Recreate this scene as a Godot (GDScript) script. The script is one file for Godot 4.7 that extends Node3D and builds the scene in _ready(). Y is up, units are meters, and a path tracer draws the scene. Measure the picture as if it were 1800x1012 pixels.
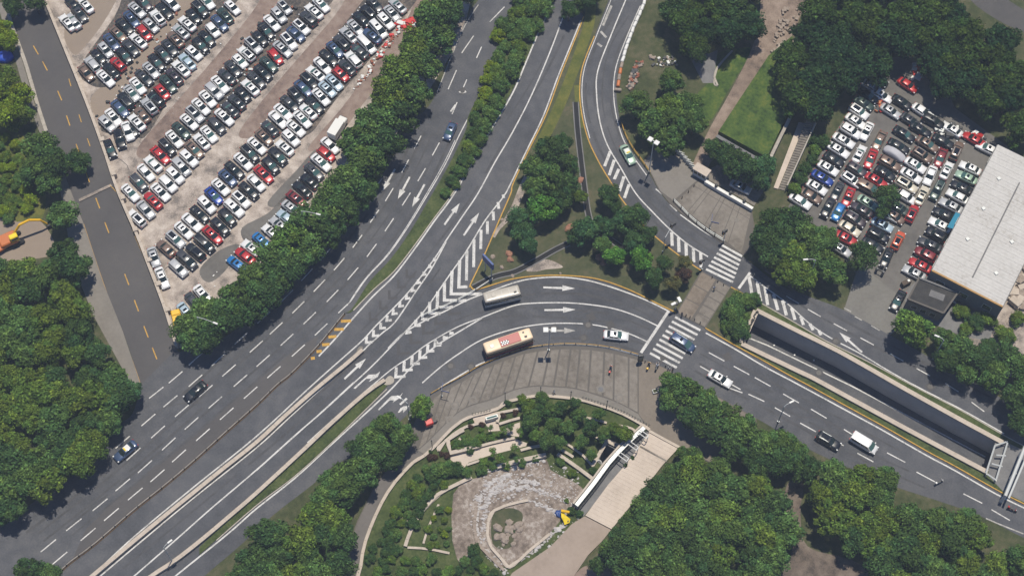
extends Node3D
# An aerial view of a road junction between a crowded dirt car lot, a walled tarmac lot, woods and a sunken garden.
# Plan coordinates: positions were surveyed on an 1800 x 1012 plan grid and are laid out on the ground (or at height h) by at().
const F := 2700.0
const PITCH := 63.0
const DIST := 293.5
var R := RandomNumberGenerator.new()
var cam_pos := Vector3.ZERO
var M := {}
var taken := {}

func _ready() -> void:
	R.seed = 7
	var pr := deg_to_rad(PITCH)
	cam_pos = Vector3(0, DIST * sin(pr), DIST * cos(pr))
	var cam := Camera3D.new()
	cam.name = "camera"
	cam.position = cam_pos
	cam.rotation.x = -pr
	cam.fov = 2.0 * rad_to_deg(atan(506.0 / F))
	cam.near = 1.0
	cam.far = 3000.0
	add_child(cam)
	cam.current = true
	var env := Environment.new()
	env.background_mode = Environment.BG_SKY
	var sm := ProceduralSkyMaterial.new()
	sm.sky_top_color = Color(0.27, 0.45, 0.74)
	sm.sky_horizon_color = Color(0.58, 0.69, 0.82)
	sm.sky_curve = 0.25
	sm.sky_energy_multiplier = 0.8
	sm.ground_bottom_color = Color(0.22, 0.22, 0.2)
	sm.ground_horizon_color = Color(0.5, 0.54, 0.56)
	var sky := Sky.new()
	sky.sky_material = sm
	env.sky = sky
	env.tonemap_mode = Environment.TONE_MAPPER_LINEAR
	env.tonemap_exposure = 1.06
	env.sdfgi_enabled = true
	env.ssao_enabled = true
	env.ssil_enabled = true
	env.fog_enabled = true
	env.fog_light_color = Color(0.80, 0.86, 0.94)
	env.fog_density = 0.0003
	var we := WorldEnvironment.new()
	we.name = "world_environment"
	we.environment = env
	add_child(we)
	var sun := DirectionalLight3D.new()
	sun.name = "sun"
	sun.light_color = Color(1.0, 0.965, 0.90)
	sun.light_energy = 1.5
	sun.light_angular_distance = 0.5
	sun.shadow_enabled = true
	add_child(sun)
	sun.look_at_from_position(Vector3(0, 50, 0), Vector3(0, 50, 0) + Vector3(-0.09, -1.0, 0.21), Vector3(0, 0, -1))
	make_materials()
	build_ground()
	build_roads()
	build_markings()
	build_islands()
	build_walls()
	build_underpass()
	build_plazas()
	build_garden()
	build_buildings()
	build_lots_details()
	build_cars()
	build_moving()
	build_trees()
	build_furniture()
	build_people()

# ---------------------------------------------------------------- plan helpers
func at(x: float, y: float, h := 0.0) -> Vector3:
	var pr := deg_to_rad(PITCH)
	var d := Vector3(0, -sin(pr), -cos(pr)) + Vector3(1, 0, 0) * ((x - 900.0) / F) + Vector3(0, cos(pr), -sin(pr)) * ((506.0 - y) / F)
	var t := (h - cam_pos.y) / d.y
	return cam_pos + d * t

func v2(p: Vector3) -> Vector2:
	return Vector2(p.x, p.z)

func pts(flat: Array, h := 0.0) -> PackedVector2Array:
	var o := PackedVector2Array()
	for i in range(0, flat.size(), 2):
		o.append(v2(at(flat[i], flat[i + 1], h)))
	return o

func mpp(x: float, y: float) -> float:
	return at(x - 0.5, y).distance_to(at(x + 0.5, y))

func smooth(p: PackedVector2Array, sub := 5) -> PackedVector2Array:
	var o := PackedVector2Array()
	var n := p.size()
	for i in n - 1:
		var a := p[maxi(i - 1, 0)]
		var b := p[i]
		var c := p[i + 1]
		var d := p[mini(i + 2, n - 1)]
		for k in sub:
			o.append(b.cubic_interpolate(c, a, d, float(k) / sub))
	o.append(p[n - 1])
	return o

func curve(flat: Array, sub := 5) -> PackedVector2Array:
	return smooth(pts(flat), sub)

func joinp(a: PackedVector2Array, b: PackedVector2Array) -> PackedVector2Array:   # a forward, b backward: a closed outline
	var o := a.duplicate()
	for i in range(b.size() - 1, -1, -1):
		o.append(b[i])
	return o

# ---------------------------------------------------------------- mesh helpers
func ST(smoothed := false) -> SurfaceTool:
	var s := SurfaceTool.new()
	s.begin(Mesh.PRIMITIVE_TRIANGLES)
	s.set_smooth_group(0 if smoothed else -1)
	return s

func tri(s: SurfaceTool, a: Vector3, b: Vector3, c: Vector3) -> void:
	s.add_vertex(a)
	s.add_vertex(c)
	s.add_vertex(b)

func quad(s: SurfaceTool, a: Vector3, b: Vector3, c: Vector3, d: Vector3) -> void:
	tri(s, a, b, c)
	tri(s, a, c, d)

func uptri(s: SurfaceTool, a: Vector3, b: Vector3, c: Vector3) -> void:
	if (b - a).cross(c - a).y < 0.0:
		tri(s, a, c, b)
	else:
		tri(s, a, b, c)

func flat_poly(s: SurfaceTool, p: PackedVector2Array, y: float) -> void:
	var idx := Geometry2D.triangulate_polygon(p)
	for i in range(0, idx.size(), 3):
		var a := p[idx[i]]
		var b := p[idx[i + 1]]
		var c := p[idx[i + 2]]
		uptri(s, Vector3(a.x, y, a.y), Vector3(b.x, y, b.y), Vector3(c.x, y, c.y))

func area(p: PackedVector2Array) -> float:
	var t := 0.0
	for i in p.size():
		t += p[i].cross(p[(i + 1) % p.size()])
	return t * 0.5

func prism(s: SurfaceTool, pp: PackedVector2Array, y0: float, y1: float) -> void:
	var p := pp.duplicate()
	if area(p) < 0.0:
		p.reverse()
	flat_poly(s, p, y1)
	for i in p.size():
		var a := p[i]
		var b := p[(i + 1) % p.size()]
		quad(s, Vector3(a.x, y0, a.y), Vector3(a.x, y1, a.y), Vector3(b.x, y1, b.y), Vector3(b.x, y0, b.y))

func sides(p: PackedVector2Array, w: float) -> Array:
	var l := PackedVector2Array()
	var r := PackedVector2Array()
	var n := p.size()
	for i in n:
		var d0 := (p[i] - p[maxi(i - 1, 0)]).normalized()
		var d1 := (p[mini(i + 1, n - 1)] - p[i]).normalized()
		var d := (d0 + d1).normalized()
		var nn := Vector2(-d.y, d.x)
		var k := 1.0 / maxf(0.5, nn.dot(Vector2(-d1.y, d1.x) if i < n - 1 else Vector2(-d0.y, d0.x)))
		l.append(p[i] + nn * w * 0.5 * k)
		r.append(p[i] - nn * w * 0.5 * k)
	return [l, r]

func ribbon(s: SurfaceTool, p: PackedVector2Array, w: float, y: float) -> void:
	var e := sides(p, w)
	for i in p.size() - 1:
		var a: Vector2 = e[0][i]
		var b: Vector2 = e[0][i + 1]
		var c: Vector2 = e[1][i + 1]
		var d: Vector2 = e[1][i]
		uptri(s, Vector3(a.x, y, a.y), Vector3(b.x, y, b.y), Vector3(c.x, y, c.y))
		uptri(s, Vector3(a.x, y, a.y), Vector3(c.x, y, c.y), Vector3(d.x, y, d.y))

func bar(s: SurfaceTool, p: PackedVector2Array, w: float, y0: float, y1: float) -> void:
	var e := sides(p, w)
	prism(s, joinp(e[0], e[1]), y0, y1)

func box(s: SurfaceTool, c: Vector3, size: Vector3, turn := 0.0, chamfer := 0.0) -> void:
	var bs := Basis(Vector3.UP, turn)
	var h := size * 0.5
	if chamfer <= 0.0:
		var v := []
		for i in 8:
			v.append(c + bs * Vector3(h.x * (1 if i & 1 else -1), h.y * (1 if i & 2 else -1), h.z * (1 if i & 4 else -1)))
		quad(s, v[4], v[5], v[7], v[6])
		quad(s, v[1], v[0], v[2], v[3])
		quad(s, v[5], v[1], v[3], v[7])
		quad(s, v[0], v[4], v[6], v[2])
		quad(s, v[6], v[7], v[3], v[2])
		quad(s, v[0], v[1], v[5], v[4])
		return
	var k := chamfer
	var rings := []
	for e in [[-h.y, 1.0], [-h.y + k, 0.0], [h.y - k, 0.0], [h.y, 1.0]]:
		var ring := []
		var ix: float = h.x - k * e[1]
		var iz: float = h.z - k * e[1]
		for q in [[ix - k, -iz], [ix, -iz + k], [ix, iz - k], [ix - k, iz], [-ix + k, iz], [-ix, iz - k], [-ix, -iz + k], [-ix + k, -iz]]:
			ring.append(c + bs * Vector3(q[0], e[0], q[1]))
		rings.append(ring)
	loft(s, rings, true, true)

func loft(s: SurfaceTool, rings: Array, cap0: bool, cap1: bool) -> void:     # closed rings that run from +x towards +z, stacked upwards
	for i in rings.size() - 1:
		var n: int = rings[i].size()
		for k in n:
			var k2 := (k + 1) % n
			quad(s, rings[i][k], rings[i + 1][k], rings[i + 1][k2], rings[i][k2])
	for e in [[cap0, rings[0], false], [cap1, rings[rings.size() - 1], true]]:
		if e[0]:
			var c := Vector3.ZERO
			for q in e[1]:
				c += q
			c /= e[1].size()
			for k in e[1].size():
				var a: Vector3 = e[1][k]
				var b: Vector3 = e[1][(k + 1) % e[1].size()]
				if e[2]:
					tri(s, c, b, a)
				else:
					tri(s, c, a, b)

func tube(s: SurfaceTool, a: Vector3, b: Vector3, r0: float, r1: float, n := 8) -> void:
	var d := (b - a).normalized()
	var u := d.cross(Vector3.RIGHT if absf(d.x) < 0.8 else Vector3.FORWARD).normalized()
	var w := d.cross(u)
	var rings := []
	for e in [[a, r0], [b, r1]]:
		var ring := []
		for k in n:
			var t := -TAU * k / n
			ring.append(e[0] + (u * cos(t) + w * sin(t)) * e[1])
		rings.append(ring)
	loft(s, rings, true, true)

func mesh_of(s: SurfaceTool, m: Material = null) -> ArrayMesh:
	s.generate_normals()
	var me := s.commit()
	if m and me.get_surface_count():
		me.surface_set_material(0, m)
	return me

func numbered(called: String) -> String:
	if not taken.has(called):
		taken[called] = 0
		return called
	taken[called] += 1
	return "%s_%03d" % [called, taken[called]]

func put(called: String, me: Mesh, m: Material, parent: Node = null) -> MeshInstance3D:
	var o := MeshInstance3D.new()
	o.mesh = me
	if m:
		o.material_override = m
	if parent == null:
		o.name = numbered(called)
		add_child(o)
	else:
		o.name = called
		parent.add_child(o, true)
	return o

func obj(called: String, s: SurfaceTool, m: Material, parent: Node = null) -> MeshInstance3D:
	return put(called, mesh_of(s), m, parent)

func tag(o: Node, label: String, category := "", group := "", kind := "") -> void:
	o.set_meta("label", label)
	if category:
		o.set_meta("category", category)
	if group:
		o.set_meta("group", group)
	if kind:
		o.set_meta("kind", kind)

func thing(called: String, label: String, category: String, pos := Vector3.ZERO, turn := 0.0, group := "") -> Node3D:
	var o := Node3D.new()
	o.name = numbered(called)
	add_child(o)
	o.position = pos
	o.rotation.y = turn
	tag(o, label, category, group)
	return o

func struct(called: String, s: SurfaceTool, m: Material, label: String, category := "ground") -> MeshInstance3D:
	var o := obj(called, s, m)
	tag(o, label, category, "", "structure")
	return o

func sheet(called: String, p: PackedVector2Array, y: float, m: Material, label: String, category := "ground") -> MeshInstance3D:
	var s := ST()
	flat_poly(s, p, y)
	return struct(called, s, m, label, category)

func slab(called: String, p: PackedVector2Array, y0: float, y1: float, m: Material, label: String, category := "ground") -> MeshInstance3D:
	var s := ST()
	prism(s, p, y0, y1)
	return struct(called, s, m, label, category)

func holed(p: PackedVector2Array, holes: Array) -> Array:
	var parts := [p]
	for h in holes:
		var c := Vector2.ZERO
		for q in h:
			c += q
		c /= h.size()
		var big := 4000.0
		var left := PackedVector2Array([Vector2(-big, -big), Vector2(c.x, -big), Vector2(c.x, big), Vector2(-big, big)])
		var right := PackedVector2Array([Vector2(c.x, -big), Vector2(big, -big), Vector2(big, big), Vector2(c.x, big)])
		var next := []
		for q in parts:
			for half in [left, right]:
				for piece in Geometry2D.intersect_polygons(q, half):
					for cut in Geometry2D.clip_polygons(piece, h):
						next.append(cut)
		parts = next
	return parts

const ORD := ["first", "second", "third", "fourth", "fifth", "sixth", "seventh", "eighth", "ninth", "tenth", "eleventh", "twelfth", "thirteenth", "fourteenth", "fifteenth", "sixteenth", "seventeenth", "eighteenth", "nineteenth"]
func nth(i: int) -> String:                       # 0 gives first
	if i < 19:
		return ORD[i]
	var n := i + 1
	var tens: String = ["", "", "twent", "thirt", "fort", "fift", "sixt", "sevent", "eight", "ninet"][n / 10]
	return tens + ("ieth" if n % 10 == 0 else "y-" + ORD[n % 10 - 1])

# ---------------------------------------------------------------- materials
func lin(r: float, g: float, b: float) -> Color:
	return Color(r, g, b).linear_to_srgb()

func blotch(size: int, seeds: int, layers: Array, stops: Array) -> ImageTexture:   # layers: [frequency in cycles per tile, weight]; stops: linear colours from low to high
	var datas := []
	for i in layers.size():
		var n := FastNoiseLite.new()
		n.seed = seeds + i * 17
		n.noise_type = FastNoiseLite.TYPE_SIMPLEX_SMOOTH
		n.frequency = float(layers[i][0]) / size
		n.fractal_type = FastNoiseLite.FRACTAL_FBM
		n.fractal_octaves = 3
		var im := n.get_seamless_image(size, size, false, false, 0.12, false)
		im.convert(Image.FORMAT_L8)
		datas.append(im.get_data())
	var lut := PackedByteArray()
	for v in 256:
		var t := v / 255.0 * (stops.size() - 1)
		var i := mini(int(t), stops.size() - 2)
		var c: Color = (stops[i] as Color).lerp(stops[i + 1], t - i).linear_to_srgb()
		lut.append_array(PackedByteArray([int(clampf(c.r, 0, 1) * 255), int(clampf(c.g, 0, 1) * 255), int(clampf(c.b, 0, 1) * 255)]))
	var out := PackedByteArray()
	out.resize(size * size * 3)
	var w := PackedFloat32Array()
	for l in layers:
		w.append(l[1])
	var nl := layers.size()
	for p in size * size:
		var t := 127.5
		for l in nl:
			t += (datas[l][p] - 127.5) * w[l]
		var v := clampi(int(t), 0, 255) * 3
		out[p * 3] = lut[v]
		out[p * 3 + 1] = lut[v + 1]
		out[p * 3 + 2] = lut[v + 2]
	return ImageTexture.create_from_image(Image.create_from_data(size, size, false, Image.FORMAT_RGB8, out))

func tex_mat(called: String, t: Texture2D, metres: float, rough := 0.9) -> StandardMaterial3D:
	var m := StandardMaterial3D.new()
	m.resource_name = called
	m.albedo_texture = t
	m.roughness = rough
	m.uv1_triplanar = true
	m.uv1_world_triplanar = true
	m.uv1_scale = Vector3.ONE / metres
	M[called] = m
	return m

func plain_mat(called: String, c: Color, rough := 0.7, metal := 0.0) -> StandardMaterial3D:
	var m := StandardMaterial3D.new()
	m.resource_name = called
	m.albedo_color = c
	m.roughness = rough
	m.metallic = metal
	M[called] = m
	return m

func tinted(called: String, base: String, c: Color) -> StandardMaterial3D:
	var m: StandardMaterial3D = M[base].duplicate()
	m.resource_name = called
	m.albedo_color = c
	M[called] = m
	return m

func make_materials() -> void:
	var asp := blotch(1024, 3, [[6, 1.0], [40, 0.8], [320, 1.0]], [Color(0.049, 0.0515, 0.059), Color(0.073, 0.0755, 0.084), Color(0.101, 0.1015, 0.107)])
	tex_mat("asphalt", asp, 130.0, 0.88)
	tinted("asphalt_worn", "asphalt", Color(1, 1, 1))
	(M.asphalt_worn as StandardMaterial3D).albedo_texture = blotch(512, 9, [[6, 0.5], [40, 0.5], [200, 0.7]], [Color(0.055, 0.053, 0.054), Color(0.072, 0.069, 0.068), Color(0.095, 0.09, 0.085)])
	(M.asphalt_worn as StandardMaterial3D).uv1_scale = Vector3.ONE / 70.0
	tex_mat("ramp_asphalt", blotch(512, 15, [[5, 0.7], [40, 0.3], [200, 0.5]], [Color(0.060, 0.057, 0.058), Color(0.078, 0.074, 0.074), Color(0.098, 0.092, 0.088)]), 90.0, 0.9)
	tex_mat("dirt", blotch(1024, 21, [[7, 1.3], [34, 1.2], [240, 0.8]], [Color(0.16, 0.14, 0.124), Color(0.295, 0.25, 0.215), Color(0.375, 0.322, 0.278), Color(0.47, 0.415, 0.365)]), 85.0, 0.95)
	tex_mat("rust_dirt", blotch(512, 25, [[5, 0.9], [26, 0.8], [160, 0.6]], [Color(0.13, 0.095, 0.08), Color(0.215, 0.158, 0.13), Color(0.27, 0.215, 0.18)]), 45.0, 0.95)
	tex_mat("lot_tarmac", blotch(512, 31, [[6, 0.8], [40, 0.6], [180, 0.5]], [Color(0.085, 0.08, 0.075), Color(0.125, 0.118, 0.108), Color(0.15, 0.142, 0.13)]), 60.0, 0.93)
	tex_mat("paving", blotch(1024, 37, [[9, 1.1], [60, 0.8], [300, 0.8]], [Color(0.115, 0.101, 0.084), Color(0.178, 0.159, 0.136), Color(0.225, 0.204, 0.177)]), 70.0, 0.93)
	tex_mat("paving_joint", blotch(256, 41, [[8, 0.6], [60, 0.6]], [Color(0.088, 0.08, 0.070), Color(0.125, 0.113, 0.099)]), 30.0, 0.93)
	tex_mat("footway", blotch(512, 43, [[8, 0.6], [60, 0.5], [200, 0.5]], [Color(0.14, 0.128, 0.113), Color(0.185, 0.17, 0.15), Color(0.215, 0.20, 0.178)]), 50.0, 0.93)
	tex_mat("concrete", blotch(512, 47, [[10, 0.7], [60, 0.6], [200, 0.5]], [Color(0.25, 0.228, 0.195), Color(0.35, 0.318, 0.27), Color(0.42, 0.385, 0.335)]), 30.0, 0.9)
	tex_mat("cream_stone", blotch(512, 53, [[8, 0.6], [50, 0.5], [200, 0.5]], [Color(0.33, 0.28, 0.23), Color(0.44, 0.38, 0.315), Color(0.50, 0.44, 0.375)]), 25.0, 0.85)
	tex_mat("trench_concrete", blotch(512, 58, [[10, 0.8], [60, 0.5], [200, 0.4]], [Color(0.30, 0.30, 0.305), Color(0.40, 0.398, 0.396), Color(0.46, 0.458, 0.452)]), 30.0, 0.9)
	tex_mat("stained_dirt", blotch(512, 59, [[8, 1.0], [50, 1.0], [200, 0.8]], [Color(0.03, 0.03, 0.032), Color(0.06, 0.055, 0.052), Color(0.10, 0.085, 0.072), Color(0.19, 0.15, 0.12)]), 40.0, 0.95)  # dirt colour darkened to paint in the shade between parked cars
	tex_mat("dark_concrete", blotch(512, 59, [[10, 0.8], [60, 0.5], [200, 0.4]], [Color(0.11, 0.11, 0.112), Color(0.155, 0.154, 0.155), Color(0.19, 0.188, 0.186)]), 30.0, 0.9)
	tex_mat("soil", blotch(1024, 61, [[10, 0.9], [50, 0.7], [260, 0.8]], [Color(0.030, 0.036, 0.014), Color(0.045, 0.058, 0.020), Color(0.075, 0.075, 0.035), Color(0.11, 0.10, 0.06)]), 70.0, 0.97)
	tex_mat("grass", blotch(1024, 67, [[12, 1.1], [70, 1.0], [340, 1.1]], [Color(0.024, 0.038, 0.009), Color(0.043, 0.063, 0.015), Color(0.06, 0.082, 0.022), Color(0.095, 0.105, 0.04)]), 50.0, 0.97)
	tex_mat("island_grass", blotch(1024, 71, [[9, 0.9], [50, 0.7], [300, 0.8]], [Color(0.034, 0.044, 0.017), Color(0.055, 0.064, 0.028), Color(0.075, 0.076, 0.038), Color(0.115, 0.096, 0.058)]), 60.0, 0.97)
	tex_mat("lawn", blotch(1024, 73, [[12, 1.2], [60, 1.0], [300, 1.0]], [Color(0.016, 0.036, 0.006), Color(0.040, 0.078, 0.011), Color(0.058, 0.10, 0.015), Color(0.105, 0.125, 0.022)]), 50.0, 0.97)
	tex_mat("verge", blotch(512, 79, [[10, 0.9], [50, 0.6], [200, 0.7]], [Color(0.05, 0.07, 0.012), Color(0.095, 0.105, 0.02), Color(0.15, 0.14, 0.03)]), 40.0, 0.97)
	tex_mat("rock_floor", blotch(1024, 83, [[7, 1.2], [40, 1.2], [200, 0.9]], [Color(0.11, 0.088, 0.07), Color(0.19, 0.153, 0.125), Color(0.235, 0.193, 0.16), Color(0.36, 0.32, 0.285)]), 40.0, 0.95)
	tex_mat("beige_deck", blotch(512, 89, [[6, 0.7], [40, 0.4], [200, 0.4]], [Color(0.38, 0.32, 0.265), Color(0.49, 0.42, 0.355), Color(0.55, 0.475, 0.405)]), 40.0, 0.9)
	tex_mat("stone", blotch(256, 97, [[8, 0.8], [50, 0.7]], [Color(0.16, 0.13, 0.10), Color(0.27, 0.22, 0.18), Color(0.36, 0.31, 0.27)]), 6.0, 0.92)
	tex_mat("red_rock", blotch(256, 101, [[8, 0.8], [50, 0.7]], [Color(0.17, 0.08, 0.05), Color(0.28, 0.14, 0.09), Color(0.36, 0.2, 0.14)]), 4.0, 0.92)
	tex_mat("white_roof", blotch(512, 103, [[6, 0.8], [50, 0.9], [200, 0.5]], [Color(0.33, 0.31, 0.28), Color(0.43, 0.42, 0.40), Color(0.46, 0.45, 0.43), Color(0.50, 0.49, 0.47)]), 50.0, 0.7)
	tex_mat("dark_roof", blotch(512, 107, [[8, 0.9], [50, 0.8], [160, 0.5]], [Color(0.02, 0.02, 0.021), Color(0.034, 0.033, 0.032), Color(0.055, 0.052, 0.048)]), 16.0, 0.9)
	tex_mat("road_paint", blotch(512, 109, [[9, 0.7], [60, 0.7], [230, 1.3]], [Color(0.12, 0.12, 0.12), Color(0.40, 0.395, 0.38), Color(0.545, 0.54, 0.52), Color(0.57, 0.565, 0.55), Color(0.62, 0.615, 0.60)]), 24.0, 0.75)
	tex_mat("worn_paint", blotch(512, 113, [[20, 0.9], [120, 0.9]], [Color(0.17, 0.165, 0.155), Color(0.33, 0.32, 0.30), Color(0.48, 0.47, 0.44)]), 24.0, 0.8)
	tex_mat("yellow_paint", blotch(256, 127, [[20, 0.8], [80, 0.8]], [Color(0.26, 0.15, 0.03), Color(0.47, 0.27, 0.045), Color(0.55, 0.33, 0.06)]), 20.0, 0.8)
	tex_mat("ghost_paint", blotch(256, 131, [[20, 0.8], [80, 0.8]], [Color(0.056, 0.055, 0.058), Color(0.070, 0.068, 0.068)]), 20.0, 0.88)
	tex_mat("bark", blotch(128, 137, [[8, 0.8], [30, 0.6]], [Color(0.06, 0.045, 0.033), Color(0.12, 0.09, 0.07)]), 2.0, 0.95)
	plain_mat("steel", Color(0.55, 0.57, 0.58), 0.4, 0.8)
	plain_mat("pale_steel", Color(0.74, 0.75, 0.74), 0.5, 0.2)
	plain_mat("white_gloss", lin(0.62, 0.62, 0.60), 0.45)
	plain_mat("dark_metal", lin(0.03, 0.032, 0.035), 0.5, 0.3)
	plain_mat("black_rubber", lin(0.02, 0.02, 0.02), 0.8)
	plain_mat("glass_dark", lin(0.016, 0.026, 0.028), 0.06)
	plain_mat("glass_teal", lin(0.05, 0.11, 0.105), 0.06)
	plain_mat("roof_glass", lin(0.012, 0.014, 0.018), 0.08)
	plain_mat("lamp_clear", lin(0.65, 0.66, 0.66), 0.15)
	plain_mat("lamp_red", lin(0.35, 0.015, 0.012), 0.2)
	plain_mat("rim_alloy", lin(0.35, 0.35, 0.36), 0.3, 0.7)
	tex_mat("tyre_stain", blotch(512, 151, [[16, 1.0], [90, 1.0]], [Color(0.044, 0.0445, 0.048), Color(0.062, 0.062, 0.066), Color(0.074, 0.0745, 0.080)]), 60.0, 0.85)
	plain_mat("rust_scrap", lin(0.22, 0.07, 0.035), 0.7)
	plain_mat("blue_sign", lin(0.02, 0.06, 0.22), 0.5)
	plain_mat("teal_sheet", lin(0.03, 0.22, 0.34), 0.5)
	plain_mat("yellow_gloss", lin(0.72, 0.42, 0.01), 0.4)
	plain_mat("orange_gloss", lin(0.45, 0.13, 0.03), 0.45)
	plain_mat("red_gloss", lin(0.5, 0.02, 0.015), 0.4)
	plain_mat("cover_cloth", lin(0.42, 0.42, 0.45), 0.75)
	plain_mat("bright_yellow", lin(0.75, 0.55, 0.01), 0.6)
	plain_mat("blue_tarp", lin(0.01, 0.06, 0.42), 0.6)
	plain_mat("dark_void", lin(0.012, 0.012, 0.013), 0.9)
	plain_mat("water_green", lin(0.03, 0.045, 0.02), 0.2)
	var fol := StandardMaterial3D.new()
	fol.vertex_color_use_as_albedo = true
	fol.roughness = 0.85
	fol.metallic_specular = 0.22
	fol.backlight_enabled = true
	fol.backlight = lin(0.022, 0.05, 0.006)
	fol.cull_mode = BaseMaterial3D.CULL_DISABLED
	fol.resource_name = "foliage"
	M.foliage = fol
	var people := StandardMaterial3D.new()
	people.vertex_color_use_as_albedo = true
	people.roughness = 0.8
	people.resource_name = "clothed_body"
	M.clothed_body = people
	# crown tints multiply the leaf tones
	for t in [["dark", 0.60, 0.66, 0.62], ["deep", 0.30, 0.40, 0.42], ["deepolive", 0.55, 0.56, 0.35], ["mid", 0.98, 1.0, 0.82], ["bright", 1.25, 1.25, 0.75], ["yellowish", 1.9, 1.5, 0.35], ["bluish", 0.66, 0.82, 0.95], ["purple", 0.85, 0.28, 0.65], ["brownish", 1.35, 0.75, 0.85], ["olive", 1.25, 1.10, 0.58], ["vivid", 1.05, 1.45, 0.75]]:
		var m: StandardMaterial3D = fol.duplicate()
		m.albedo_color = lin(minf(t[1] * 0.5, 1), minf(t[2] * 0.5, 1), minf(t[3] * 0.5, 1))
		m.resource_name = "leaves_" + t[0]
		M["leaves_" + t[0]] = m
	# car paints
	for c in [["w", 0.74, 0.74, 0.73], ["k", 0.012, 0.013, 0.015], ["g", 0.045, 0.047, 0.052], ["s", 0.42, 0.43, 0.44], ["r", 0.40, 0.022, 0.022], ["b", 0.012, 0.045, 0.26], ["n", 0.17, 0.115, 0.085], ["c", 0.60, 0.55, 0.44], ["p", 0.05, 0.038, 0.045], ["o", 0.55, 0.10, 0.04], ["l", 0.38, 0.48, 0.55], ["e", 0.03, 0.055, 0.045], ["m", 0.045, 0.075, 0.15], ["d", 0.18, 0.02, 0.022], ["i", 0.30, 0.42, 0.32], ["t", 0.02, 0.16, 0.42], ["y", 0.72, 0.42, 0.01]]:
		var m := plain_mat("paint_" + c[0], lin(c[1], c[2], c[3]), 0.32, 0.15)
		m.clearcoat_enabled = true
		m.clearcoat = 0.8
		m.clearcoat_roughness = 0.08

# ---------------------------------------------------------------- plan outlines
const A_LEFT := [975,-170, 905,-60, 841,0, 820,34, 796,91, 766,165, 746,195, 722,215, 685,286, 640,352, 560,440, 470,530, 395,592, 322,618, 311,612]
const A_LEFT2 := [247,676, 232,727, 205,748, 165,790, 100,850, 0,925, -100,1000, -200,1090]
const A_RIGHT := [-20,1090, 100,1012, 124,991, 168,958, 235,900, 289,857, 339,815, 397,763, 450,716, 487,680, 514,658, 561,609, 608,550]
const MEDIAN_W := [608,550, 620,541, 650,495, 687,455, 721,407, 760,341, 789,290, 819,228, 823,205, 850,148, 867,100, 884,50, 905,0, 935,-60, 1000,-160]
const MEDIAN_E := [608,550, 621,546, 658,508, 692,478, 729,431, 763,384, 797,338, 830,279, 857,232, 887,181, 900,160, 927,100, 950,46, 972,3, 995,-50]
const B_RIGHT := [1026,30, 1013,64, 986,131, 960,202, 929,265, 902,323, 898,340, 879,384, 849,454, 827,500]
const C_UP := [827,500, 830,507, 850,506, 900,491, 950,485, 1001,485, 1051,491, 1102,508, 1152,532, 1189,550]
const C_UP2 := [1240,577, 1290,606, 1338,632, 1388,660, 1426,680, 1488,714, 1556,751, 1633,795, 1680,820, 1767,869, 1850,910, 1960,972]
const C_LOW := [756,697, 786,680, 816,664, 847,646, 900,624, 937,614, 984,609, 1034,610, 1081,617, 1122,628, 1135,632]
const C_LOW2 := [1135,632, 1165,645, 1217,672, 1261,697, 1330,735, 1400,776, 1450,803, 1560,850, 1650,880, 1720,905, 1800,945, 1880,985, 1990,1048]
const D_RIGHT := [756,697, 720,725, 690,752, 640,790, 581,822, 551,850, 480,905, 420,960, 350,1020, 280,1090]
const E_LEFT := [1092,-60, 1070,0, 1045,64, 1024,118, 1019,161, 1023,202, 1034,245, 1051,282, 1071,316, 1100,360, 1144,409, 1196,451, 1233,476]
const E_LEFT2 := [1285,505, 1320,523, 1350,540, 1400,569, 1451,599, 1530,638, 1612,682, 1690,722, 1770,768, 1850,810, 1960,872]
const E_RIGHT := [1150,-60, 1132,0, 1108,60, 1088,118, 1084,168, 1092,218, 1108,259, 1142,306, 1159,336, 1179,360, 1216,390, 1263,424, 1307,451]
const E_RIGHT2 := [1307,451, 1370,500, 1420,520, 1484,545, 1565,589, 1646,634, 1700,665, 1800,722, 1900,780, 2010,845]
const G_LEFT := [-10,-60, 10,0, 17,37, 44,111, 64,181, 81,229, 110,300, 128,347, 145,390, 181,498, 215,582, 247,676]
const G_RIGHT := [60,-60, 79,0, 114,87, 155,188, 188,279, 208,340, 242,417, 259,461, 292,548, 311,612]
const GARDEN_EDGE := [600,1060, 630,1012, 640,958, 665,895, 692,850, 729,810, 746,801, 766,783, 790,757, 813,739, 830,731, 873,720, 884,709, 905,703, 942,696, 972,697, 1003,700, 1022,703, 1046,710, 1068,717, 1098,729, 1135,750, 1142,756]
const TRENCH_N := [1330,545, 1405,583, 1480,620, 1580,677, 1690,738, 1768,780]
const TRENCH_S := [1304,604, 1350,626.5, 1420,660, 1442,671, 1585,749, 1737,830]
const PIT := [1065,779, 1092,792.6, 1063,821.6, 1049.5,811]
var road := {}

func hole_trench() -> PackedVector2Array:
	return joinp(pts(TRENCH_N, 0.5), pts(TRENCH_S, 0.5))

func cat(lists: Array) -> Array:
	var o := []
	for l in lists:
		o.append_array(l)
	return o

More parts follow.
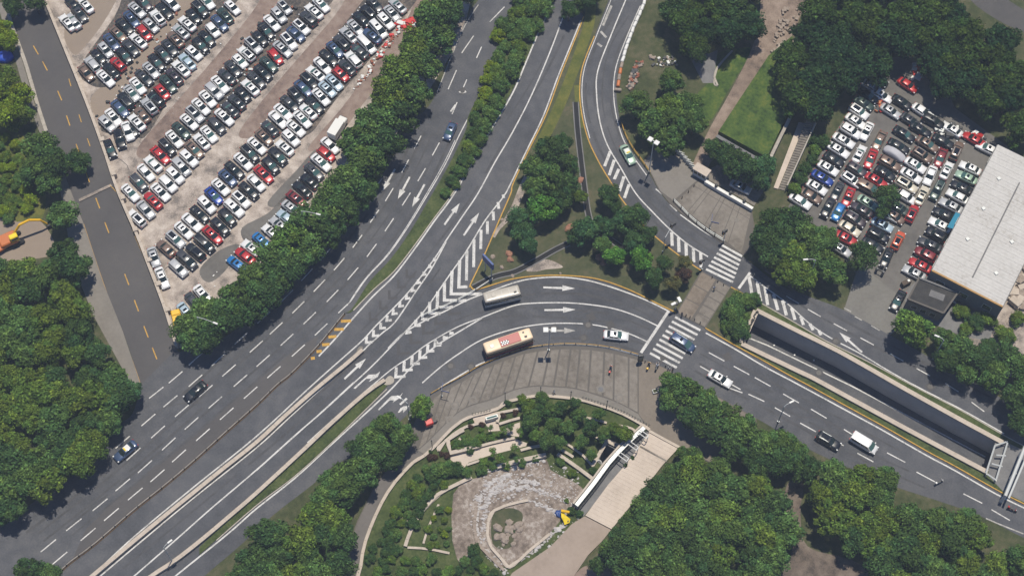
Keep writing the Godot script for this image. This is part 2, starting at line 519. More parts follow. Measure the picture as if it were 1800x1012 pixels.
func build_ground() -> void:
	var big := PackedVector2Array([Vector2(-700, -700), Vector2(700, -700), Vector2(700, 700), Vector2(-700, 700)])
	var s := ST()
	for p in holed(big, [hole_trench(), pts(PIT)]):
		flat_poly(s, p, 0.0)
	struct("ground", s, M.soil, "green and brown earth under the trees and verges of the whole site")
	# the dirt car lot and its lanes
	sheet("dirt_lot", joinp(pts([60,-60, 79,0, 114,87, 155,188, 188,279, 208,340, 242,417, 259,461, 292,548, 311,612]), pts([841,-60, 820,34, 796,91, 750,165, 700,230, 640,320, 560,430, 470,520, 395,582, 330,610])), 0.004, M.dirt, "bare dirt and gravel floor of the crowded car lot")
	tinted("dirt_smooth", "dirt", Color(1.0, 0.98, 0.95))
	(M.dirt_smooth as StandardMaterial3D).albedo_texture = blotch(512, 143, [[4, 0.5], [30, 0.3], [200, 0.3]], [Color(0.20, 0.17, 0.145), Color(0.235, 0.198, 0.168), Color(0.265, 0.225, 0.19)])
	for l in [["dirt_lane", [112,52, 150,-20, 206,-20, 190,25, 150,80, 128,95], "smooth tan dirt lane beside the ramp, between the corner cars and the second group"], ["dirt_lane", [160,170, 205,128, 250,75, 300,10, 320,-20, 360,-20, 330,25, 290,75, 245,125, 208,165, 186,200, 168,205], "smooth tan dirt lane between the second and the third group of cars"]]:
		sheet(l[0], curve_closed(l[1]), 0.008, M.dirt_smooth, l[2])
	for l in [[[240,262, 300,190, 370,110, 440,25, 470,-20, 500,-20, 440,70, 380,150, 320,215, 262,275], "brown dirt lane between the third and the fourth group of cars"], [[420,232, 470,165, 530,95, 590,25, 620,-20, 650,-20, 590,70, 540,130, 480,195, 440,240], "reddish dirt lane with wheel ruts between the fourth and fifth car rows"], [[540,262, 600,190, 660,110, 712,40, 740,-20, 770,-20, 740,50, 690,120, 640,180, 585,250], "reddish dirt track between the fifth group of cars and the street trees"]]:
		sheet("rust_lane", curve_closed(l[0]), 0.008, M.rust_dirt, l[1])
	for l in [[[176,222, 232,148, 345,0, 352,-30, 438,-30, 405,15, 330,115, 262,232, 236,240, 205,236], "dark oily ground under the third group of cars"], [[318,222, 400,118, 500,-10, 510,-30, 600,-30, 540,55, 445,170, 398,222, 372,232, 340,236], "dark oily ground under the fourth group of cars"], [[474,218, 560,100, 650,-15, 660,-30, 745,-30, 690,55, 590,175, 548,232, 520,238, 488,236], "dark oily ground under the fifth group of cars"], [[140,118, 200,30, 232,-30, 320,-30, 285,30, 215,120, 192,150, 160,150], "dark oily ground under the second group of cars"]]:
		sheet("stained_dirt", curve_closed(l[0]), 0.012, M.stained_dirt, l[1])  # dark sheets paint the shadowed gaps among the crowded upper cars
	for l in [[[352,470, 385,440, 420,430, 400,470, 372,495, 355,490], "grey asphalt patch in the dirt near the yellow pickup end"], [[425,400, 470,375, 500,345, 520,345, 480,400, 450,430, 430,425], "broad grey asphalt patch in the dirt facing the red saloon"], [[470,355, 520,300, 555,262, 562,280, 520,330, 490,362], "narrow worn asphalt strip in the dirt beside the street trees"]]:
		sheet("asphalt_patch", curve_closed(l[0]), 0.010, M.lot_tarmac, l[1])
	# the walled tarmac lot
	sheet("tarmac_lot", pts([1530,100, 1640,100, 1680,190, 1790,270, 1690,480, 1600,560, 1565,589, 1484,545, 1505,480, 1440,400, 1385,365, 1430,290, 1490,200]), 0.004, M.lot_tarmac, "grey tarmac of the walled lot between the wood and the white-roofed shed")
	sheet("lot_apron", pts([1484,545, 1510,470, 1540,487, 1583,520, 1600,560, 1565,589]), 0.010, tinted("apron_concrete", "footway", Color(0.93, 0.95, 0.96)), "pale concrete apron at the gate of the walled lot")
	# paths and lawns of the upper wood
	sheet("dirt_path", curve_closed([1345,-40, 1420,-40, 1400,50, 1370,110, 1330,165, 1285,235, 1262,262, 1240,300, 1215,300, 1243,235, 1282,165, 1318,95, 1335,40]), 0.006, tinted("path_dirt", "dirt", Color(0.78, 0.74, 0.71)), "brown dirt path running down through the wood to the gate")
	slab("raised_lawn", pts([1392,70, 1388,197, 1347,284, 1262,238, 1300,180, 1350,105]), 0.0, 1.6, M.lawn, "bright green lawn terrace held by low walls above the hedge")
	sheet("wood_lawn", curve_closed([1262,95, 1300,85, 1320,90, 1280,160, 1245,215, 1225,170, 1250,140]), 0.007, M.lawn, "green grass between the wood and the dirt path")
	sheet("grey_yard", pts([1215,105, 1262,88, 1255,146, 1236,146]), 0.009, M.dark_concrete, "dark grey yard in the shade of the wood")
	sheet("far_road", curve_closed([1690,-30, 1712,5, 1760,38, 1810,60, 1850,75, 1860,40, 1810,22, 1760,-10, 1745,-30]), 0.010, M.asphalt_worn, "grey road bending round the corner of the wood")
	sheet("bare_earth", curve_closed([1730,470, 1790,440, 1850,460, 1850,640, 1770,660, 1700,590, 1690,555]), 0.005, M.dirt, "brown bare earth and rubble beside the white-roofed shed")
	sheet("shed_yard", pts([1583,520, 1640,470, 1760,535, 1740,600, 1690,590, 1620,560]), 0.007, M.dark_concrete, "dark worn yard around the small flat-roofed gatehouse")
	sheet("grove_path", curve_closed([1385,850, 1412,850, 1408,900, 1420,960, 1500,985, 1560,1030, 1380,1030, 1395,960, 1380,900]), 0.005, tinted("dark_dirt", "dirt", Color(0.66, 0.64, 0.62)), "brown dirt clearing between the two groves by the trench road")
	sheet("yellow_field", curve_closed([-30,225, 40,240, 70,300, 80,350, 60,400, -30,420]), 0.005, M.verge, "dry yellow green grass beside the orange digger")
	sheet("digger_yard", curve_closed([-30,380, 30,390, 70,388, 98,440, 60,455, -30,462]), 0.009, M.dirt_smooth, "bare yard round the orange digger")

func curve_closed(flat: Array, sub := 4) -> PackedVector2Array:
	var p := pts(flat)
	var o := PackedVector2Array()
	var n := p.size()
	for i in n:
		for k in sub:
			o.append(p[i].cubic_interpolate(p[(i + 1) % n], p[(i + n - 1) % n], p[(i + 2) % n], float(k) / sub))
	return o

func build_roads() -> void:
	road.a = sheet("road", cat2([curve(A_LEFT), curve(A_LEFT2), curve(A_RIGHT), curve(MEDIAN_W)]), 0.012, M.asphalt, "four-lane dark asphalt road beside the car lot trees", "road")
	road.b = sheet("road", cat2([curve(A_RIGHT), curve(MEDIAN_E), curve(B_RIGHT), curve(C_UP), pts([1189,550, 1240,577]), curve(C_UP2), rev(curve(C_LOW2)), rev(curve(C_LOW)), curve(D_RIGHT)]), 0.016, M.asphalt, "dark asphalt junction road with chevrons and the three-lane curve", "road")
	road.e = sheet("road", cat2([curve(E_LEFT), pts([1233,476, 1285,505]), curve(E_LEFT2), rev(curve(E_RIGHT2)), rev(curve(E_RIGHT))]), 0.014, M.asphalt, "two-lane dark asphalt slip road curving past the lamp-lit gate", "road")
	road.g = sheet("road", joinp(curve(G_LEFT), curve(G_RIGHT)), 0.013, M.ramp_asphalt, "lighter grey side road with orange dashes beside the lot wall", "road")
	# repairs in the asphalt
	var worn := [["road_patch", [124,989, 168,956, 235,898, 289,855, 339,813, 397,761, 450,714, 487,678, 514,656, 550,618, 560,590, 520,612, 470,655, 400,712, 330,770, 270,820, 200,880, 150,930], "a"], ["road_patch", [1000,470.0+18, 1060,498, 1100,515, 1088,545, 1050,538, 1000,531], "b"], ["road_patch", [862,548, 905,543, 930,560, 880,575], "b"]]
	for w in worn:
		var s := ST()
		flat_poly(s, pts(w[1]), 0.019)
		obj(w[0], s, tinted("patch_" + w[2] + str(w[1][0]), "asphalt", Color(1, 1, 1)) if w[1][0] != 124 else M.ramp_asphalt, road[w[2]])
	(M["patch_b862"] as StandardMaterial3D).albedo_color = Color(0.93, 0.93, 0.93)
	(M["patch_b1000"] as StandardMaterial3D).albedo_color = Color(0.95, 0.95, 0.96)
	# tyre stains along the lanes, sealed cracks and repairs
	var lanes := [["a", [726,220, 690,300, 640,372, 570,462, 490,543, 410,623, 320,703, 230,780, 140,855, 40,930]], ["a", [752,235, 712,318, 664,392, 600,474, 520,558, 440,632, 350,712, 255,795, 170,866, 70,945]], ["a", [786,240, 742,330, 690,408, 628,488, 560,558, 480,632, 400,702, 310,780, 215,858, 120,935]], ["b", [985,60, 945,140, 885,235, 820,345, 750,440, 690,515, 620,585]], ["b", [1005,70, 960,165, 905,265, 845,370, 780,450, 720,535, 670,600, 600,668, 520,737, 430,812, 330,895, 210,993]], ["b", [860,530, 900,515, 950,509, 1010,509, 1060,517, 1120,536, 1165,560]], ["b", [760,590, 830,560, 900,548, 960,550, 1020,553, 1080,562, 1140,586]], ["b", [740,640, 800,600, 860,585, 920,588, 1000,587, 1060,592, 1130,612]], ["b", [1235,615, 1300,650, 1380,692, 1460,735, 1540,778, 1640,832, 1740,885]], ["b", [1225,645, 1290,680, 1370,722, 1450,765, 1530,806, 1630,850]], ["e", [1085,30, 1052,90, 1037,160, 1050,230, 1085,305, 1130,378, 1200,440, 1260,470]], ["e", [1112,30, 1078,90, 1066,165, 1080,235, 1118,308, 1165,368, 1230,420, 1290,455]], ["e", [1340,480, 1420,535, 1500,580, 1580,622, 1680,675, 1760,715]]]
	for l in lanes:
		var c := curve(l[1])
		for e in sides(c, 1.75):
			var n := int(e.size())
			var k := 0
			while k < n - 4:
				var run := R.randi_range(6, 14)
				if R.randf() < 0.72:
					var s := ST()
					ribbon(s, e.slice(k, mini(k + run, n)), R.randf_range(0.3, 0.55), 0.0215)
					obj("tyre_stain", s, M.tyre_stain, road[l[0]])
				k += run
	for q in [["a", 560,520, 1.1], ["a", 400,690, 0.4], ["a", 260,740, 1.3], ["a", 640,430, 0.7], ["b", 960,552, 0.1], ["b", 1010,553, 0.0], ["b", 1120,575, 0.4], ["b", 800,655, 2.6], ["b", 780,672, 1.0], ["b", 560,720, 0.7], ["b", 1400,735, 0.5], ["b", 880,400, 1.9], ["b", 740,500, 0.9], ["e", 1140,330, 1.0], ["e", 1240,430, 0.6], ["g", 150,300, 1.2], ["g", 230,520, 0.3], ["g", 90,150, 1.5], ["a", 730,270, 1.1], ["a", 180,840, 0.7]]:
		var p0 := v2(at(q[1], q[2]))
		var dir: float = -q[3]
		var cr := PackedVector2Array([p0])
		for k in R.randi_range(6, 12):
			dir += R.randf_range(-0.5, 0.5)
			p0 += Vector2(cos(dir), sin(dir)) * R.randf_range(0.5, 1.2)
			cr.append(p0)
		var s := ST()
		ribbon(s, cr, 0.12, 0.0225)
		obj("sealed_crack", s, M.asphalt_worn, road[q[0]])
	for c in [[1039,557], [1073,571], [1026,594], [1034,571], [974,577], [792,643], [828,644], [1279,627], [1165,630], [1369,510], [1636,680], [1440,655], [1470,600], [813,160]]:
		manhole(c[0], c[1], road.b if c[1] > 540 and c[0] < 1300 else road.e if c[0] > 1300 else road.a)

func manhole(x: float, y: float, parent: Node) -> void:
	var p := at(x, y)
	var s := ST()
	box(s, Vector3(p.x, 0.024, p.z), Vector3(1.5, 0.006, 1.5), 0.5)
	obj("manhole_surround", s, M.asphalt_worn, parent)
	s = ST()
	tube(s, Vector3(p.x, 0.02, p.z), Vector3(p.x, 0.034, p.z), 0.5, 0.48, 16)
	obj("manhole_cover", s, M.asphalt_worn if int(x) % 2 else M.lot_tarmac, parent)

func cat2(lists: Array) -> PackedVector2Array:
	var o := PackedVector2Array()
	for l in lists:
		for p in l:
			if o.is_empty() or o[o.size() - 1].distance_to(p) > 0.02:
				o.append(p)
	if o[0].distance_to(o[o.size() - 1]) < 0.02:
		o.remove_at(o.size() - 1)
	return o

func rev(p: PackedVector2Array) -> PackedVector2Array:
	var o := p.duplicate()
	o.reverse()
	return o

# ---------------------------------------------------------------- painted markings, each a part of its road
func line(parent: Node, flat: Array, w: float, m: Material, sub := 5, y := 0.026, called := "lane_line") -> void:
	var s := ST()
	ribbon(s, curve(flat, sub), w, y)
	obj(called, s, m, parent)

func dashes(parent: Node, flat: Array, length := 3.3, w := 0.21, m: Material = null) -> void:
	var p := pts(flat)
	for i in p.size():
		var d := (p[mini(i + 1, p.size() - 1)] - p[maxi(i - 1, 0)]).normalized() * length * 0.5
		var s := ST()
		ribbon(s, PackedVector2Array([p[i] - d, p[i] + d]), w, 0.026)
		obj("lane_dash", s, m if m else M.road_paint, parent)

func stripe(parent: Node, flat: Array, w := 0.45, m: Material = null, called := "stripe", y := 0.030) -> void:
	var s := ST()
	ribbon(s, pts(flat), w, y)
	obj(called, s, m if m else M.road_paint, parent)

func arrow(parent: Node, x0: float, y0: float, x1: float, y1: float, m: Material = null) -> void:
	var a := v2(at(x0, y0))
	var b := v2(at(x1, y1))
	var d := (b - a).normalized()
	var n := Vector2(-d.y, d.x)
	var l := a.distance_to(b)
	var k := a + d * l * 0.60
	var p := PackedVector2Array([a + n * 0.19, k + n * 0.22, k + n * 0.62, b, k - n * 0.62, k - n * 0.22, a - n * 0.19])
	var s := ST()
	flat_poly(s, p, 0.030)
	obj("arrow", s, m if m else M.road_paint, parent)

func mark(parent: Node, flat: Array, called := "arrow") -> void:
	var s := ST()
	flat_poly(s, pts(flat), 0.030)
	obj(called, s, M.road_paint, parent)

func build_markings() -> void:
	var A: Node = road.a
	var B: Node = road.b
	var E: Node = road.e
	var G: Node = road.g
	# the four-lane road
	dashes(A, [663,325, 631,367, 603,407, 571,448, 539,483, 504,520, 463,558, 423,595, 383,632, 343,669, 299,705, 260,738, 215,777])
	dashes(A, [343,631, 308,663, 274,690])
	dashes(A, [734,250, 712,292, 684,342, 658,380, 628,424, 596,464, 561,502, 524,540, 485,577, 450,609, 402,651, 361,687, 319,722, 277,759, 234,798])
	dashes(A, [766,262, 741,307, 714,350, 684,395, 653,440, 620,481, 584,520, 544,559, 504,597, 462,634, 422,669, 378,707, 336,744, 296,780, 254,820, 215,852, 175,887, 129,922, 84,959, 40,995])
	dashes(A, [605,540, 564,579, 524,616, 481,654, 440,690, 398,727, 356,764, 314,801, 276,836, 237,868, 195,904, 154,939, 104,981])
	dashes(A, [874,25, 822,78, 795,140], 5.0)
	dashes(A, [842,92, 816,150, 799,190], 3.0)
	line(A, [615,531, 645,488, 682,448, 716,400, 754,338, 783,288, 806,240, 822,209], 0.2, M.road_paint)
	line(A, [610,537, 640,492, 679,449, 713,401, 751,338, 780,287, 800,246], 0.14, M.road_paint)
	line(A, [841,8, 817,45, 795,95, 768,162], 0.2, M.worn_paint)
	for a in [[694,297, 672,336], [720,311, 699,350], [746,324, 724,364]]:
		arrow(A, a[0], a[1], a[2], a[3])
	mark(A, [806,162, 812,157, 818,159, 820,162, 814,164, 809,163], "worn_mark")
	mark(A, [791,195, 799,184, 803,183, 799,189, 793,197], "worn_mark")
	# the upper carriageway of the junction road
	line(B, [970,10, 948,54, 926,106, 900,166, 857,238, 800,338, 763,389, 729,437, 692,485, 655,521, 618,562, 590,594, 560,626], 0.3, M.road_paint)
	line(B, [992,24, 967,91, 934,168, 900,234, 870,285, 840,340, 813,380, 783,424], 0.26, M.road_paint)
	line(B, [783,424, 766,451, 736,491, 712,520, 685,548, 660,573, 638,597, 608,624, 546,679, 450,767, 336,859, 235,943, 161,1011, 100,1060], 0.26, M.road_paint)
	line(B, [784,425, 759,471, 729,515, 695,565, 672,585, 648,606], 0.26, M.road_paint)
	line(B, [648,606, 620,634, 574,674, 510,732, 450,787, 336,878, 260,941, 190,1000, 120,1060], 0.24, M.road_paint)
	var i := 0
	for v in [[575,780], [612,745], [650,705], [683,665], [715,630], [750,590], [785,550], [815,510], [845,468], [875,425], [905,385], [930,350]]:
		var x: float = 450 + v[0] / 2.975
		var y: float = 340 + v[1] / 2.975
		var k := lerpf(11.0, 4.0, i / 11.0)
		stripe(B, [x + 1, y - k, x, y, x + k, y - 1.0], 0.5, null, "chevron")
		i += 1
	for g in [[650,562], [668,542], [684,524], [700,505], [715,487]]:
		stripe(B, [g[0], g[1] - 14, g[0], g[1], g[0] + 14, g[1] - 1], 0.5, M.ghost_paint, "faded_chevron", 0.023)
	for g in [[700,622], [722,603], [744,586], [766,569], [790,552]]:
		stripe(B, [g[0], g[1] - 18, g[0], g[1], g[0] + 20, g[1] - 2], 0.6, M.ghost_paint, "faded_chevron", 0.023)
	for a in [[781,395, 808,357], [815,414, 842,374], [605,666, 643,630]]:
		arrow(B, a[0], a[1], a[2], a[3])
	# the chevron gore
	line(B, [1021,36, 1008,68, 981,134, 955,204, 925,266, 898,322, 884,347, 853,387, 820,441, 793,479, 752,538, 729,565, 692,604, 652,645, 615,679, 568,722, 517,766, 450,826, 370,894, 309,948, 240,1008, 180,1060], 0.26, M.road_paint)
	line(B, [1180,538, 1176,545], 0.26, M.road_paint)
	line(B, [682,612, 705,589, 736,569, 786,545, 820,528, 853,515, 900,498, 934,490, 984,487, 1034,493, 1085,508, 1135,527, 1176,547], 0.28, M.road_paint)
	for v in [[1060,490, 1065,350, 1105,487], [1020,525, 1025,405, 1180,525], [985,558, 985,465, 1100,560], [947,595, 950,512, 1030,593], [907,625, 908,567, 965,628], [868,655, 868,620, 905,660], [835,690, 835,662, 862,690], [790,728, 795,712, 812,724]]:
		stripe(B, [450 + v[2] / 2.975, 340 + v[3] / 2.975, 450 + v[0] / 2.975, 340 + v[1] / 2.975, 450 + v[4] / 2.975, 340 + v[5] / 2.975], 0.6, null, "chevron")
	for v in [[1100,455, 1103,300], [1138,385, 1140,240], [1175,290, 1177,190], [1210,212, 1210,145], [1242,140, 1240,95], [1270,80, 1265,45], [1296,24, 1292,6]]:
		stripe(B, [450 + v[0] / 2.975, 340 + v[1] / 2.975, 450 + v[2] / 2.975, 340 + v[3] / 2.975], 0.55, null, "hatch_bar")
	# the three-lane curve
	line(B, [847,558, 900,538, 934,533, 991,532, 1034,535, 1078,542, 1118,555, 1157,573], 0.26, M.road_paint)
	line(B, [847,558, 803,575, 752,604, 720,628, 692,646, 652,679, 600,724, 540,778], 0.22, M.road_paint)
	line(B, [847,559, 810,581, 769,606, 729,639, 692,679, 658,712, 578,785, 517,841, 450,894, 400,938, 313,1008, 250,1060], 0.28, M.road_paint)
	line(B, [621,672, 568,721, 517,767, 450,827], 0.2, M.road_paint, 5, 0.027)
	i = 0
	for v in [[603,395], [692,320], [780,250], [868,182], [955,110], [1040,45]]:
		var x: float = 600 + v[0] / 6.32
		var y: float = 600 + v[1] / 6.32
		var k := lerpf(17.0, 11.0, i / 5.0)
		stripe(B, [x + 1, y - k, x, y, x + k, y - 1.0], 0.55, null, "chevron")
		i += 1
	for v in [[945,788, 9], [983,757, 7], [1018,732, 5]]:
		var x: float = 450 + v[0] / 2.975
		var y: float = 340 + v[1] / 2.975
		stripe(B, [x, y - v[2] * 0.6, x, y, x + v[2], y - 1.5], 0.5, null, "chevron")
	line(B, [742,673, 773,646, 803,624, 847,597, 900,579, 950,570, 1001,568, 1051,572, 1102,585, 1137,600], 0.24, M.road_paint)
	line(B, [770,684, 785,674, 813,657, 847,638, 900,618, 937,609, 984,604.5, 1034,605.5, 1075,612, 1122,624], 0.26, M.road_paint)
	stripe(B, [1176,546, 1127,620], 0.55, null, "stop_line")
	for a in [[955,505, 1011,507], [957,545, 1012,544], [962,581, 1012,581]]:
		arrow(B, a[0], a[1], a[2], a[3], M.worn_paint if a[1] == 581 else M.road_paint)
	mark(B, [621,682, 645,661, 647.5,658.5, 661,657.8, 668,652.5, 664,662, 652,669, 648,671, 652,665.5, 643.5,665.5, 624,683.5])
	mark(B, [664,719.5, 684,699, 688.5,695.7, 703,695, 708,690, 703,699, 690,707.5, 692.5,703.5, 685,703.5, 666,721])
	mark(B, [699,725, 704,717, 709,714, 719.5,713, 714,720, 708,726, 709,719, 702,725])
	stripe(B, [703,711, 715,700], 0.4, null, "arrow_tail")
	stripe(B, [719,731, 724,725], 0.4, null, "arrow_tail")
	# zebra crossing over the curve
	for k in 9:
		var t := k / 8.0
		var ax := lerpf(1187, 1143, t)
		var ay := lerpf(557, 620.5, t)
		var bx := lerpf(1231.5, 1190, t)
		var by := lerpf(580.5, 646, t)
		stripe(B, [ax, ay, bx, by], 0.48, null, "crossing_stripe")
	# beyond the crossing
	line(B, [1241,585, 1290,612, 1346,645, 1399,673, 1484,719, 1552,756, 1629,800, 1676,825, 1763,874, 1850,915], 0.28, M.road_paint)
	dashes(B, [1260,627, 1304,651, 1341,671, 1391,700, 1440,727, 1498,763])
	dashes(B, [1291,685, 1330,699, 1376,724, 1421,751, 1470,776, 1522,804], 3.2)
	dashes(B, [1244,651, 1289,677], 3.2)
	dashes(B, [1527,785, 1576,804, 1628,838, 1711,876, 1760,905], 3.6)
	line(B, [1734,911, 1760,922, 1800,938], 0.24, M.worn_paint)
	dashes(B, [1704,888], 3.0, 0.5, M.worn_paint)
	# the slip road
	line(E, [1100,0, 1075,60, 1051,124, 1049,168, 1055,215, 1068,255, 1092,296, 1118,340, 1147,372, 1179,404, 1212,431, 1245,451], 0.26, M.road_paint)
	line(E, [1074,0, 1049,62, 1028,118, 1023,161, 1027,202, 1037,243], 0.18, M.road_paint)
	line(E, [1126,10, 1104,60, 1083,118, 1079,168, 1087,218, 1103,259, 1137,308], 0.2, M.road_paint)
	for l in [[1153,332, 1164,341], [1178,359, 1190,371], [1196,377, 1232,403, 1262,421]]:
		line(E, l, 0.26, M.road_paint, 3)
	for b in [[1073,266, 1063,292], [1080,281, 1071,308], [1088,297, 1080,315], [1097,310, 1089,336], [1106,324, 1098,348], [1181,408, 1182,432], [1193,417, 1194,443], [1206,427, 1207,451], [1219,436, 1220,461], [1232,444, 1233,470]]:
		stripe(E, b, 0.6, null, "hatch_bar")
	for k in 7:
		var t := k / 6.0
		stripe(E, [lerpf(1270, 1241.5, t), lerpf(431, 473, t), lerpf(1305, 1289, t), lerpf(450.5, 496, t)], 0.5, null, "crossing_stripe")
	stripe(E, [1319,479, 1299,507], 0.5, null, "stop_line")
	line(E, [1318,484, 1350,508, 1384,533, 1424,569, 1461,594, 1512,621, 1560,650, 1612,679, 1690,719, 1766,762], 0.24, M.road_paint)
	for b in [[1317,486, 1323,521], [1331,495, 1338,529], [1345,504, 1350,536], [1360,517, 1368,545], [1376,528, 1383,554], [1392,541, 1398,562], [1408,556, 1413,571], [1424,569, 1430,580], [1440,581, 1444,589]]:
		stripe(E, b, 0.6, null, "hatch_bar")
	dashes(E, [1394,527, 1432,550, 1478,575, 1525,600, 1577,628, 1624,654, 1674,681, 1720,715], 2.8)
	arrow(E, 1516, 619, 1476, 584)
	line(E, [1484,541, 1497,548], 0.2, M.worn_paint, 2)
	line(E, [1503,556, 1516,563], 0.2, M.worn_paint, 2)
	line(E, [1532,572, 1547,581], 0.2, M.worn_paint, 2)
	for b in [[1075,10, 1060,45], [1056,55, 1066,66], [1050,76, 1058,82]]:
		stripe(E, b, 0.5, M.worn_paint, "worn_mark")
	# the side road
	dashes(G, [62,88, 78,116, 104,168, 119,212, 136,262, 153,311, 171,357, 187,400, 222,491, 239,537, 256,583, 271,621], 2.6, 0.2, M.yellow_paint)
	dashes(G, [122,145, 140,208, 155,250], 2.0, 0.16, M.yellow_paint)
	line(G, [146,394, 181,499, 213,582, 245,672], 0.2, M.yellow_paint)
	line(G, [192,325, 208,345, 232,404, 256,462], 0.12, M.yellow_paint)
	stripe(G, [138,352, 195,325], 0.6, M.dirt, "expansion_joint", 0.024)
	stripe(G, [139,355, 195,328], 0.2, M.dark_void, "expansion_joint", 0.028)
	# orange bars at the nose of the median
	for b in [[599,564.5, 617,564], [587,579, 604,578.5], [577,592.5, 591,591], [566,606, 579,605], [556,618, 565,617], [546,630, 553,629]]:
		stripe(B, b, 0.6, M.yellow_paint, "hatch_bar")

# ---------------------------------------------------------------- kerbed islands, walls and fences
func kerb(flat: Array, m: Material, label: String, w := 0.22, h := 0.17, sub := 5) -> void:
	var s := ST()
	bar(s, curve(flat, sub), w, 0.0, h)
	struct("kerb", s, m, label, "kerb")

func build_islands() -> void:
	slab("grass_median", cat2([curve(MEDIAN_W), rev(curve(MEDIAN_E))]), 0.0, 0.14, M.grass, "narrow green verge between the four-lane road and the upper carriageway")
	kerb([621,546, 658,508, 692,478, 729,431, 763,384, 797,338, 830,279], M.concrete, "pale kerb along the narrow green verge")
	var isl := cat2([pts([1060,-60, 1000,-60, 1026,28]), curve(B_RIGHT), curve(C_UP), rev(curve(E_LEFT))])
	slab("grass_island", isl, 0.0, 0.13, M.island_grass, "triangular grassy island between the carriageways with trees and rocks")
	var vs := ST()
	ribbon(vs, curve([1040,-10, 1036,40, 1022,85, 1000,145, 975,205, 946,262]), 2.2, 0.137)
	ribbon(vs, curve([1021,225, 1016,175, 1014,150]), 1.2, 0.137)
	struct("verge", vs, M.verge, "yellow green strip of verge at the top of the island", "verge")
	vs = ST()
	flat_poly(vs, curve_closed([935,305, 925,330, 912,362, 897,385, 878,405, 870,418, 866,410, 884,388, 900,360, 912,330, 925,303]), 0.137)
	flat_poly(vs, curve_closed([925,475, 945,460, 965,457, 990,470, 960,474, 940,478]), 0.137)
	struct("bare_soil", vs, M.dirt, "worn brown trails in the grass of the island", "soil")
	kerb(cat([B_RIGHT, [827,503, 833,509, 850,506, 900,491, 950,485, 1001,485, 1051,491, 1102,508, 1152,532, 1189,550]]), M.yellow_paint, "yellow painted kerb round the grassy island beside the curve")
	kerb(E_LEFT.slice(4), M.yellow_paint, "yellow painted kerb of the grassy island along the slip road")
	# the island that holds the sunken road
	var outer := cat2([pts([1240,577, 1285,505]), curve(E_LEFT2), rev(curve(C_UP2))])
	var s := ST()
	for p in holed(outer, [hole_trench()]):
		flat_poly(s, p, 0.13)
	struct("trench_verge", s, M.grass, "green verge strips on both sides of the sunken road", "verge")
	s = ST()
	flat_poly(s, pts([1240,577, 1285,505, 1310,518, 1272,545, 1262,572, 1280,597]), 0.136)
	struct("verge_lawn", s, M.island_grass, "dry grass patch between the paved crossing and the bushes", "verge")
	kerb(C_UP2, M.yellow_paint, "yellow painted kerb of the trench verge along the curve road", 0.2, 0.19)
	kerb([1285,505, 1302,514, 1320,523], M.yellow_paint, "short yellow kerb beside the slip road hatching", 0.2, 0.19)
	kerb(E_LEFT2.slice(2), M.concrete, "pale kerb of the trench verge along the slip road", 0.2, 0.19)
	# walled strips in the lower carriageway
	slab("grass_strip", cat2([curve([350,975, 450,887, 517,836, 578,781, 652,709, 684,674]), rev(curve([350,962, 450,872, 534,797, 578,757, 640,699, 676,668]))]), 0.0, 0.16, M.grass, "long green planted strip beside the pale dividing wall")
	kerb([380,950, 450,889, 517,838, 578,783, 652,711, 680,684], M.concrete, "pale kerb below the long green planted strip", 0.2, 0.15)
	slab("traffic_island", curve_closed([674,675, 680,664, 686,661, 692,665, 692,672, 684,677]), 0.0, 0.18, M.concrete, "rounded pale concrete nose at the head of the green strip", "kerb")
	slab("traffic_island", curve_closed([626,621, 630,611, 636,609, 638,613, 634,619, 629,624]), 0.0, 0.18, M.footway, "rounded pale concrete nose at the head of the dividing barrier", "kerb")
	# side road pavement
	slab("footway", pts([96,250, 110,300, 128,347, 145,390, 181,498, 215,582, 246,674, 240,690, 222,662, 164,556, 138,492, 122,436, 108,350, 98,305]), 0.0, 0.12, M.footway, "pale pavement strip beside the side road and the wood", "pavement")
	slab("footway", pts([8,5, 14,38, 40,112, 60,182, 78,232, 70,236, 48,182, 28,112, 4,40, -6,5]), 0.0, 0.12, M.footway, "narrow pale pavement at the upper end of the side road", "pavement")

func wall(called: String, flat: Array, w: float, y0: float, y1: float, m: Material, label: String, sub := 4, lift := -1.0) -> Node3D:
	var p := smooth(pts(flat, y1 if lift < 0.0 else lift), sub)
	var o := thing(called, label, "wall", Vector3(p[0].x, 0, p[0].y))
	var q := PackedVector2Array()
	for v in p:
		q.append(v - p[0])
	var s := ST()
	bar(s, q, w, y0, y1 - 0.10)
	obj("wall_body", s, m, o)
	var i := 0
	var lengths := 0.0
	# coping blocks laid end to end
	var along := [q[0]]
	var step := 2.4
	var left := step
	for k in q.size() - 1:
		var a := q[k]
		var b := q[k + 1]
		var d := a.distance_to(b)
		var t := 0.0
		while d - t > left:
			t += left
			along.append(a.lerp(b, t / d))
			left = step
		left -= d - t
	along.append(q[q.size() - 1])
	for k in along.size() - 1:
		if along[k].distance_to(along[k + 1]) < 0.3:
			continue
		var dd: Vector2 = (along[k + 1] - along[k]).normalized() * 0.02
		s = ST()
		bar(s, PackedVector2Array([along[k] + dd, along[k + 1] - dd]), w + 0.12, y1 - 0.10, y1 + R.randf_range(-0.008, 0.008))
		obj("coping_block", s, m, o)
	return o

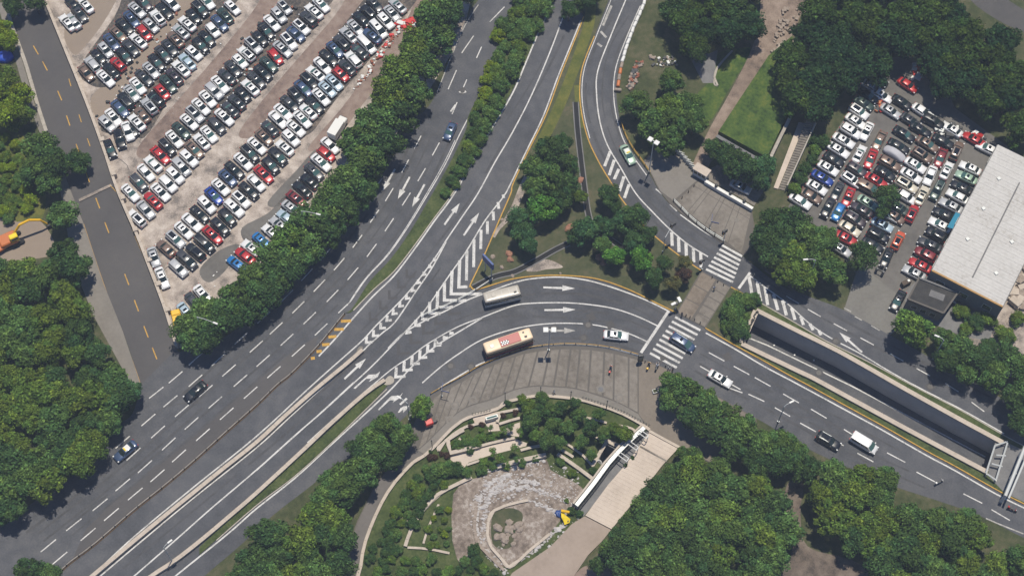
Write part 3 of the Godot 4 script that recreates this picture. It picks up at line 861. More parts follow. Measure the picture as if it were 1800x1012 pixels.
func build_walls() -> void:
	# wall between the side road and the lot, with piers
	var w := wall("lot_wall", G_RIGHT, 0.45, 0.0, 1.1, M.cream_stone, "pale parapet wall with square piers between side road and dirt lot", 2, 0.0)
	for p in [[212,352], [234,408], [259,461], [275,503], [291,548], [307,592], [196,310], [176,250]]:
		var q := at(p[0] + 2, p[1])
		var s := ST()
		box(s, q - w.position + Vector3(0.35, 0.7, 0), Vector3(0.95, 1.4, 0.95), 0.35, 0.06)
		obj("pier", s, M.cream_stone, w)
	wall("footway_wall", [10,0, 17,37, 44,111, 64,181, 80,230], 0.6, 0.0, 0.7, M.concrete, "low pale wall along the upper left edge of the side road", 2)
	wall("dividing_barrier", [637,614, 606,641, 556,682, 500,731, 450,777, 393,822, 336,868, 285,909, 235,950, 161,1012, 100,1062], 0.6, 0.0, 0.8, M.cream_stone, "long pale concrete barrier dividing the two middle carriageways")
	wall("dividing_wall", [676,667, 640,692, 578,747, 534,789, 450,866, 400,909, 350,951, 302,988, 259,1016, 200,1066], 0.6, 0.0, 0.8, M.cream_stone, "long pale concrete wall beside the long green planted strip")
	# guard fence along the four-lane road
	var p := curve([606,552, 561,607, 514,656, 487,678, 450,714, 397,761, 339,813, 289,855, 235,898, 168,956, 124,989, 100,1010, 40,1056])
	rail_fence("median_fence", p, 0.75, M.concrete, M.dark_metal, 2.6, "low brown and tan guard fence between four-lane road and upper carriageway", tinted("fence_tan", "concrete", Color(0.72, 0.6, 0.45)))
	rail_fence("guard_rail", curve([739,560, 750,553, 790,536, 830,515, 866,492]), 0.9, M.pale_steel, M.dark_metal, 4.0, "grey steel guard rail across the white chevron gore")
	rail_fence("slip_fence", curve([1184,354, 1196,366, 1216,386, 1240,405, 1270,424]), 1.1, M.steel, M.dark_metal, 2.2, "grey railing between slip road and the paved gate forecourt")
	rail_fence("plaza_fence", curve([757,693, 786,676, 816,660, 847,642, 900,620.5, 937,610.5, 984,605.5, 1034,606.5, 1081,613, 1122,624]), 0.5, M.yellow_paint, M.dark_metal, 2.1, "low yellow kerbside fence along the inside of the three-lane curve")
	rail_fence("bend_fence", curve([1092,218, 1100,240, 1112,262, 1128,284, 1143,305]), 0.9, M.yellow_paint, M.dark_metal, 2.2, "low orange brown railing on the outer side of the slip road bend")
	# lawn terrace walls
	wall("terrace_wall", [1260,238, 1300,261, 1348,288], 0.6, 0.0, 1.9, M.dark_concrete, "grey retaining wall along the foot of the bright lawn")
	wall("terrace_wall", [1350,287, 1372,241, 1393,197, 1400,170], 0.5, 0.0, 1.9, M.concrete, "pale retaining wall between the bright lawn and the steps")
	wall("forecourt_wall", [1240,317, 1270,335, 1300,352, 1324,366], 0.5, 0.0, 1.2, M.white_gloss, "low white wall behind the paved gate forecourt", 2)
	wall("path_kerb", [1262,150, 1256,146, 1258,125, 1268,110, 1280,97, 1288,88], 0.3, 0.0, 0.25, M.concrete, "thin pale edging beside the shaded grey yard")
	# island drain lines
	for d in [[[1012,180, 1015,225, 1020,270, 1026,320, 1032,365, 1037,388], "narrow dark drain trench running down the grassy island"], [[832,506, 870,487, 905,478, 940,460, 975,440, 1000,428], "narrow dark drain trench crossing the lower end of the island"], [[1052,410, 1070,420, 1088,432, 1100,440], "short dark drain trench between the island trees"]]:
		var s := ST()
		var c := curve(d[0])
		ribbon(s, c, 0.9, 0.142)
		var o := struct("drain", s, M.dark_void, d[1], "drain")
		var e := sides(c, 1.1)
		for side in e:
			s = ST()
			bar(s, side, 0.22, 0.13, 0.22)
			obj("drain_edge", s, M.dark_concrete, o)

func rail_fence(called: String, p: PackedVector2Array, h: float, rm: Material, pm: Material, step: float, label: String, foot: Material = null) -> void:
	var o := thing(called, label, "fence", Vector3(p[0].x, 0, p[0].y))
	var q := PackedVector2Array()
	for v in p:
		q.append(v - p[0])
	var s := ST()
	bar(s, q, 0.09, h - 0.09, h)
	obj("top_rail", s, rm, o)
	s = ST()
	bar(s, q, 0.07, h * 0.45, h * 0.45 + 0.07)
	obj("lower_rail", s, rm, o)
	if foot:
		s = ST()
		bar(s, q, 0.34, 0.0, 0.16)
		obj("fence_foot", s, foot, o)
	var post := ST()
	box(post, Vector3(0, (h + 0.06) * 0.5, 0), Vector3(0.16, h + 0.06, 0.16))
	var pmesh := mesh_of(post)
	var left := 0.0
	for k in q.size() - 1:
		var d := q[k].distance_to(q[k + 1])
		var t := left
		while t < d:
			var c := q[k].lerp(q[k + 1], t / d)
			var i := put("post", pmesh, pm, o)
			i.position = Vector3(c.x, 0, c.y)
			t += step
		left = t - d

# ---------------------------------------------------------------- the sunken road
func build_underpass() -> void:
	var n := pts(TRENCH_N, 0.5)
	var so := pts(TRENCH_S, 0.5)
	var deep := -5.4
	var dir := (n[3] - n[0]).normalized()
	var n2 := n.duplicate()
	n2.insert(0, n[0] - dir * 16.0)
	n2.append(n[n.size() - 1] + dir * 14.0)
	var s2 := so.duplicate()
	s2.insert(0, so[0] - dir * 16.0)
	s2.append(so[so.size() - 1] + dir * 14.0)
	var s := ST()
	flat_poly(s, joinp(n2, s2), deep)
	var floor_o := struct("sunken_road", s, M.asphalt, "dark asphalt road on the floor of the open trench", "road")
	s = ST()
	var l := pts([1315,593, 1350,607, 1501,680, 1733,803], deep)
	l.insert(0, l[0] - dir * 14.0)
	ribbon(s, l, 0.26, deep + 0.012)
	obj("lane_line", s, M.road_paint, floor_o)
	for k in [[1361,607.5], [1397,624.5], [1431,633.5]]:
		var q := at(k[0], k[1], deep)
		s = ST()
		box(s, Vector3(q.x, deep + 0.12, q.z), Vector3(0.3, 0.24, 0.3), 0.4, 0.05)
		obj("road_stud", s, M.white_gloss, floor_o)
	# retaining walls, faced with concrete panels
	for e in [[n2, 1, "long dark concrete retaining wall on the upper side of the sunken road"], [s2, -1, "long concrete retaining wall on the lower side of the sunken road"]]:
		var p: PackedVector2Array = e[0]
		s = ST()
		bar(s, p, 0.5, deep, -0.004)
		var o := struct("retaining_wall", s, M.trench_concrete, e[2], "wall")
		for k in range(1, p.size() - 2):
			var d := p[k].distance_to(p[k + 1])
			var u := (p[k + 1] - p[k]) / d
			var nn := Vector2(-u.y, u.x) * (1.0 if e[1] > 0 else -1.0)
			var cnt := int(d / 3.0)
			for j in cnt:
				var a := p[k] + u * (d * j / cnt + 0.04) + nn * 0.27
				var b := p[k] + u * (d * (j + 1) / cnt - 0.04) + nn * 0.27
				s = ST()
				bar(s, PackedVector2Array([a, b]), 0.06, deep + 0.3, -0.25 + R.randf_range(-0.02, 0.02))
				obj("wall_panel", s, M.trench_concrete, o)
	# tunnel mouths and roofs
	for e in [[0, 1, "tunnel mouth at the planted end of the sunken road"], [n2.size() - 1, n2.size() - 2, "tunnel mouth at the far end of the sunken road"]]:
		var a := n2[e[1]]
		var b := s2[e[1]]
		s = ST()
		bar(s, PackedVector2Array([a, b]), 0.6, -1.3, 0.0)
		prism(s, PackedVector2Array([a, b, s2[e[0]], n2[e[0]]]), -1.2, -0.3)
		struct("tunnel_mouth", s, M.dark_concrete, e[2], "tunnel")
		s = ST()
		bar(s, PackedVector2Array([n2[e[0]], s2[e[0]]]), 0.4, deep, -0.3)
		struct("tunnel_end", s, M.dark_void, "dark end wall inside the " + e[2].substr(0, 12) + (" under the bushes" if e[0] == 0 else " under the white frame"), "tunnel")
	# pale parapets on top
	wall("trench_parapet", TRENCH_N, 0.75, -0.02, 0.62, M.cream_stone, "pale stone parapet along the upper side of the sunken road", 2, 0.5)
	wall("trench_parapet", TRENCH_S, 0.75, -0.02, 0.62, M.cream_stone, "pale stone parapet along the lower side of the sunken road", 2, 0.5)
	var pt := wall("portal_parapet", [1329.5,546.5, 1317,574, 1304.5,602.5], 1.0, -0.02, 0.66, M.cream_stone, "short pale parapet with dark stones over the planted tunnel mouth", 2, 0.5)
	for k in 16:
		var f := k / 15.0
		var q := at(lerpf(1331, 1307, f) + R.randf_range(-2, 1), lerpf(549, 601, f), 0.62) - pt.position
		s = ST()
		box(s, Vector3(q.x, 0.74, q.z), Vector3(R.randf_range(0.25, 0.6), 0.24, R.randf_range(0.25, 0.5)), R.randf() * 3.0, 0.07)
		obj("stone", s, M.dark_roof, pt)
	# the white frame over the far end
	var fr := thing("steel_gantry", "white ladder-shaped steel gantry lying over the far end of the trench", "gantry", at(1752, 808))
	var bars := [[1750,783, 1734,832], [1772,778, 1752,843], [1750,783, 1772,776], [1752,800, 1769,801], [1744,815, 1763,820], [1736,833, 1752,844]]
	for b in bars:
		s = ST()
		var p0 := at(b[0], b[1], 1.2) - fr.position
		var p1 := at(b[2], b[3], 1.2) - fr.position
		tube(s, p0, p1, 0.17, 0.17, 6)
		obj("beam", s, M.pale_steel, fr)
	for b in [[1750,783], [1736,833], [1772,778], [1752,844]]:
		s = ST()
		var p0 := at(b[0], b[1], 1.2) - fr.position
		tube(s, Vector3(p0.x, 0.0, p0.z), p0, 0.15, 0.15, 6)
		obj("upright", s, M.pale_steel, fr)
	fr = thing("pipe_bridge", "white pipe bridge crossing the roads past the far trench end", "bridge", at(1782, 830))
	for b in [[1803,785, 1768,872, 0.32], [1810,792, 1774,876, 0.2]]:
		s = ST()
		tube(s, at(b[0], b[1], 3.2) - fr.position, at(b[2], b[3], 3.2) - fr.position, b[4], b[4], 10)
		obj("pipe", s, M.pale_steel, fr)
	for b in [[1769,871], [1786,831], [1801,791]]:
		s = ST()
		var p0 := at(b[0], b[1], 3.2) - fr.position
		tube(s, Vector3(p0.x, 0.0, p0.z), p0, 0.3, 0.25, 8)
		obj("pipe_leg", s, M.white_gloss, fr)
	s = ST()
	flat_poly(s, pts([1752,768, 1775,780, 1850,815, 1850,905, 1767,867, 1737,836]), 0.142)
	struct("deck", s, M.dark_concrete, "dark paved deck over the far tunnel mouth", "pavement")

# ---------------------------------------------------------------- paved plazas
func along_curve(p: PackedVector2Array, t: float) -> Vector2:
	var total := 0.0
	for i in p.size() - 1:
		total += p[i].distance_to(p[i + 1])
	var want := clampf(t, 0, 1) * total
	for i in p.size() - 1:
		var d := p[i].distance_to(p[i + 1])
		if want <= d:
			return p[i].lerp(p[i + 1], want / maxf(d, 0.0001))
		want -= d
	return p[p.size() - 1]

func panels(parent: Node, upper: PackedVector2Array, lower: PackedVector2Array, cuts: Array, y0: float, y1: float, m: Material, across := [0.0, 1.0], gap := 0.16) -> void:
	for i in cuts.size() - 1:
		for j in across.size() - 1:
			var u0 := along_curve(upper, cuts[i])
			var u1 := along_curve(upper, cuts[i + 1])
			var l0 := along_curve(lower, cuts[i])
			var l1 := along_curve(lower, cuts[i + 1])
			var g: float = gap * (1.0 if i % 2 else 0.55)
			var du := (u1 - u0).normalized() * g
			var dl := (l1 - l0).normalized() * g
			var a := (u0 + du).lerp(l0 + dl, across[j])
			var b := (u1 - du).lerp(l1 - dl, across[j])
			var c := (u1 - du).lerp(l1 - dl, across[j + 1])
			var d := (u0 + du).lerp(l0 + dl, across[j + 1])
			var n := (d - a).normalized() * 0.06
			var s := ST()
			prism(s, PackedVector2Array([a + n, b + n, c - n, d - n]), y0, y1 + R.randf_range(-0.004, 0.004))
			obj("paving_panel", s, m, parent)

func build_plazas() -> void:
	tinted("paving_warm", "paving", Color(1.0, 0.97, 0.94))
	var edge := curve(GARDEN_EDGE)
	var outline := cat2([curve(C_LOW), curve(C_LOW2.slice(0, 8)), pts([1330,735, 1330,790, 1265,822, 1194,786, 1143,757]), rev(edge), pts([606,1012, 615,951, 628,915, 655,860, 680,825, 712,778, 732,735])])
	var o := slab("plaza", outline, 0.0, 0.11, M.paving_joint, "fan-shaped paved plaza inside the three-lane curve", "pavement")
	var upper := curve([762,700, 786,685, 816,669, 847,651, 900,629, 937,619, 984,614, 1034,615, 1081,622, 1122,633])
	var lower := curve([735,790, 752,775, 775,752, 800,728, 825,713, 868,700, 905,684, 942,678, 972,679, 1010,682, 1048,693, 1085,706, 1122,726])
	var cuts := [0.0]
	while cuts[cuts.size() - 1] < 0.985:
		cuts.append(minf(1.0, cuts[cuts.size() - 1] + R.randf_range(0.04, 0.075)))
	panels(o, upper, lower, cuts, 0.11, 0.128, M.paving, [0.0, 1.0], 0.24)
	var s := ST()
	prism(s, joinp(curve([735,792, 752,777, 775,754, 800,730, 825,715, 868,702, 905,686, 942,680, 972,681, 1010,684, 1048,695, 1085,708, 1122,728]), curve([748,800, 766,782, 790,756, 813,738, 830,730, 873,719, 884,708, 905,702, 942,695, 972,696, 1003,699, 1022,702, 1046,709, 1068,716, 1098,728, 1135,749])), 0.11, 0.126)
	obj("footway_band", s, M.footway, o)
	s = ST()
	prism(s, cat2([pts([1123,633, 1165,646, 1217,673, 1261,698, 1328,736]), pts([1326,788, 1265,820, 1196,785, 1143,755, 1123,728])]), 0.11, 0.124)
	obj("footway_band", s, tinted("footway_worn", "footway", Color(0.98, 0.95, 0.92)), o)
	s = ST()
	prism(s, pts([733,792, 746,801, 729,809, 692,848, 665,893, 640,956, 628,1010, 608,1010, 617,951, 630,915, 657,860, 682,825, 712,782]), 0.11, 0.125)
	obj("footway_band", s, tinted("grey_path", "footway", Color(0.86, 0.86, 0.88)), o)
	for c in [[920,714, 0.0], [930,700, 0.2]]:
		pass
	for c in [[1056,684.5], [1089,700], [831,704], [800,713], [791,738]]:
		var q := at(c[0], c[1])
		s = ST()
		box(s, Vector3(q.x, 0.14, q.z), Vector3(1.5, 0.04, 1.5), 0.3, 0.01)
		obj("manhole_surround", s, M.footway, o)
		s = ST()
		tube(s, Vector3(q.x, 0.15, q.z), Vector3(q.x, 0.172, q.z), 0.52, 0.5, 14)
		obj("manhole_cover", s, M.dark_concrete if c[0] == 1056 else M.paving, o)
	# the paved crossing between the two zebra crossings
	o = slab("crossing_plaza", pts([1189,550, 1233,476, 1285,505, 1240,577]), 0.0, 0.11, M.paving_joint, "paved crossing place between the two zebra crossings", "pavement")
	var ua := pts([1191,549, 1234,478])
	var la := pts([1215,562, 1259,492])
	var lb := pts([1218,564, 1262,493])
	var ub := pts([1239,575, 1284,506])
	panels(o, ua, la, [0.0, 0.34, 0.68, 1.0], 0.11, 0.126, M.paving_warm, [0.0, 1.0], 0.12)
	panels(o, lb, ub, [0.0, 0.2, 0.4, 0.6, 0.8, 1.0], 0.11, 0.126, M.paving, [0.0, 1.0], 0.14)
	# the forecourt of the upper gate
	o = slab("gate_forecourt", pts([1143,303, 1130,285, 1150,262, 1200,275, 1240,312, 1322,368, 1330,420, 1309,450, 1263,424, 1216,390, 1179,360, 1159,336]), 0.0, 0.11, M.paving_joint, "paved forecourt of the upper gate beside the slip road", "pavement")
	s = ST()
	prism(s, pts([1145,304, 1132,286, 1152,264, 1198,277, 1226,317, 1184,353, 1161,336]), 0.11, 0.127)
	obj("apron", s, M.footway, o)
	panels(o, pts([1229,318, 1322,369]), pts([1186,356, 1304,446]), [0.0, 0.19, 0.26, 0.45, 0.52, 0.7, 0.8, 1.0], 0.11, 0.127, M.paving, [0.0, 0.22, 1.0], 0.1)
	var q2 := at(1295, 387)
	s = ST()
	tube(s, Vector3(q2.x, 0.12, q2.z), Vector3(q2.x, 0.142, q2.z), 0.5, 0.48, 14)
	obj("manhole_cover", s, M.footway, o)
	# service strip past the gate wall
	slab("gate_lane", pts([1238,302, 1262,290, 1330,318, 1352,322, 1326,362, 1242,314]), 0.0, 0.09, M.paving, "worn strip of paving behind the low white gate wall", "pavement")
	# outdoor steps beside the lawn
	var st := thing("steps", "long flight of brown outdoor steps beside the lawn terrace", "steps", at(1404, 276))
	var a0 := v2(at(1404, 216) - st.position)
	var a1 := v2(at(1431, 221) - st.position)
	var b0 := v2(at(1360, 331) - st.position)
	var b1 := v2(at(1379, 336) - st.position)
	s = ST()
	prism(s, PackedVector2Array([a0, a0.lerp(a1, 0.42), b0.lerp(b1, 0.42), b0]), 0.0, 0.3)
	obj("ramp", s, M.beige_deck, st)
	for k in 30:
		var t0 := k / 30.0
		var t1 := (k + 0.86) / 30.0
		s = ST()
		prism(s, PackedVector2Array([a0.lerp(b0, t0).lerp(a1.lerp(b1, t0), 0.46), a1.lerp(b1, t0), a1.lerp(b1, t1), a0.lerp(b0, t1).lerp(a1.lerp(b1, t1), 0.46)]), 0.0, 2.2 * (1.0 - t0) + 0.12)
		obj("step", s, M.paving, st)
	s = ST()
	bar(s, PackedVector2Array([a1 + Vector2(0.25, 0), b1 + Vector2(0.25, 0)]), 0.25, 0.0, 2.3)
	obj("handrail_wall", s, M.concrete, st)

# ---------------------------------------------------------------- the sunken garden
func build_garden() -> void:
	var edge := curve(GARDEN_EDGE)
	var outline := cat2([edge, pts([1133,764, 1102,795, 1069,828, 1048,858, 1013,900, 1000,1060])])
	var s := ST()
	for p in holed(outline, [pts(PIT)]):
		flat_poly(s, p, 0.02)
	struct("garden_lawn", s, M.grass, "green planted ground of the terraced garden", "lawn")
	wall("garden_wall", GARDEN_EDGE, 0.45, 0.0, 0.5, M.cream_stone, "low cream wall round the outer edge of the garden", 3, 0.3)
	# terraces: low cream walls
	var walls := [
		[[771,792, 770,785, 789,770, 810,753, 841,744, 852,744], 0.38, 0.50, "angled cream terrace wall nearest the plaza kerb"],
		[[791,793, 786,776, 799,765, 816,756], 0.34, 0.61, "inner angled cream terrace wall behind the first one"],
		[[807,788, 804.5,776, 811,767], 0.30, 0.66, "short curved cream planter wall among the terrace bushes"],
		[[790,796, 815,790, 842,783], 0.60, 0.90, "bright white topped wall above the cream garden court"],
		[[874,742, 874,727, 890,723, 915,717.5], 0.38, 0.55, "cream planter wall round the purple domed shrubs"],
		[[877,745, 895,739, 914,734], 0.38, 0.55, "straight cream wall below the purple domed shrubs"],
		[[820,817, 836,811, 855,807], 0.30, 0.44, "low cream kerb wall at the foot of the garden court"],
		[[842,784, 872,776, 905,769], 0.38, 0.55, "tan edge wall along the upper side of the garden court"],
		[[915,791, 937,785, 955,782], 0.38, 0.50, "short tan wall half hidden among garden saplings"],
		[[873,820, 915,809, 960,799], 0.68, 0.90, "long white coping wall above the rocky court"],
		[[1030,733.5, 1048,737, 1067,743], 0.30, 0.44, "broken tan stone edging between garden trees"],
		[[1088,747, 1102,749, 1113,754, 1124,762], 0.30, 0.44, "curved tan edging running to the white parapet"],
		[[988,774, 1003,784, 1018,794, 1031,806, 1043,820], 0.30, 0.50, "thin tan wall curving down to the dark opening"],
		[[980,797, 1011,818, 1047,845], 0.52, 0.72, "straight thick tan wall above the grassy slope"],
		[[980,786, 994,794, 1008,803], 0.38, 0.50, "short tan wall parallel to the thick one"],
		[[1046,765, 1072,776, 1098,789], 0.68, 0.50, "tan beam wall at the head of the dark opening"],
		[[1066,777, 1054,797, 1042,818], 0.52, 0.50, "tan side wall of the dark opening"],
		[[829,838, 800,852, 767,870, 747,892, 730,915, 719,938, 712,960], 0.52, 0.55, "long tan wall curving down the lower garden slope"],
		[[818,846, 790,858, 765,876, 742,901], 0.22, 0.28, "thin inner edging beside the long curving tan wall"],
		[[771,886, 761,908, 751,931, 744,955], 0.26, 0.28, "narrow tan garden edging on the lower slope"],
		[[716,962, 750,964, 790,972], 0.30, 0.33, "low tan edging along the bottom of the lower terrace"],
		[[690,902, 703,908, 717,916], 0.30, 0.28, "short broken cream edging in the lower shrubs"]]
	for w in walls:
		wall("garden_terrace_wall", w[0], w[1], 0.0, w[2], M.cream_stone, w[3], 3, w[2])
	sheet("garden_court", pts([790,799, 842,788, 866,782, 905,771, 927,779, 925,784, 862,800, 823,813, 817,822, 810,822, 792,808]), 0.04, M.beige_deck, "cream paved court in the upper garden", "pavement")
	sheet("garden_court", pts([879,757, 905,745, 914,742, 915,768, 900,766, 885,763]), 0.04, M.beige_deck, "small cream paved court below the purple shrubs", "pavement")
	sheet("garden_entrance", pts([830,734, 873,724, 884,722, 874,729, 876,745, 879,757, 859,758.5, 854,745, 835,745]), 0.05, M.beige_deck, "cream paved garden entrance behind the picket fence", "pavement")
	var ps := ST()
	box(ps, Vector3.ZERO, Vector3(0.07, 1.15, 0.14))
	var pm := mesh_of(ps)
	for f in [[[828,731, 845,727, 864,722], "short dark green picket fence at the garden entrance", 0.55], [[1022,701, 1046,708, 1070,716, 1098,727.5, 1120,739, 1143,751], "long dark green picket fence along the upper garden edge", 0.55]]:
		var c := curve(f[0])
		var o := thing("picket_fence", f[1], "fence", Vector3(c[0].x, 0.1, c[0].y))
		var q := PackedVector2Array()
		for v in c:
			q.append(v - c[0])
		var rs := ST()
		bar(rs, q, 0.05, 0.9, 0.96)
		obj("rail", rs, M.dark_metal, o)
		var total := 0.0
		for k in q.size() - 1:
			total += q[k].distance_to(q[k + 1])
		var cnt := int(total / f[2])
		for k in cnt:
			var v := along_curve(q, (k + 0.5) / cnt)
			var i := put("picket", pm, tinted("picket_green", "dark_metal", lin(0.03, 0.05, 0.035)) if k == 0 and not M.has("picket_green") else M.picket_green, o)
			i.position = Vector3(v.x, 0.575, v.y)
			i.rotation = Vector3(R.randf_range(-0.12, 0.12), R.randf_range(-0.5, 0.5), R.randf_range(-0.12, 0.12))
	# stairwell planter beside the entrance
	var sw := thing("stairwell", "grey glazed stairwell box in the garden entrance", "stairwell", at(864, 741))
	s = ST()
	var bs := pts([853,738, 874,732, 876,737, 855,743])
	for k in bs.size():
		bs[k] -= v2(sw.position)
	prism(s, bs, 0.05, 1.3)
	obj("stairwell_body", s, M.pale_steel, sw)
	s = ST()
	var bs2 := pts([855,739, 872.5,734, 874,736.5, 857,741.5])
	for k in bs2.size():
		bs2[k] -= v2(sw.position)
	prism(s, bs2, 1.28, 1.34)
	obj("glass_lid", s, M.glass_teal, sw)
	# the dark opening down to the lower level
	var pit := pts(PIT)
	s = ST()
	flat_poly(s, pit, -5.0)
	for k in 4:
		bar(s, PackedVector2Array([pit[k], pit[(k + 1) % 4]]), 0.4, -5.0, 0.015)
	struct("sunken_opening", s, M.dark_concrete, "dark opening to the lower level beside the white parapet", "opening")
	var arc := thing("white_arch", "curved white tube inside the dark opening", "tube", at(1055, 812))
	var prev := at(1050, 810, 0.4) - arc.position
	s = ST()
	for k in 7:
		var t := (k + 1) / 7.0
		var nx := at(lerpf(1050, 1058, sin(t * PI / 2)), lerpf(808, 817, 1 - cos(t * PI / 2)), lerpf(0.4, -1.0, t)) - arc.position
		tube(s, prev, nx, 0.18, 0.18, 6)
		prev = nx
	obj("tube", s, M.white_gloss, arc)
	# white parapet wall and beige ramp
	var pw := wall("white_parapet", [1133,751, 1095,786, 1069,815, 1048,844, 1030,867, 1013,888], 0.6, 0.0, 2.0, M.pale_steel, "tall white parapet wall beside the beige ramp")
	s = ST()
	var e := sides(pts([1133,751, 1095,786, 1069,815, 1048,844, 1030,867, 1013,888], 2.0), 1.35)
	var side: PackedVector2Array = e[0] if at(1100, 815).distance_to(Vector3(e[0][1].x, 0, e[0][1].y)) < at(1100, 815).distance_to(Vector3(e[1][1].x, 0, e[1][1].y)) else e[1]
	var other: PackedVector2Array = e[1] if side == e[0] else e[0]
	var glass := thing("parapet_railing", "dark glass railing panels along the beige ramp side of the parapet", "railing", Vector3(side[0].x, 0, side[0].y))
	for k in 24:
		var a := along_curve(side, k / 24.0 + 0.003) - side[0]
		var b := along_curve(side, (k + 1) / 24.0 - 0.003) - side[0]
		s = ST()
		bar(s, PackedVector2Array([a, b]), 0.06, 0.0, 1.75)
		obj("glass_panel", s, M.glass_dark, glass)
	var tan := ST()
	bar(tan, other, 0.35, 0.0, 1.9)
	obj("tan_facing", tan, M.cream_stone, pw).position = -pw.position
	for k in [[1133.5,764], [1116,784.5], [1099,804]]:
		var q := at(k[0], k[1], 2.0)
		var u := thing("white_bracket", "white hoop bracket on the parapet, " + ["nearest the plaza", "middle of the three", "nearest the dark opening"][[1133.5, 1116, 1099].find(k[0])], "bracket", Vector3(q.x, 0, q.z))
		s = ST()
		tube(s, Vector3(-1.0, 2.7, -0.8), Vector3(0.6, 2.7, 0.4), 0.09, 0.09, 6)
		tube(s, Vector3(0.6, 2.7, 0.4), Vector3(0.2, 2.7, 1.0), 0.09, 0.09, 6)
		tube(s, Vector3(0.2, 2.7, 1.0), Vector3(-1.3, 2.7, -0.2), 0.09, 0.09, 6)
		obj("hoop", s, M.white_gloss, u)
		s = ST()
		tube(s, Vector3(0.5, 0.0, 0.6), Vector3(0.5, 2.7, 0.6), 0.08, 0.08, 6)
		obj("post", s, M.white_gloss, u)
	sheet("parapet_walk", pts([1137,757, 1098,790, 1071,819, 1050,848, 1031,871, 1013,892, 1026,908, 1069,855, 1102,817, 1143,761]), 0.06, M.dark_concrete, "dark paved strip between the white parapet and the beige ramp", "pavement")
	var deck := slab("ramp_deck", pts([1143,759, 1194,787, 1165,818, 1123,872, 1075,931, 1029,907, 1069,853, 1102,815]), 0.0, 0.4, M.beige_deck, "broad beige paved ramp beside the tall white parapet", "ramp")
	var dl := pts([1140,763, 1102,815, 1069,853, 1031,905])
	var dr := pts([1190,788, 1164,817, 1123,871, 1076,928])
	var dcuts := []
	for k in 27:
		dcuts.append(k / 26.0)
	panels(deck, dl, dr, dcuts, 0.4, 0.43, M.beige_deck, [0.0, 0.36, 0.7, 1.0], 0.03)
	s = ST()
	bar(s, pts([1125,786, 1150,800, 1172,812]), 0.35, 0.44, 0.446)
	obj("joint", s, M.paving, deck)
	s = ST()
	bar(s, pts([1141,759, 1168,774, 1194,788]), 0.5, 0.0, 0.62)
	obj("threshold_kerb", s, M.cream_stone, deck)
	slab("lower_deck", pts([1028,908, 1074,932, 1060,950, 1034,976, 1011,1010, 990,1040, 880,1040, 900,1008, 967,962, 1005,922]), 0.0, 0.32, tinted("deck_grey", "beige_deck", Color(0.80, 0.78, 0.77)), "greyer lower part of the beige ramp", "ramp")
	sheet("red_earth", curve_closed([1005,1030, 1020,1000, 1045,992, 1066,995, 1075,1030]), 0.03, M.rust_dirt, "reddish bare earth below the ramp")
	# the rocky court with its basin
	sheet("rocky_court", curve_closed([875,821, 915,810, 957,802, 968,826, 1000,842, 1022,856, 1026,869, 1010,893, 985,915, 967,937, 930,970, 897,999, 870,985, 850,966, 833,956, 814,998, 795,950, 797,868, 822,845, 847,837], 2), 0.05, M.rock_floor, "brown rocky floor round the lower basin", "court")
	var basin := slab("basin_floor", curve_closed([868,899, 900,888, 925,884, 960,900, 975,915, 962,936, 897,992, 868,962, 861,945, 862,918], 3), 0.05, 0.12, M.rock_floor, "brown floor of the pointed oval basin", "basin")
	s = ST()
	flat_poly(s, curve_closed([869,902, 895,893, 916,900, 918,915, 905,935, 900,960, 880,965, 866,955, 863,925], 3), 0.13)
	obj("mossy_bed", s, M.island_grass, basin)
	wall("basin_wall", [967,938, 930,968, 896,997, 878,978, 864,963, 857,945, 858,918, 865,899, 896,886, 928,879], 0.38, 0.0, 0.45, M.cream_stone, "cream rim wall round the pointed oval basin", 4, 0.4)
	wall("outer_rim_wall", [838,890, 834,915, 835,942, 842,958, 870,986, 886,1002], 0.4, 0.0, 0.4, M.stone, "thin pale outer rim left of the basin", 4, 0.4)
	var rock := thing("rockery", "heap of pale boulders with plants in the middle of the basin", "rockery", at(895, 930))
	for k in 22:
		var a := R.randf() * TAU
		var d := R.randf() * 2.4
		rock_piece(rock, Vector3(cos(a) * d - 0.3, 0.1, sin(a) * d * 1.3), R.randf_range(0.35, 0.95), M.stone)
	for k in 5:
		tree(891 + k * 3, 922 + (k * 7) % 16, 3.2, "dark", "small green bush growing in the rockery, %s from the left" % nth(k), "rockery bushes", "shrub")
	# rubble strewn over the court
	var mm := MultiMesh.new()
	mm.transform_format = MultiMesh.TRANSFORM_3D
	mm.mesh = rock_mesh(3)
	var places := []
	for k in 1500:
		var px := R.randf_range(800, 1020)
		var py := R.randf_range(808, 1000)
		var ridge := absf(Vector2(px - 905, (py - 905) * 1.05).length() - 72.0)
		var top := py < 885 and px > 850 and py > 800 + absf(px - 930) * 0.33
		if (ridge < 8 and py < 965 and px < 905) or (top and R.randf() < 0.75) or (px > 920 and absf((py - 1000) + (px - 930) * 0.95) < 9):
			places.append(at(px, py, 0.08))
	for c in [[[900,832, 868,846, 848,868, 840,895, 838,920, 842,945], 260], [[893,838, 870,855, 857,880, 853,905, 850,935], 160], [[862,862, 890,850, 920,846, 950,850], 200], [[860,872, 885,862, 915,856, 945,862, 975,872, 1005,886], 260], [[845,830, 880,822, 920,815, 955,808], 220], [[915,985, 945,962, 975,935, 1000,915], 200], [[852,965, 872,990, 890,1006], 110], [[930,880, 960,892, 985,905], 90]]:
		var cv := curve(c[0])
		for k in c[1]:
			var q := along_curve(cv, R.randf()) + Vector2(R.randfn(), R.randfn()) * 0.22
			places.append(Vector3(q.x, 0.08, q.y))
	mm.instance_count = places.size()
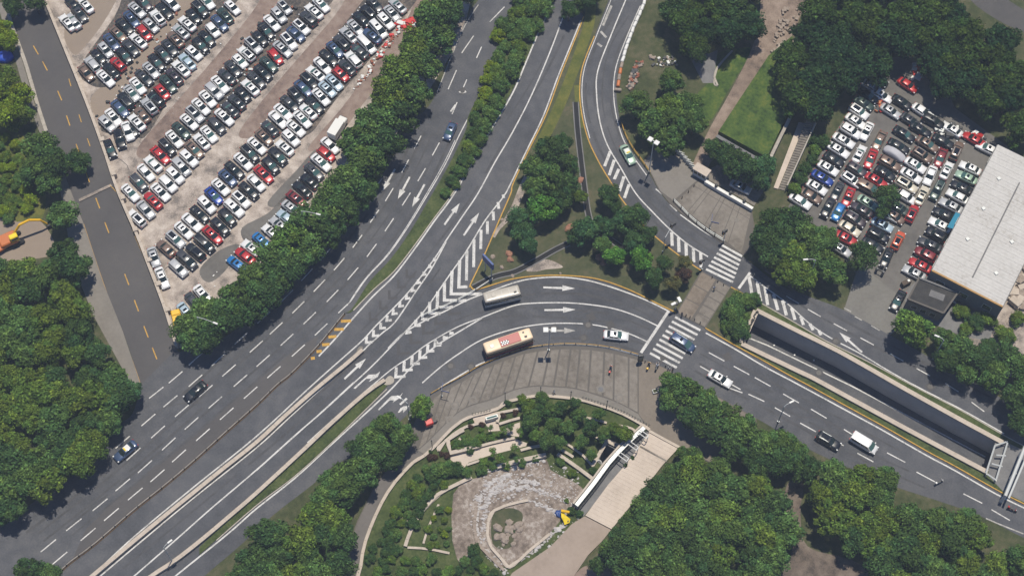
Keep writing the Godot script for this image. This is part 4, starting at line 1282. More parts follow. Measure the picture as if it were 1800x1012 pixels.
	for k in places.size():
		var sc := R.randf_range(0.05, 0.17) * (1.0 if R.randf() < 0.93 else 2.4)
		mm.set_instance_transform(k, Transform3D(Basis(Vector3.UP, R.randf() * TAU).scaled(Vector3(sc * R.randf_range(0.8, 2.0), sc * 0.6, sc)), places[k]))
	var mi := MultiMeshInstance3D.new()
	mi.name = numbered("rubble")
	mi.multimesh = mm
	mi.material_override = tex_mat("pale_rubble", blotch(128, 149, [[6, 0.8], [30, 0.7]], [Color(0.28, 0.25, 0.24), Color(0.42, 0.40, 0.39), Color(0.6, 0.59, 0.58)]), 8.0, 0.9)
	add_child(mi)
	tag(mi, "pale broken stones strewn over the rocky court", "rubble", "", "stuff")
	# yellow folded figure at the end of the parapet
	var yl := thing("yellow_slide", "bright yellow folded plastic shape at the low end of the parapet", "slide", at(994, 912))
	s = ST()
	var yp := [[984,893, 2.2], [990,891, 2.4], [993,903, 1.8], [1005,912, 1.4], [1003,920, 1.0], [992,925, 0.9], [990,917, 1.2], [985,908, 1.8]]
	var ring0 := []
	var ring1 := []
	for k in yp:
		var q := at(k[0], k[1], k[2]) - yl.position
		ring0.append(q - Vector3(0, 0.35, 0))
		ring1.append(q)
	loft(s, [ring0, ring1], true, true)
	obj("yellow_shell", s, M.bright_yellow, yl)
	s = ST()
	tube(s, at(985, 894, 2.3) - yl.position, at(1003, 897, 2.6) - yl.position, 0.35, 0.3, 8)
	obj("yellow_arm", s, M.yellow_gloss, yl)
	for k in [[988,905], [1000,916]]:
		s = ST()
		var q := at(k[0], k[1], 1.5) - yl.position
		tube(s, Vector3(q.x, 0, q.z), q, 0.15, 0.15, 6)
		obj("support", s, M.dark_metal, yl)
	yl.scale = Vector3.ONE * 0.8
	var bt := thing("blue_tarp", "crumpled dark blue sheet behind the yellow shape", "tarp", at(984, 903))
	rock_piece(bt, Vector3(0, 0, 0), 0.8, M.blue_sign)

func rock_mesh(sd: int) -> ArrayMesh:
	var r := RandomNumberGenerator.new()
	r.seed = sd
	var s := ST()
	var rings := []
	for e in [[0.0, 0.9], [0.35, 1.0], [0.75, 0.7], [0.95, 0.3]]:
		var ring := []
		for k in 7:
			var t := TAU * k / 7.0
			var q: float = e[1] * r.randf_range(0.75, 1.2)
			ring.append(Vector3(cos(t) * q, e[0] * r.randf_range(0.85, 1.1), sin(t) * q))
		rings.append(ring)
	loft(s, rings, true, true)
	return mesh_of(s)

var rocks := []
func rock_piece(parent: Node, p: Vector3, size: float, m: Material) -> void:
	if rocks.is_empty():
		for k in 5:
			rocks.append(rock_mesh(200 + k))
	var i := put("boulder", rocks[R.randi() % 5], m, parent)
	i.position = p
	i.rotation.y = R.randf() * TAU
	i.scale = Vector3(size * R.randf_range(0.8, 1.3), size * R.randf_range(0.6, 1.0), size)

# ---------------------------------------------------------------- buildings
func build_buildings() -> void:
	var h := 6.0
	var c0 := at(1755, 254, h)
	var c1 := at(1639, 475, h)
	var c2 := at(1750, 532, h)
	var c3 := c0 + (c2 - c1) * 1.0
	var far := 1.0
	c2 = c1 + (c2 - c1) * 1.12
	c3 = c0 + (c3 - c0) * 1.12
	var o := thing("white_roofed_shed", "long shed with a flat ribbed white metal roof beside the walled lot", "shed", Vector3(c1.x, 0, c1.z))
	var w := [c0, c1, c2, c3]
	for k in 4:
		var a: Vector3 = w[k] - o.position
		var b: Vector3 = w[(k + 1) % 4] - o.position
		var s := ST()
		bar(s, PackedVector2Array([v2(a), v2(b)]), 0.3, 0.0, h - 0.12)
		obj("wall", s, M.dark_concrete, o)
		var d := v2(b) - v2(a)
		var nn := Vector2(-d.y, d.x).normalized()
		var mid := v2(c0 + c2) * 0.5 - v2(o.position)
		if nn.dot(mid - v2(a)) > 0.0:
			nn = -nn
		if k < 2:
			for j in 6 if k == 0 else 3:
				var t := (j + 0.5) / (6.0 if k == 0 else 3.0)
				var m := v2(a) + d * t + nn * 0.17
				s = ST()
				bar(s, PackedVector2Array([m - d.normalized() * 0.9, m + d.normalized() * 0.9]), 0.06, 2.6, 4.2)
				var win := obj("window", s, M.pale_steel, o)
				s = ST()
				m += nn * 0.03
				bar(s, PackedVector2Array([m - d.normalized() * 0.8, m + d.normalized() * 0.8]), 0.05, 2.7, 4.1)
				obj("pane", s, M.glass_dark, win)
	var n := 46
	for k in n:
		var t0 := k / float(n)
		var t1 := (k + 1.0) / n - 0.0006
		var a := v2(c0.lerp(c1, t0) - o.position)
		var b := v2(c0.lerp(c1, t1) - o.position)
		var c := v2(c3.lerp(c2, t1) - o.position)
		var d := v2(c3.lerp(c2, t0) - o.position)
		var s := ST()
		prism(s, PackedVector2Array([a, b, c, d]), h - 0.1, h + (0.014 if k % 2 else 0.0) + R.randf_range(0.0, 0.008))
		obj("roof_panel", s, M.white_roof, o)
	var s2 := ST()
	var g0 := v2(c0.lerp(c3, 0.48) - o.position)
	var g1 := v2(c1.lerp(c2, 0.50) - o.position)
	bar(s2, PackedVector2Array([g0.lerp(g1, 0.18), g0.lerp(g1, 0.55), g1.lerp(g0, 0.08)]), 0.28, h + 0.045, h + 0.085)
	obj("gutter_seam", s2, M.dark_concrete, o)
	s2 = ST()
	bar(s2, PackedVector2Array([v2(c1 - o.position), v2(c2 - o.position)]), 0.35, h - 0.3, h + 0.1)
	obj("eave", s2, tinted("eave_tan", "cream_stone", Color(0.95, 0.8, 0.55)), o)
	for k in 7:
		var p := c0.lerp(c1, 0.1 + 0.12 * k).lerp(c3.lerp(c2, 0.1 + 0.12 * k), 0.22 if k % 2 else 0.74) - o.position
		s2 = ST()
		box(s2, Vector3(p.x, h + 0.12, p.z), Vector3(0.7, 0.22, 0.7), 0.5, 0.05)
		obj("roof_vent", s2, M.pale_steel, o)
	# teal awning over the lot
	var aw := thing("teal_awning", "small teal sheet awning on the shed wall over parked cars", "awning", at(1678, 388))
	var r0 := []
	var r1 := []
	for q in [[1681,373, 3.2], [1690,376, 3.7], [1676,402, 3.7], [1666,399, 3.2]]:
		var p := at(q[0], q[1], q[2]) - aw.position
		r0.append(p - Vector3(0, 0.06, 0))
		r1.append(p)
	s2 = ST()
	loft(s2, [r0, r1], true, true)
	obj("awning_sheet", s2, M.teal_sheet, aw)
	for q in [[1681,373], [1666,399]]:
		var p := at(q[0], q[1], 3.15) - aw.position
		s2 = ST()
		tube(s2, Vector3(p.x, 0, p.z), p, 0.05, 0.05, 6)
		obj("post", s2, M.steel, aw)
	# the small flat-roofed gatehouse
	var gh := 3.6
	var q := [at(1616, 489, gh), at(1597, 526, gh), at(1659, 551, gh), at(1684, 515, gh)]
	o = thing("gatehouse", "small flat-roofed gatehouse with dark stained roof by the lot entrance", "gatehouse", Vector3(q[0].x, 0, q[0].z))
	var mid2 := (v2(q[0]) + v2(q[2])) * 0.5 - v2(o.position)
	for k in 4:
		var a: Vector2 = v2(q[k] - o.position).lerp(mid2, 0.06)
		var b: Vector2 = v2(q[(k + 1) % 4] - o.position).lerp(mid2, 0.06)
		var s := ST()
		bar(s, PackedVector2Array([a, b]), 0.25, 0.0, gh - 0.3)
		obj("wall", s, M.footway, o)
		var d := (b - a).normalized()
		var nn := Vector2(-d.y, d.x)
		if nn.dot(mid2 - a) > 0.0:
			nn = -nn
		for t in [0.22, 0.5, 0.78] if k % 2 else [0.5]:
			var m := a.lerp(b, t) + nn * 0.14
			s = ST()
			bar(s, PackedVector2Array([m - d * 0.6, m + d * 0.6]), 0.06, 1.0, 2.3)
			var win := obj("window", s, M.pale_steel, o)
			s = ST()
			m += nn * 0.03
			bar(s, PackedVector2Array([m - d * 0.5, m + d * 0.5]), 0.05, 1.1, 2.2)
			obj("pane", s, M.glass_dark, win)
	var rp := PackedVector2Array()
	for k in 4:
		rp.append(v2(q[k] - o.position))
	s2 = ST()
	prism(s2, rp, gh - 0.3, gh)
	obj("roof", s2, M.dark_roof, o)
	for k in 4:
		s2 = ST()
		bar(s2, PackedVector2Array([rp[k], rp[(k + 1) % 4]]), 0.35, gh - 0.28, gh + 0.28)
		obj("roof_parapet", s2, M.paving_joint if k < 3 else M.dark_concrete, o)
	s2 = ST()
	var db := at(1648, 519, gh) - o.position
	box(s2, Vector3(db.x, gh + 0.012, db.z), Vector3(2.8, 0.02, 1.4), -0.42)
	obj("roof_repair", s2, M.dark_concrete, o)
	# gate kiosk of the upper forecourt
	var kq := at(1232, 309)
	o = thing("gate_kiosk", "small cream-roofed guard kiosk at the upper gate", "kiosk", kq, -0.62)
	s2 = ST()
	box(s2, Vector3(0, 1.15, 0), Vector3(2.9, 2.3, 1.5), 0.0, 0.05)
	obj("kiosk_body", s2, M.white_gloss, o)
	for k in 3:
		s2 = ST()
		box(s2, Vector3(-0.9 + 0.9 * k, 1.5, 0.77), Vector3(0.75, 0.9, 0.04))
		obj("window", s2, M.glass_dark, o)
	s2 = ST()
	box(s2, Vector3(0, 2.4, 0), Vector3(3.3, 0.2, 1.9), 0.0, 0.06)
	obj("roof", s2, M.beige_deck, o)
	# folding gate
	o = thing("folding_gate", "grey steel folding gate running from the kiosk into tree shade", "gate", at(1206, 285))
	for k in 13:
		var t := k / 12.0
		var p := at(lerpf(1191, 1222, t), lerpf(268, 302, t)) - o.position
		s2 = ST()
		box(s2, Vector3(p.x, 0.75, p.z), Vector3(0.9, 1.4, 0.1), 0.25 if k % 2 else -0.3)
		obj("gate_leaf", s2, M.pale_steel, o)

# ---------------------------------------------------------------- cars
var car_parts := {}

func car_shape(style: String) -> Dictionary:
	# [x, half width, top height, bottom height] along the body, then the cabin: base rear/front x, roof rear/front x, roof height, half widths
	match style:
		"U":
			return {"b": [[-2.3, 0.66, 0.80, 0.45], [-2.22, 0.84, 1.05, 0.36], [-1.9, 0.925, 1.12, 0.32], [-1.2, 0.94, 1.12, 0.28], [0.0, 0.94, 1.10, 0.28], [1.0, 0.935, 1.08, 0.28], [1.5, 0.925, 1.05, 0.30], [2.0, 0.89, 0.98, 0.34], [2.25, 0.80, 0.86, 0.38], [2.35, 0.62, 0.72, 0.45]], "c": [-2.18, 1.12, -1.86, 0.42, 1.69, 0.83, 0.68], "y": 1.09, "w": [-1.4, 1.42, 0.36]}
		"H":
			return {"b": [[-2.05, 0.64, 0.75, 0.42], [-1.97, 0.82, 1.0, 0.32], [-1.7, 0.885, 1.04, 0.28], [-1.0, 0.90, 1.03, 0.25], [0.0, 0.90, 1.0, 0.25], [0.95, 0.895, 0.97, 0.25], [1.4, 0.88, 0.92, 0.28], [1.8, 0.84, 0.84, 0.3], [2.02, 0.75, 0.73, 0.34], [2.12, 0.56, 0.6, 0.42]], "c": [-1.95, 1.08, -1.5, 0.35, 1.5, 0.80, 0.63], "y": 0.99, "w": [-1.27, 1.3, 0.32]}
		"M":
			return {"b": [[-2.5, 0.72, 0.85, 0.42], [-2.42, 0.88, 1.08, 0.34], [-2.1, 0.93, 1.12, 0.3], [-1.2, 0.94, 1.12, 0.27], [0.0, 0.94, 1.10, 0.27], [1.2, 0.935, 1.08, 0.27], [1.7, 0.92, 1.02, 0.3], [2.2, 0.86, 0.90, 0.34], [2.42, 0.76, 0.78, 0.38], [2.5, 0.58, 0.66, 0.45]], "c": [-2.4, 1.72, -2.18, 0.75, 1.78, 0.85, 0.70], "y": 1.08, "w": [-1.5, 1.5, 0.35]}
		"V":
			return {"b": [[-2.6, 0.80, 0.95, 0.4], [-2.54, 0.92, 1.2, 0.34], [-2.2, 0.955, 1.25, 0.3], [-1.2, 0.96, 1.25, 0.28], [0.0, 0.96, 1.24, 0.28], [1.2, 0.955, 1.22, 0.28], [1.8, 0.94, 1.16, 0.3], [2.3, 0.88, 1.0, 0.34], [2.52, 0.78, 0.85, 0.38], [2.6, 0.6, 0.7, 0.45]], "c": [-2.56, 1.95, -2.5, 1.15, 2.05, 0.90, 0.80], "y": 1.2, "w": [-1.55, 1.6, 0.35]}
	return {"b": [[-2.38, 0.62, 0.74, 0.42], [-2.28, 0.80, 0.96, 0.32], [-1.95, 0.89, 1.02, 0.28], [-1.2, 0.91, 1.01, 0.25], [0.0, 0.91, 0.98, 0.24], [1.0, 0.905, 0.96, 0.24], [1.5, 0.895, 0.91, 0.26], [2.0, 0.86, 0.83, 0.3], [2.27, 0.76, 0.73, 0.34], [2.38, 0.56, 0.60, 0.42]], "c": [-1.82, 1.12, -1.12, 0.30, 1.46, 0.79, 0.60], "y": 0.965, "w": [-1.42, 1.42, 0.33]}

func car_meshes(style: String) -> Dictionary:
	if car_parts.has(style):
		return car_parts[style]
	var d := car_shape("S" if style == "C" else style)
	var out := {}
	var s := ST(true)
	var secs := []
	for e in d.b:
		var x: float = e[0]
		var w: float = e[1]
		var t: float = e[2]
		var b: float = e[3]
		secs.append([Vector3(x, b, -w * 0.92), Vector3(x, lerpf(b, t, 0.4), -w), Vector3(x, t - 0.13, -w * 0.985), Vector3(x, t - 0.02, -w * 0.90), Vector3(x, t + 0.02, -w * 0.5), Vector3(x, t + 0.035, 0), Vector3(x, t + 0.02, w * 0.5), Vector3(x, t - 0.02, w * 0.90), Vector3(x, t - 0.13, w * 0.985), Vector3(x, lerpf(b, t, 0.4), w), Vector3(x, b, w * 0.92)])
	for i in secs.size() - 1:
		var n: int = secs[i].size()
		for k in n:
			var k2 := (k + 1) % n
			quad(s, secs[i][k], secs[i][k2], secs[i + 1][k2], secs[i + 1][k])
	for e in [[0, false], [secs.size() - 1, true]]:
		var sec: Array = secs[e[0]]
		for k in range(1, sec.size() - 1):
			if e[1]:
				tri(s, sec[0], sec[k], sec[k + 1])
			else:
				tri(s, sec[0], sec[k + 1], sec[k])
	var c: Array = d.c
	var base := cabin_ring(c[0], c[1], d.y, c[5], 0.13)
	var top := cabin_ring(c[2], c[3], c[4] - 0.05, c[6] + 0.03, 0.07)
	var roof := cabin_ring(c[2] + 0.09, c[3] - 0.10, c[4], c[6] - 0.05, 0.05)
	var crown := cabin_ring(c[2] * 0.45 + c[3] * 0.55 - 0.25, c[2] * 0.45 + c[3] * 0.55 + 0.25, c[4] + 0.012, 0.2, 0.02)
	s.set_smooth_group(1)
	loft(s, [base, top], false, false)
	s.set_smooth_group(2)
	loft(s, [top, roof, crown], false, true)
	out.body = mesh_of(s)
	# glass on the cabin faces: ring order front-left, front-mid, front-right, rear-right, rear-mid, rear-left
	var g := ST()
	glass(g, base[0], base[1], top[1], top[0], 0.045, 0.0, 0.01, 0.04)
	glass(g, base[1], base[2], top[2], top[1], 0.0, 0.045, 0.01, 0.04)
	out.windshield = mesh_of(g)
	g = ST()
	glass(g, base[3], base[4], top[4], top[3], 0.06, 0.0, 0.03, 0.06)
	glass(g, base[4], base[5], top[5], top[4], 0.0, 0.06, 0.03, 0.06)
	out.rear_window = mesh_of(g)
	for e in [["right", 2, 3], ["left", 5, 0]]:
		g = ST()
		glass(g, base[e[1]], base[e[2]], top[e[2]], top[e[1]], 0.07, 0.53, 0.10, 0.12)
		glass(g, base[e[1]], base[e[2]], top[e[2]], top[e[1]], 0.50, 0.07, 0.10, 0.12)
		out["side_" + e[0]] = mesh_of(g)
	g = ST()
	var mx: float = lerpf(c[2], c[3], 0.62)
	box(g, Vector3(mx, c[4] + 0.018, 0), Vector3(0.50, 0.03, 0.78), 0.0, 0.008)
	out.sunroof = mesh_of(g)
	g = ST()
	box(g, Vector3(lerpf(c[2], c[3], 0.52), c[4] + 0.018, 0), Vector3((c[3] - c[2]) * 0.66, 0.02, 0.92), 0.0, 0.008)
	out.panorama = mesh_of(g)
	g = ST()
	for z in [-1, 1]:
		box(g, Vector3(lerpf(c[2], c[3], 0.5), c[4] + 0.03, z * (c[6] - 0.03)), Vector3((c[3] - c[2]) * 0.8, 0.045, 0.05))
	out.roof_rails = mesh_of(g)
	var wr: float = d.w[2]
	g = ST()
	tube(g, Vector3(0, 0, -0.11), Vector3(0, 0, 0.11), wr, wr, 14)
	out.wheel = mesh_of(g)
	g = ST()
	tube(g, Vector3(0, 0, -0.118), Vector3(0, 0, 0.118), wr * 0.62, wr * 0.62, 10)
	out.rim = mesh_of(g)
	var n: int = d.b.size()
	var fr: Array = d.b[n - 3]
	var f2: Array = d.b[n - 2]
	for z in [-1, 1]:
		g = ST()
		box(g, Vector3((fr[0] + f2[0]) * 0.5 + 0.03, (fr[2] + f2[2]) * 0.5 - 0.05, z * (f2[1] + fr[1]) * 0.445), Vector3(0.36, 0.12, 0.24), z * -0.35, 0.03)
		out["head_%d" % z] = mesh_of(g)
		var rr: Array = d.b[1]
		g = ST()
		box(g, Vector3(rr[0] - 0.01, rr[2] - 0.13, z * rr[1] * 0.86), Vector3(0.22, 0.16, 0.26), z * 0.35, 0.03)
		out["tail_%d" % z] = mesh_of(g)
		g = ST()
		box(g, Vector3(c[1] - 0.25, d.y + 0.08, z * (c[5] + 0.17)), Vector3(0.14, 0.12, 0.22), 0.0, 0.03)
		out["mirror_%d" % z] = mesh_of(g)
	g = ST()
	var fl: Array = d.b[n - 1]
	box(g, Vector3(fl[0] - 0.01, fl[2] - 0.06, 0), Vector3(0.05, 0.1, 0.75), 0.0, 0.01)
	out.grille = mesh_of(g)
	if style == "C":
		s = ST(true)
		var rings := []
		for e in [[0.12, 1.0, 1.0], [0.6, 0.97, 1.02], [0.92, 0.90, 0.96], [1.3, 0.52, 0.80], [1.52, 0.40, 0.68], [1.55, 0.15, 0.3]]:
			var ring := []
			for k in 16:
				var t := TAU * k / 16.0
				var cx := signf(cos(t)) * pow(absf(cos(t)), 0.5)
				var cz := signf(sin(t)) * pow(absf(sin(t)), 0.5)
				ring.append(Vector3(cx * 2.45 * e[1] * (1.0 + 0.012 * sin(k * 5.0)) - 0.15 * (1.0 - e[1]), e[0], cz * 0.98 * e[2]))
			rings.append(ring)
		loft(s, rings, true, true)
		out.cover = mesh_of(s)
	out.d = d
	car_parts[style] = out
	return out

func cabin_ring(xr: float, xf: float, y: float, w: float, bow: float) -> Array:
	return [Vector3(xf - bow, y, -w), Vector3(xf, y + 0.01, 0), Vector3(xf - bow, y, w), Vector3(xr + bow * 0.7, y, w), Vector3(xr, y + 0.01, 0), Vector3(xr + bow * 0.7, y, -w)]

func glass(s: SurfaceTool, a: Vector3, b: Vector3, c: Vector3, d: Vector3, u0: float, u1: float, v0: float, v1: float) -> void:
	var p := []
	for e in [[u0, v0], [1.0 - u1, v0], [1.0 - u1, 1.0 - v1], [u0, 1.0 - v1]]:
		p.append(a.lerp(b, e[0]).lerp(d.lerp(c, e[0]), e[1]))
	var n: Vector3 = (p[3] - p[0]).cross(p[1] - p[0]).normalized()
	for k in 4:
		p[k] += n * 0.012
	quad(s, p[0], p[3], p[2], p[1])

const COLOUR := {"w": "white", "k": "black", "g": "charcoal", "s": "silver", "r": "red", "b": "blue", "n": "brown", "c": "cream", "p": "plum", "o": "orange", "l": "pale-blue", "e": "dark-green", "m": "navy", "d": "maroon", "i": "mint", "t": "bright-blue", "y": "yellow"}
const BODY := {"S": "saloon", "U": "estate", "H": "hatchback", "M": "minivan", "V": "van", "C": "covered-car"}

func car(style: String, code: String, x: float, y: float, hx: float, hy: float, label: String, group := "", scale := 1.0) -> Node3D:
	var m := car_meshes(style)
	var p := at(x, y, 0.6)
	p.y = 0.02
	var a := at(x - hx * 0.5, y - hy * 0.5)
	var b := at(x + hx * 0.5, y + hy * 0.5)
	var turn := atan2(-(b.z - a.z), b.x - a.x)
	var o := thing("parked_car" if group else "moving_car", label, {"V": "van", "M": "minivan"}.get(style, "car"), p, turn, group)
	var paint: Material = M["paint_" + code]
	o.scale = Vector3(R.randf_range(0.93, 1.04), R.randf_range(0.96, 1.05), R.randf_range(0.96, 1.03)) if group else Vector3.ONE
	if style == "C":
		put("car_cover", m.cover, M.cover_cloth, o)
	else:
		put("body", m.body, paint, o)
		var gl: Material = M.glass_dark if R.randf() < 0.75 else M.glass_teal
		put("windshield", m.windshield, gl, o)
		put("rear_window", m.rear_window, M.glass_dark, o)
		put("side_window", m.side_left, M.glass_dark, o)
		put("side_window", m.side_right, M.glass_dark, o)
		var roll := R.randf()
		if style in ["U", "H"] and roll < 0.45:
			put("sunroof", m.panorama, M.roof_glass, o)
		elif style != "V" and roll < 0.8:
			put("sunroof", m.sunroof, M.roof_glass, o)
		if style in ["U", "M"] and R.randf() < 0.5:
			put("roof_rail", m.roof_rails, M.steel, o)
		for z in [-1, 1]:
			put("headlight", m["head_%d" % z], M.lamp_clear, o)
			put("taillight", m["tail_%d" % z], M.lamp_red, o)
			put("mirror", m["mirror_%d" % z], paint, o)
		put("grille", m.grille, M.dark_metal, o)
	for wx in [m.d.w[0], m.d.w[1]]:
		for z in [-1, 1]:
			var w := put("wheel", m.wheel, M.black_rubber, o)
			w.position = Vector3(wx, m.d.w[2], z * 0.80)
			if style != "C":
				put("rim", m.rim, M.rim_alloy, w)
	return o

# codes: colour letter, then S saloon, U estate, H hatchback, M minivan, V van, C covered
func row(codes: String, flat: Array, hx: float, hy: float, where: String, group: String, flip := 0.2, wobble := 3.0) -> void:
	var list := Array(codes.split(" ", false))
	if where.contains("counted"):                    # such files are counted from the top down
		var order := range(list.size())
		order.sort_custom(func(a, b): return flat[a * 2 + 1] < flat[b * 2 + 1])
		var l2 := []
		var f2 := []
		for k in order:
			l2.append(list[k])
			f2.append(flat[k * 2])
			f2.append(flat[k * 2 + 1])
		list = l2
		flat = f2
	for i in list.size():
		var c: String = list[i]
		var hd := Vector2(hx, hy).rotated(deg_to_rad(R.randf_range(-wobble, wobble)))
		if R.randf() < flip:
			hd = -hd
		car(c[1], c[0], flat[i * 2], flat[i * 2 + 1], hd.x, hd.y, ("%s %s, %s %s" % [COLOUR[c[0]], BODY[c[1]], nth(i), where]) if list.size() > 1 else "%s %s %s" % [COLOUR[c[0]], BODY[c[1]], where], group)

func stepped(x0: float, y0: float, dx: float, dy: float, n: int, jitter := 1.2) -> Array:
	var o := []
	for i in n:
		o.append(x0 + dx * i + R.randf_range(-jitter, jitter))
		o.append(y0 + dy * i + R.randf_range(-jitter, jitter))
	return o

func mix(n: int, from: String) -> String:
	var bag := from.split(" ", false)
	var o := ""
	for i in n:
		o += bag[R.randi() % bag.size()] + " "
	return o

const BAG := "wS wS sU wH wS sS wU mS lS kS kU gS sS sH rH gU wM wS mS kS wS sU eS wS gS kH kU pS wH kS wS sS kS wU gS nS kS wS sS wS gS wU"

func build_cars() -> void:
	var g := "cars parked in the dirt lot"
	# lower double rows, surveyed car by car
	row("wS gU wS wS rS kU wS eS", [228.5,339, 243.5,321, 256,303.5, 269,288.5, 281.5,273, 293.5,259, 306,244.5, 318,230], 30, 30, "from the wall, upper file of fourth double row, dirt lot", g)
	row("wU sS rS wS wU wU sM wU nS wS wS gU", [240,384, 256,369, 268.5,353, 281.5,338, 295,323.5, 307.5,309, 318.5,294, 331.5,279, 341,263.5, 354,249, 367,236, 381,221.5], 30, 30, "from the wall, lower file of fourth double row, dirt lot", g)
	row("nS sU wS wS kS wU bS wS mS kS wS kU wS nS gS", [291,437, 308,421, 322.5,405, 337,391, 350.5,376.5, 363,360.5, 375.5,344.5, 387.5,329, 400,313, 412,299, 427,284, 439,270.5, 451,256.5, 464,241.5, 474.5,226], 29, 27, "from the wall, upper file of fifth double row, dirt lot", g)
	row("sU gM kU kM rS kU kU wU wU kU wS rS kU kM wS wU wS", [313,472, 328,457.5, 343.5,443, 359,428.5, 373,413.5, 386.5,399, 399,382.5, 411,366, 423.5,351, 437,336, 450,321.5, 463,306.5, 475.5,291.5, 488,276, 500,260, 511,243, 519,226], 29, 26, "from the wall, lower file of fifth double row, dirt lot", g, 0.12)
	row("tS wS sS lS sS dS kS kS gS wS rH wS", [460,424, 477,409, 491,396, 503,383, 513,367, 521,350, 531,333, 544,319, 552,302, 564,286, 573,271, 580,256], -28, -23, "from the yellow pickup end, under the street trees, dirt lot", g)
	row("tH rS wS", [415,464, 430,450, 441,436], -28, -23, "of three cars under street trees near the grey patch, dirt lot", g, 0.0)
	row("lS gS wS", [327,549, 341,532, 356,518], 26, 30, "car past the yellow pickup under the tree tip, dirt lot", g, 0.0)
	row("sS wS kS kU wS", [270,452, 284.5,488.5, 193,262, 210,245, 224,231], 12, 32, "beside the lot wall counted from the fifth row, dirt lot", g, 0.0)
	# the crowded upper part
	row(mix(16, BAG), stepped(331, 215, 11.3, -13.4, 16), 30, 29, "beyond the broad dirt gap, upper file of fourth double row, dirt lot", g, 0.3, 5.0)
	row(mix(16, BAG), stepped(393, 207, 11.4, -13.3, 16), 30, 29, "beyond the broad dirt gap, lower file of fourth double row, dirt lot", g, 0.3, 5.0)
	row(mix(16, BAG), stepped(487, 210, 11.4, -13.5, 16), 30, 28, "from the row's bend, upper file of fifth double row, dirt lot", g, 0.3, 5.0)
	row(mix(16, BAG), stepped(530, 211, 11.3, -13.3, 16), 30, 28, "from the row's bend, lower file of fifth double row, dirt lot", g, 0.3, 5.0)
	row(mix(17, BAG), stepped(188, 219, 10.9, -13.6, 17), 29, 29, "from the wall, upper file of third double row, dirt lot", g, 0.3, 5.0)
	row(mix(17, BAG), stepped(228, 229, 11.2, -13.5, 17), 29, 29, "from the wall, lower file of third double row, dirt lot", g, 0.3, 5.0)
	row(mix(10, BAG), stepped(150, 128, 11.4, -13.6, 10), 28, 29, "from the wall, upper file of second double row, dirt lot", g, 0.3, 5.0)
	row(mix(11, BAG), stepped(184, 139, 11.6, -13.4, 11), 28, 29, "from the wall, lower file of second double row, dirt lot", g, 0.3, 5.0)
	row("wS kS sS gS wS", [118,40, 128,8, 128,38, 139,24, 150,9], 28, 30, "in the small corner clump nearest the lot's upper corner", g, 0.3, 5.0)
	# the walled tarmac lot
	g = "cars parked in the walled tarmac lot"
	row("wS nS wS bS wS kS wS wS wU wS wU eS kS sS", [1407,354, 1425.5,345, 1436,330, 1446,313, 1456,296, 1466,280.5, 1474,264, 1483.5,247.5, 1496,231, 1505,214, 1510,197, 1519,182, 1526,168, 1534,154], 31, 19, "from the tree end of the first file beside the steps, walled lot", g, 0.0)
	row("wS wS rS gS kU tH", [1524,231, 1511,271, 1531,280, 1472,337, 1455.5,366, 1474,373], -12, 25, "in the upright second file counted downhill, walled lot", g, 0.25)
	row("nS", [1546,247.5], -12, 25, "standing upright at the head of the second file, walled lot", g, 0.0)
	row("pU wU", [1506,299, 1496.5,316.5], 31, 19, "of the slanting pair in the second file, walled lot", g, 0.0)
	row("rS", [1491.5,347], -12, 25, "standing upright above the bright-blue hatchback, walled lot", g, 0.0)
	row("wC kS kS nU kS rS nM iS pS pU cS rS sS", [1573,270, 1590,236, 1580,257, 1564,288, 1556.5,305, 1541,318, 1526,331, 1526,357, 1515,369, 1503,386, 1494,402.5, 1488,419.5, 1478,438], 31, 18, "in the slanting third file counted from its head, walled lot", g, 0.1)
	row("gS kS kU kS wS nS nU wS wS cU wH eH nH", [1601,212, 1619,228, 1641,214, 1659,249, 1674,228, 1631,254, 1621,274, 1609.5,291, 1602,309, 1593,326, 1594,347, 1583,368, 1574,382], 31, 18, "in the slanting fourth file counted from its head, walled lot", g, 0.1)
	row("sS lS kU kS", [1561,377, 1551.5,396, 1544,414, 1534.5,431], 31, 17, "below the lone tree in the fourth file, walled lot", g, 0.0)
	row("nU dS wS wS eU cS rH oH kS", [1682,266, 1654,278, 1664.5,300, 1635.5,309, 1648,335, 1621,344, 1603.5,376, 1579,423, 1559,454], -12, 25, "in the upright fifth file counted from its head, walled lot", g, 0.25)
	row("wS iS kS wS sS kS wS kU gS dU rS sS", [1706,296, 1699,312, 1691,330, 1684,346, 1672,362, 1661,377, 1653,396, 1646,413, 1635,430, 1627,448, 1618,466.5, 1607,480], -31, -16, "in the last file along the shed counted from its head, walled lot", g, 0.0)
	row("wS rS", [1737,262, 1712,245], -31, -16, "stray car above the shed's upper corner, walled lot", g, 0.0)
	row("kS", [1579,529], -13, 25, "leaving over the pale concrete apron of the gate", g, 0.0)
	row("sS", [1302,329], 27, 12, "half under the hedge behind the white forecourt wall", g, 0.0)
	for e in [[1542,140,"kS"], [1550,168,"wS"], [1566,196,"sS"], [1586,180,"kS"], [1596,150,"rS"], [1622,196,"wS"]]:
		row(e[2], [e[0], e[1]], 31, 19, ["by the wood's shadow edge at the lot's narrow top", "just below the narrow top beside the first file", "lower down the narrow top beside an orange heap", "in the middle of the narrow top", "at the very end of the narrow top", "beside the narrow lane at the wood edge"][[1542, 1550, 1566, 1586, 1596, 1622].find(e[0])] + ", walled lot", g, 0.0)

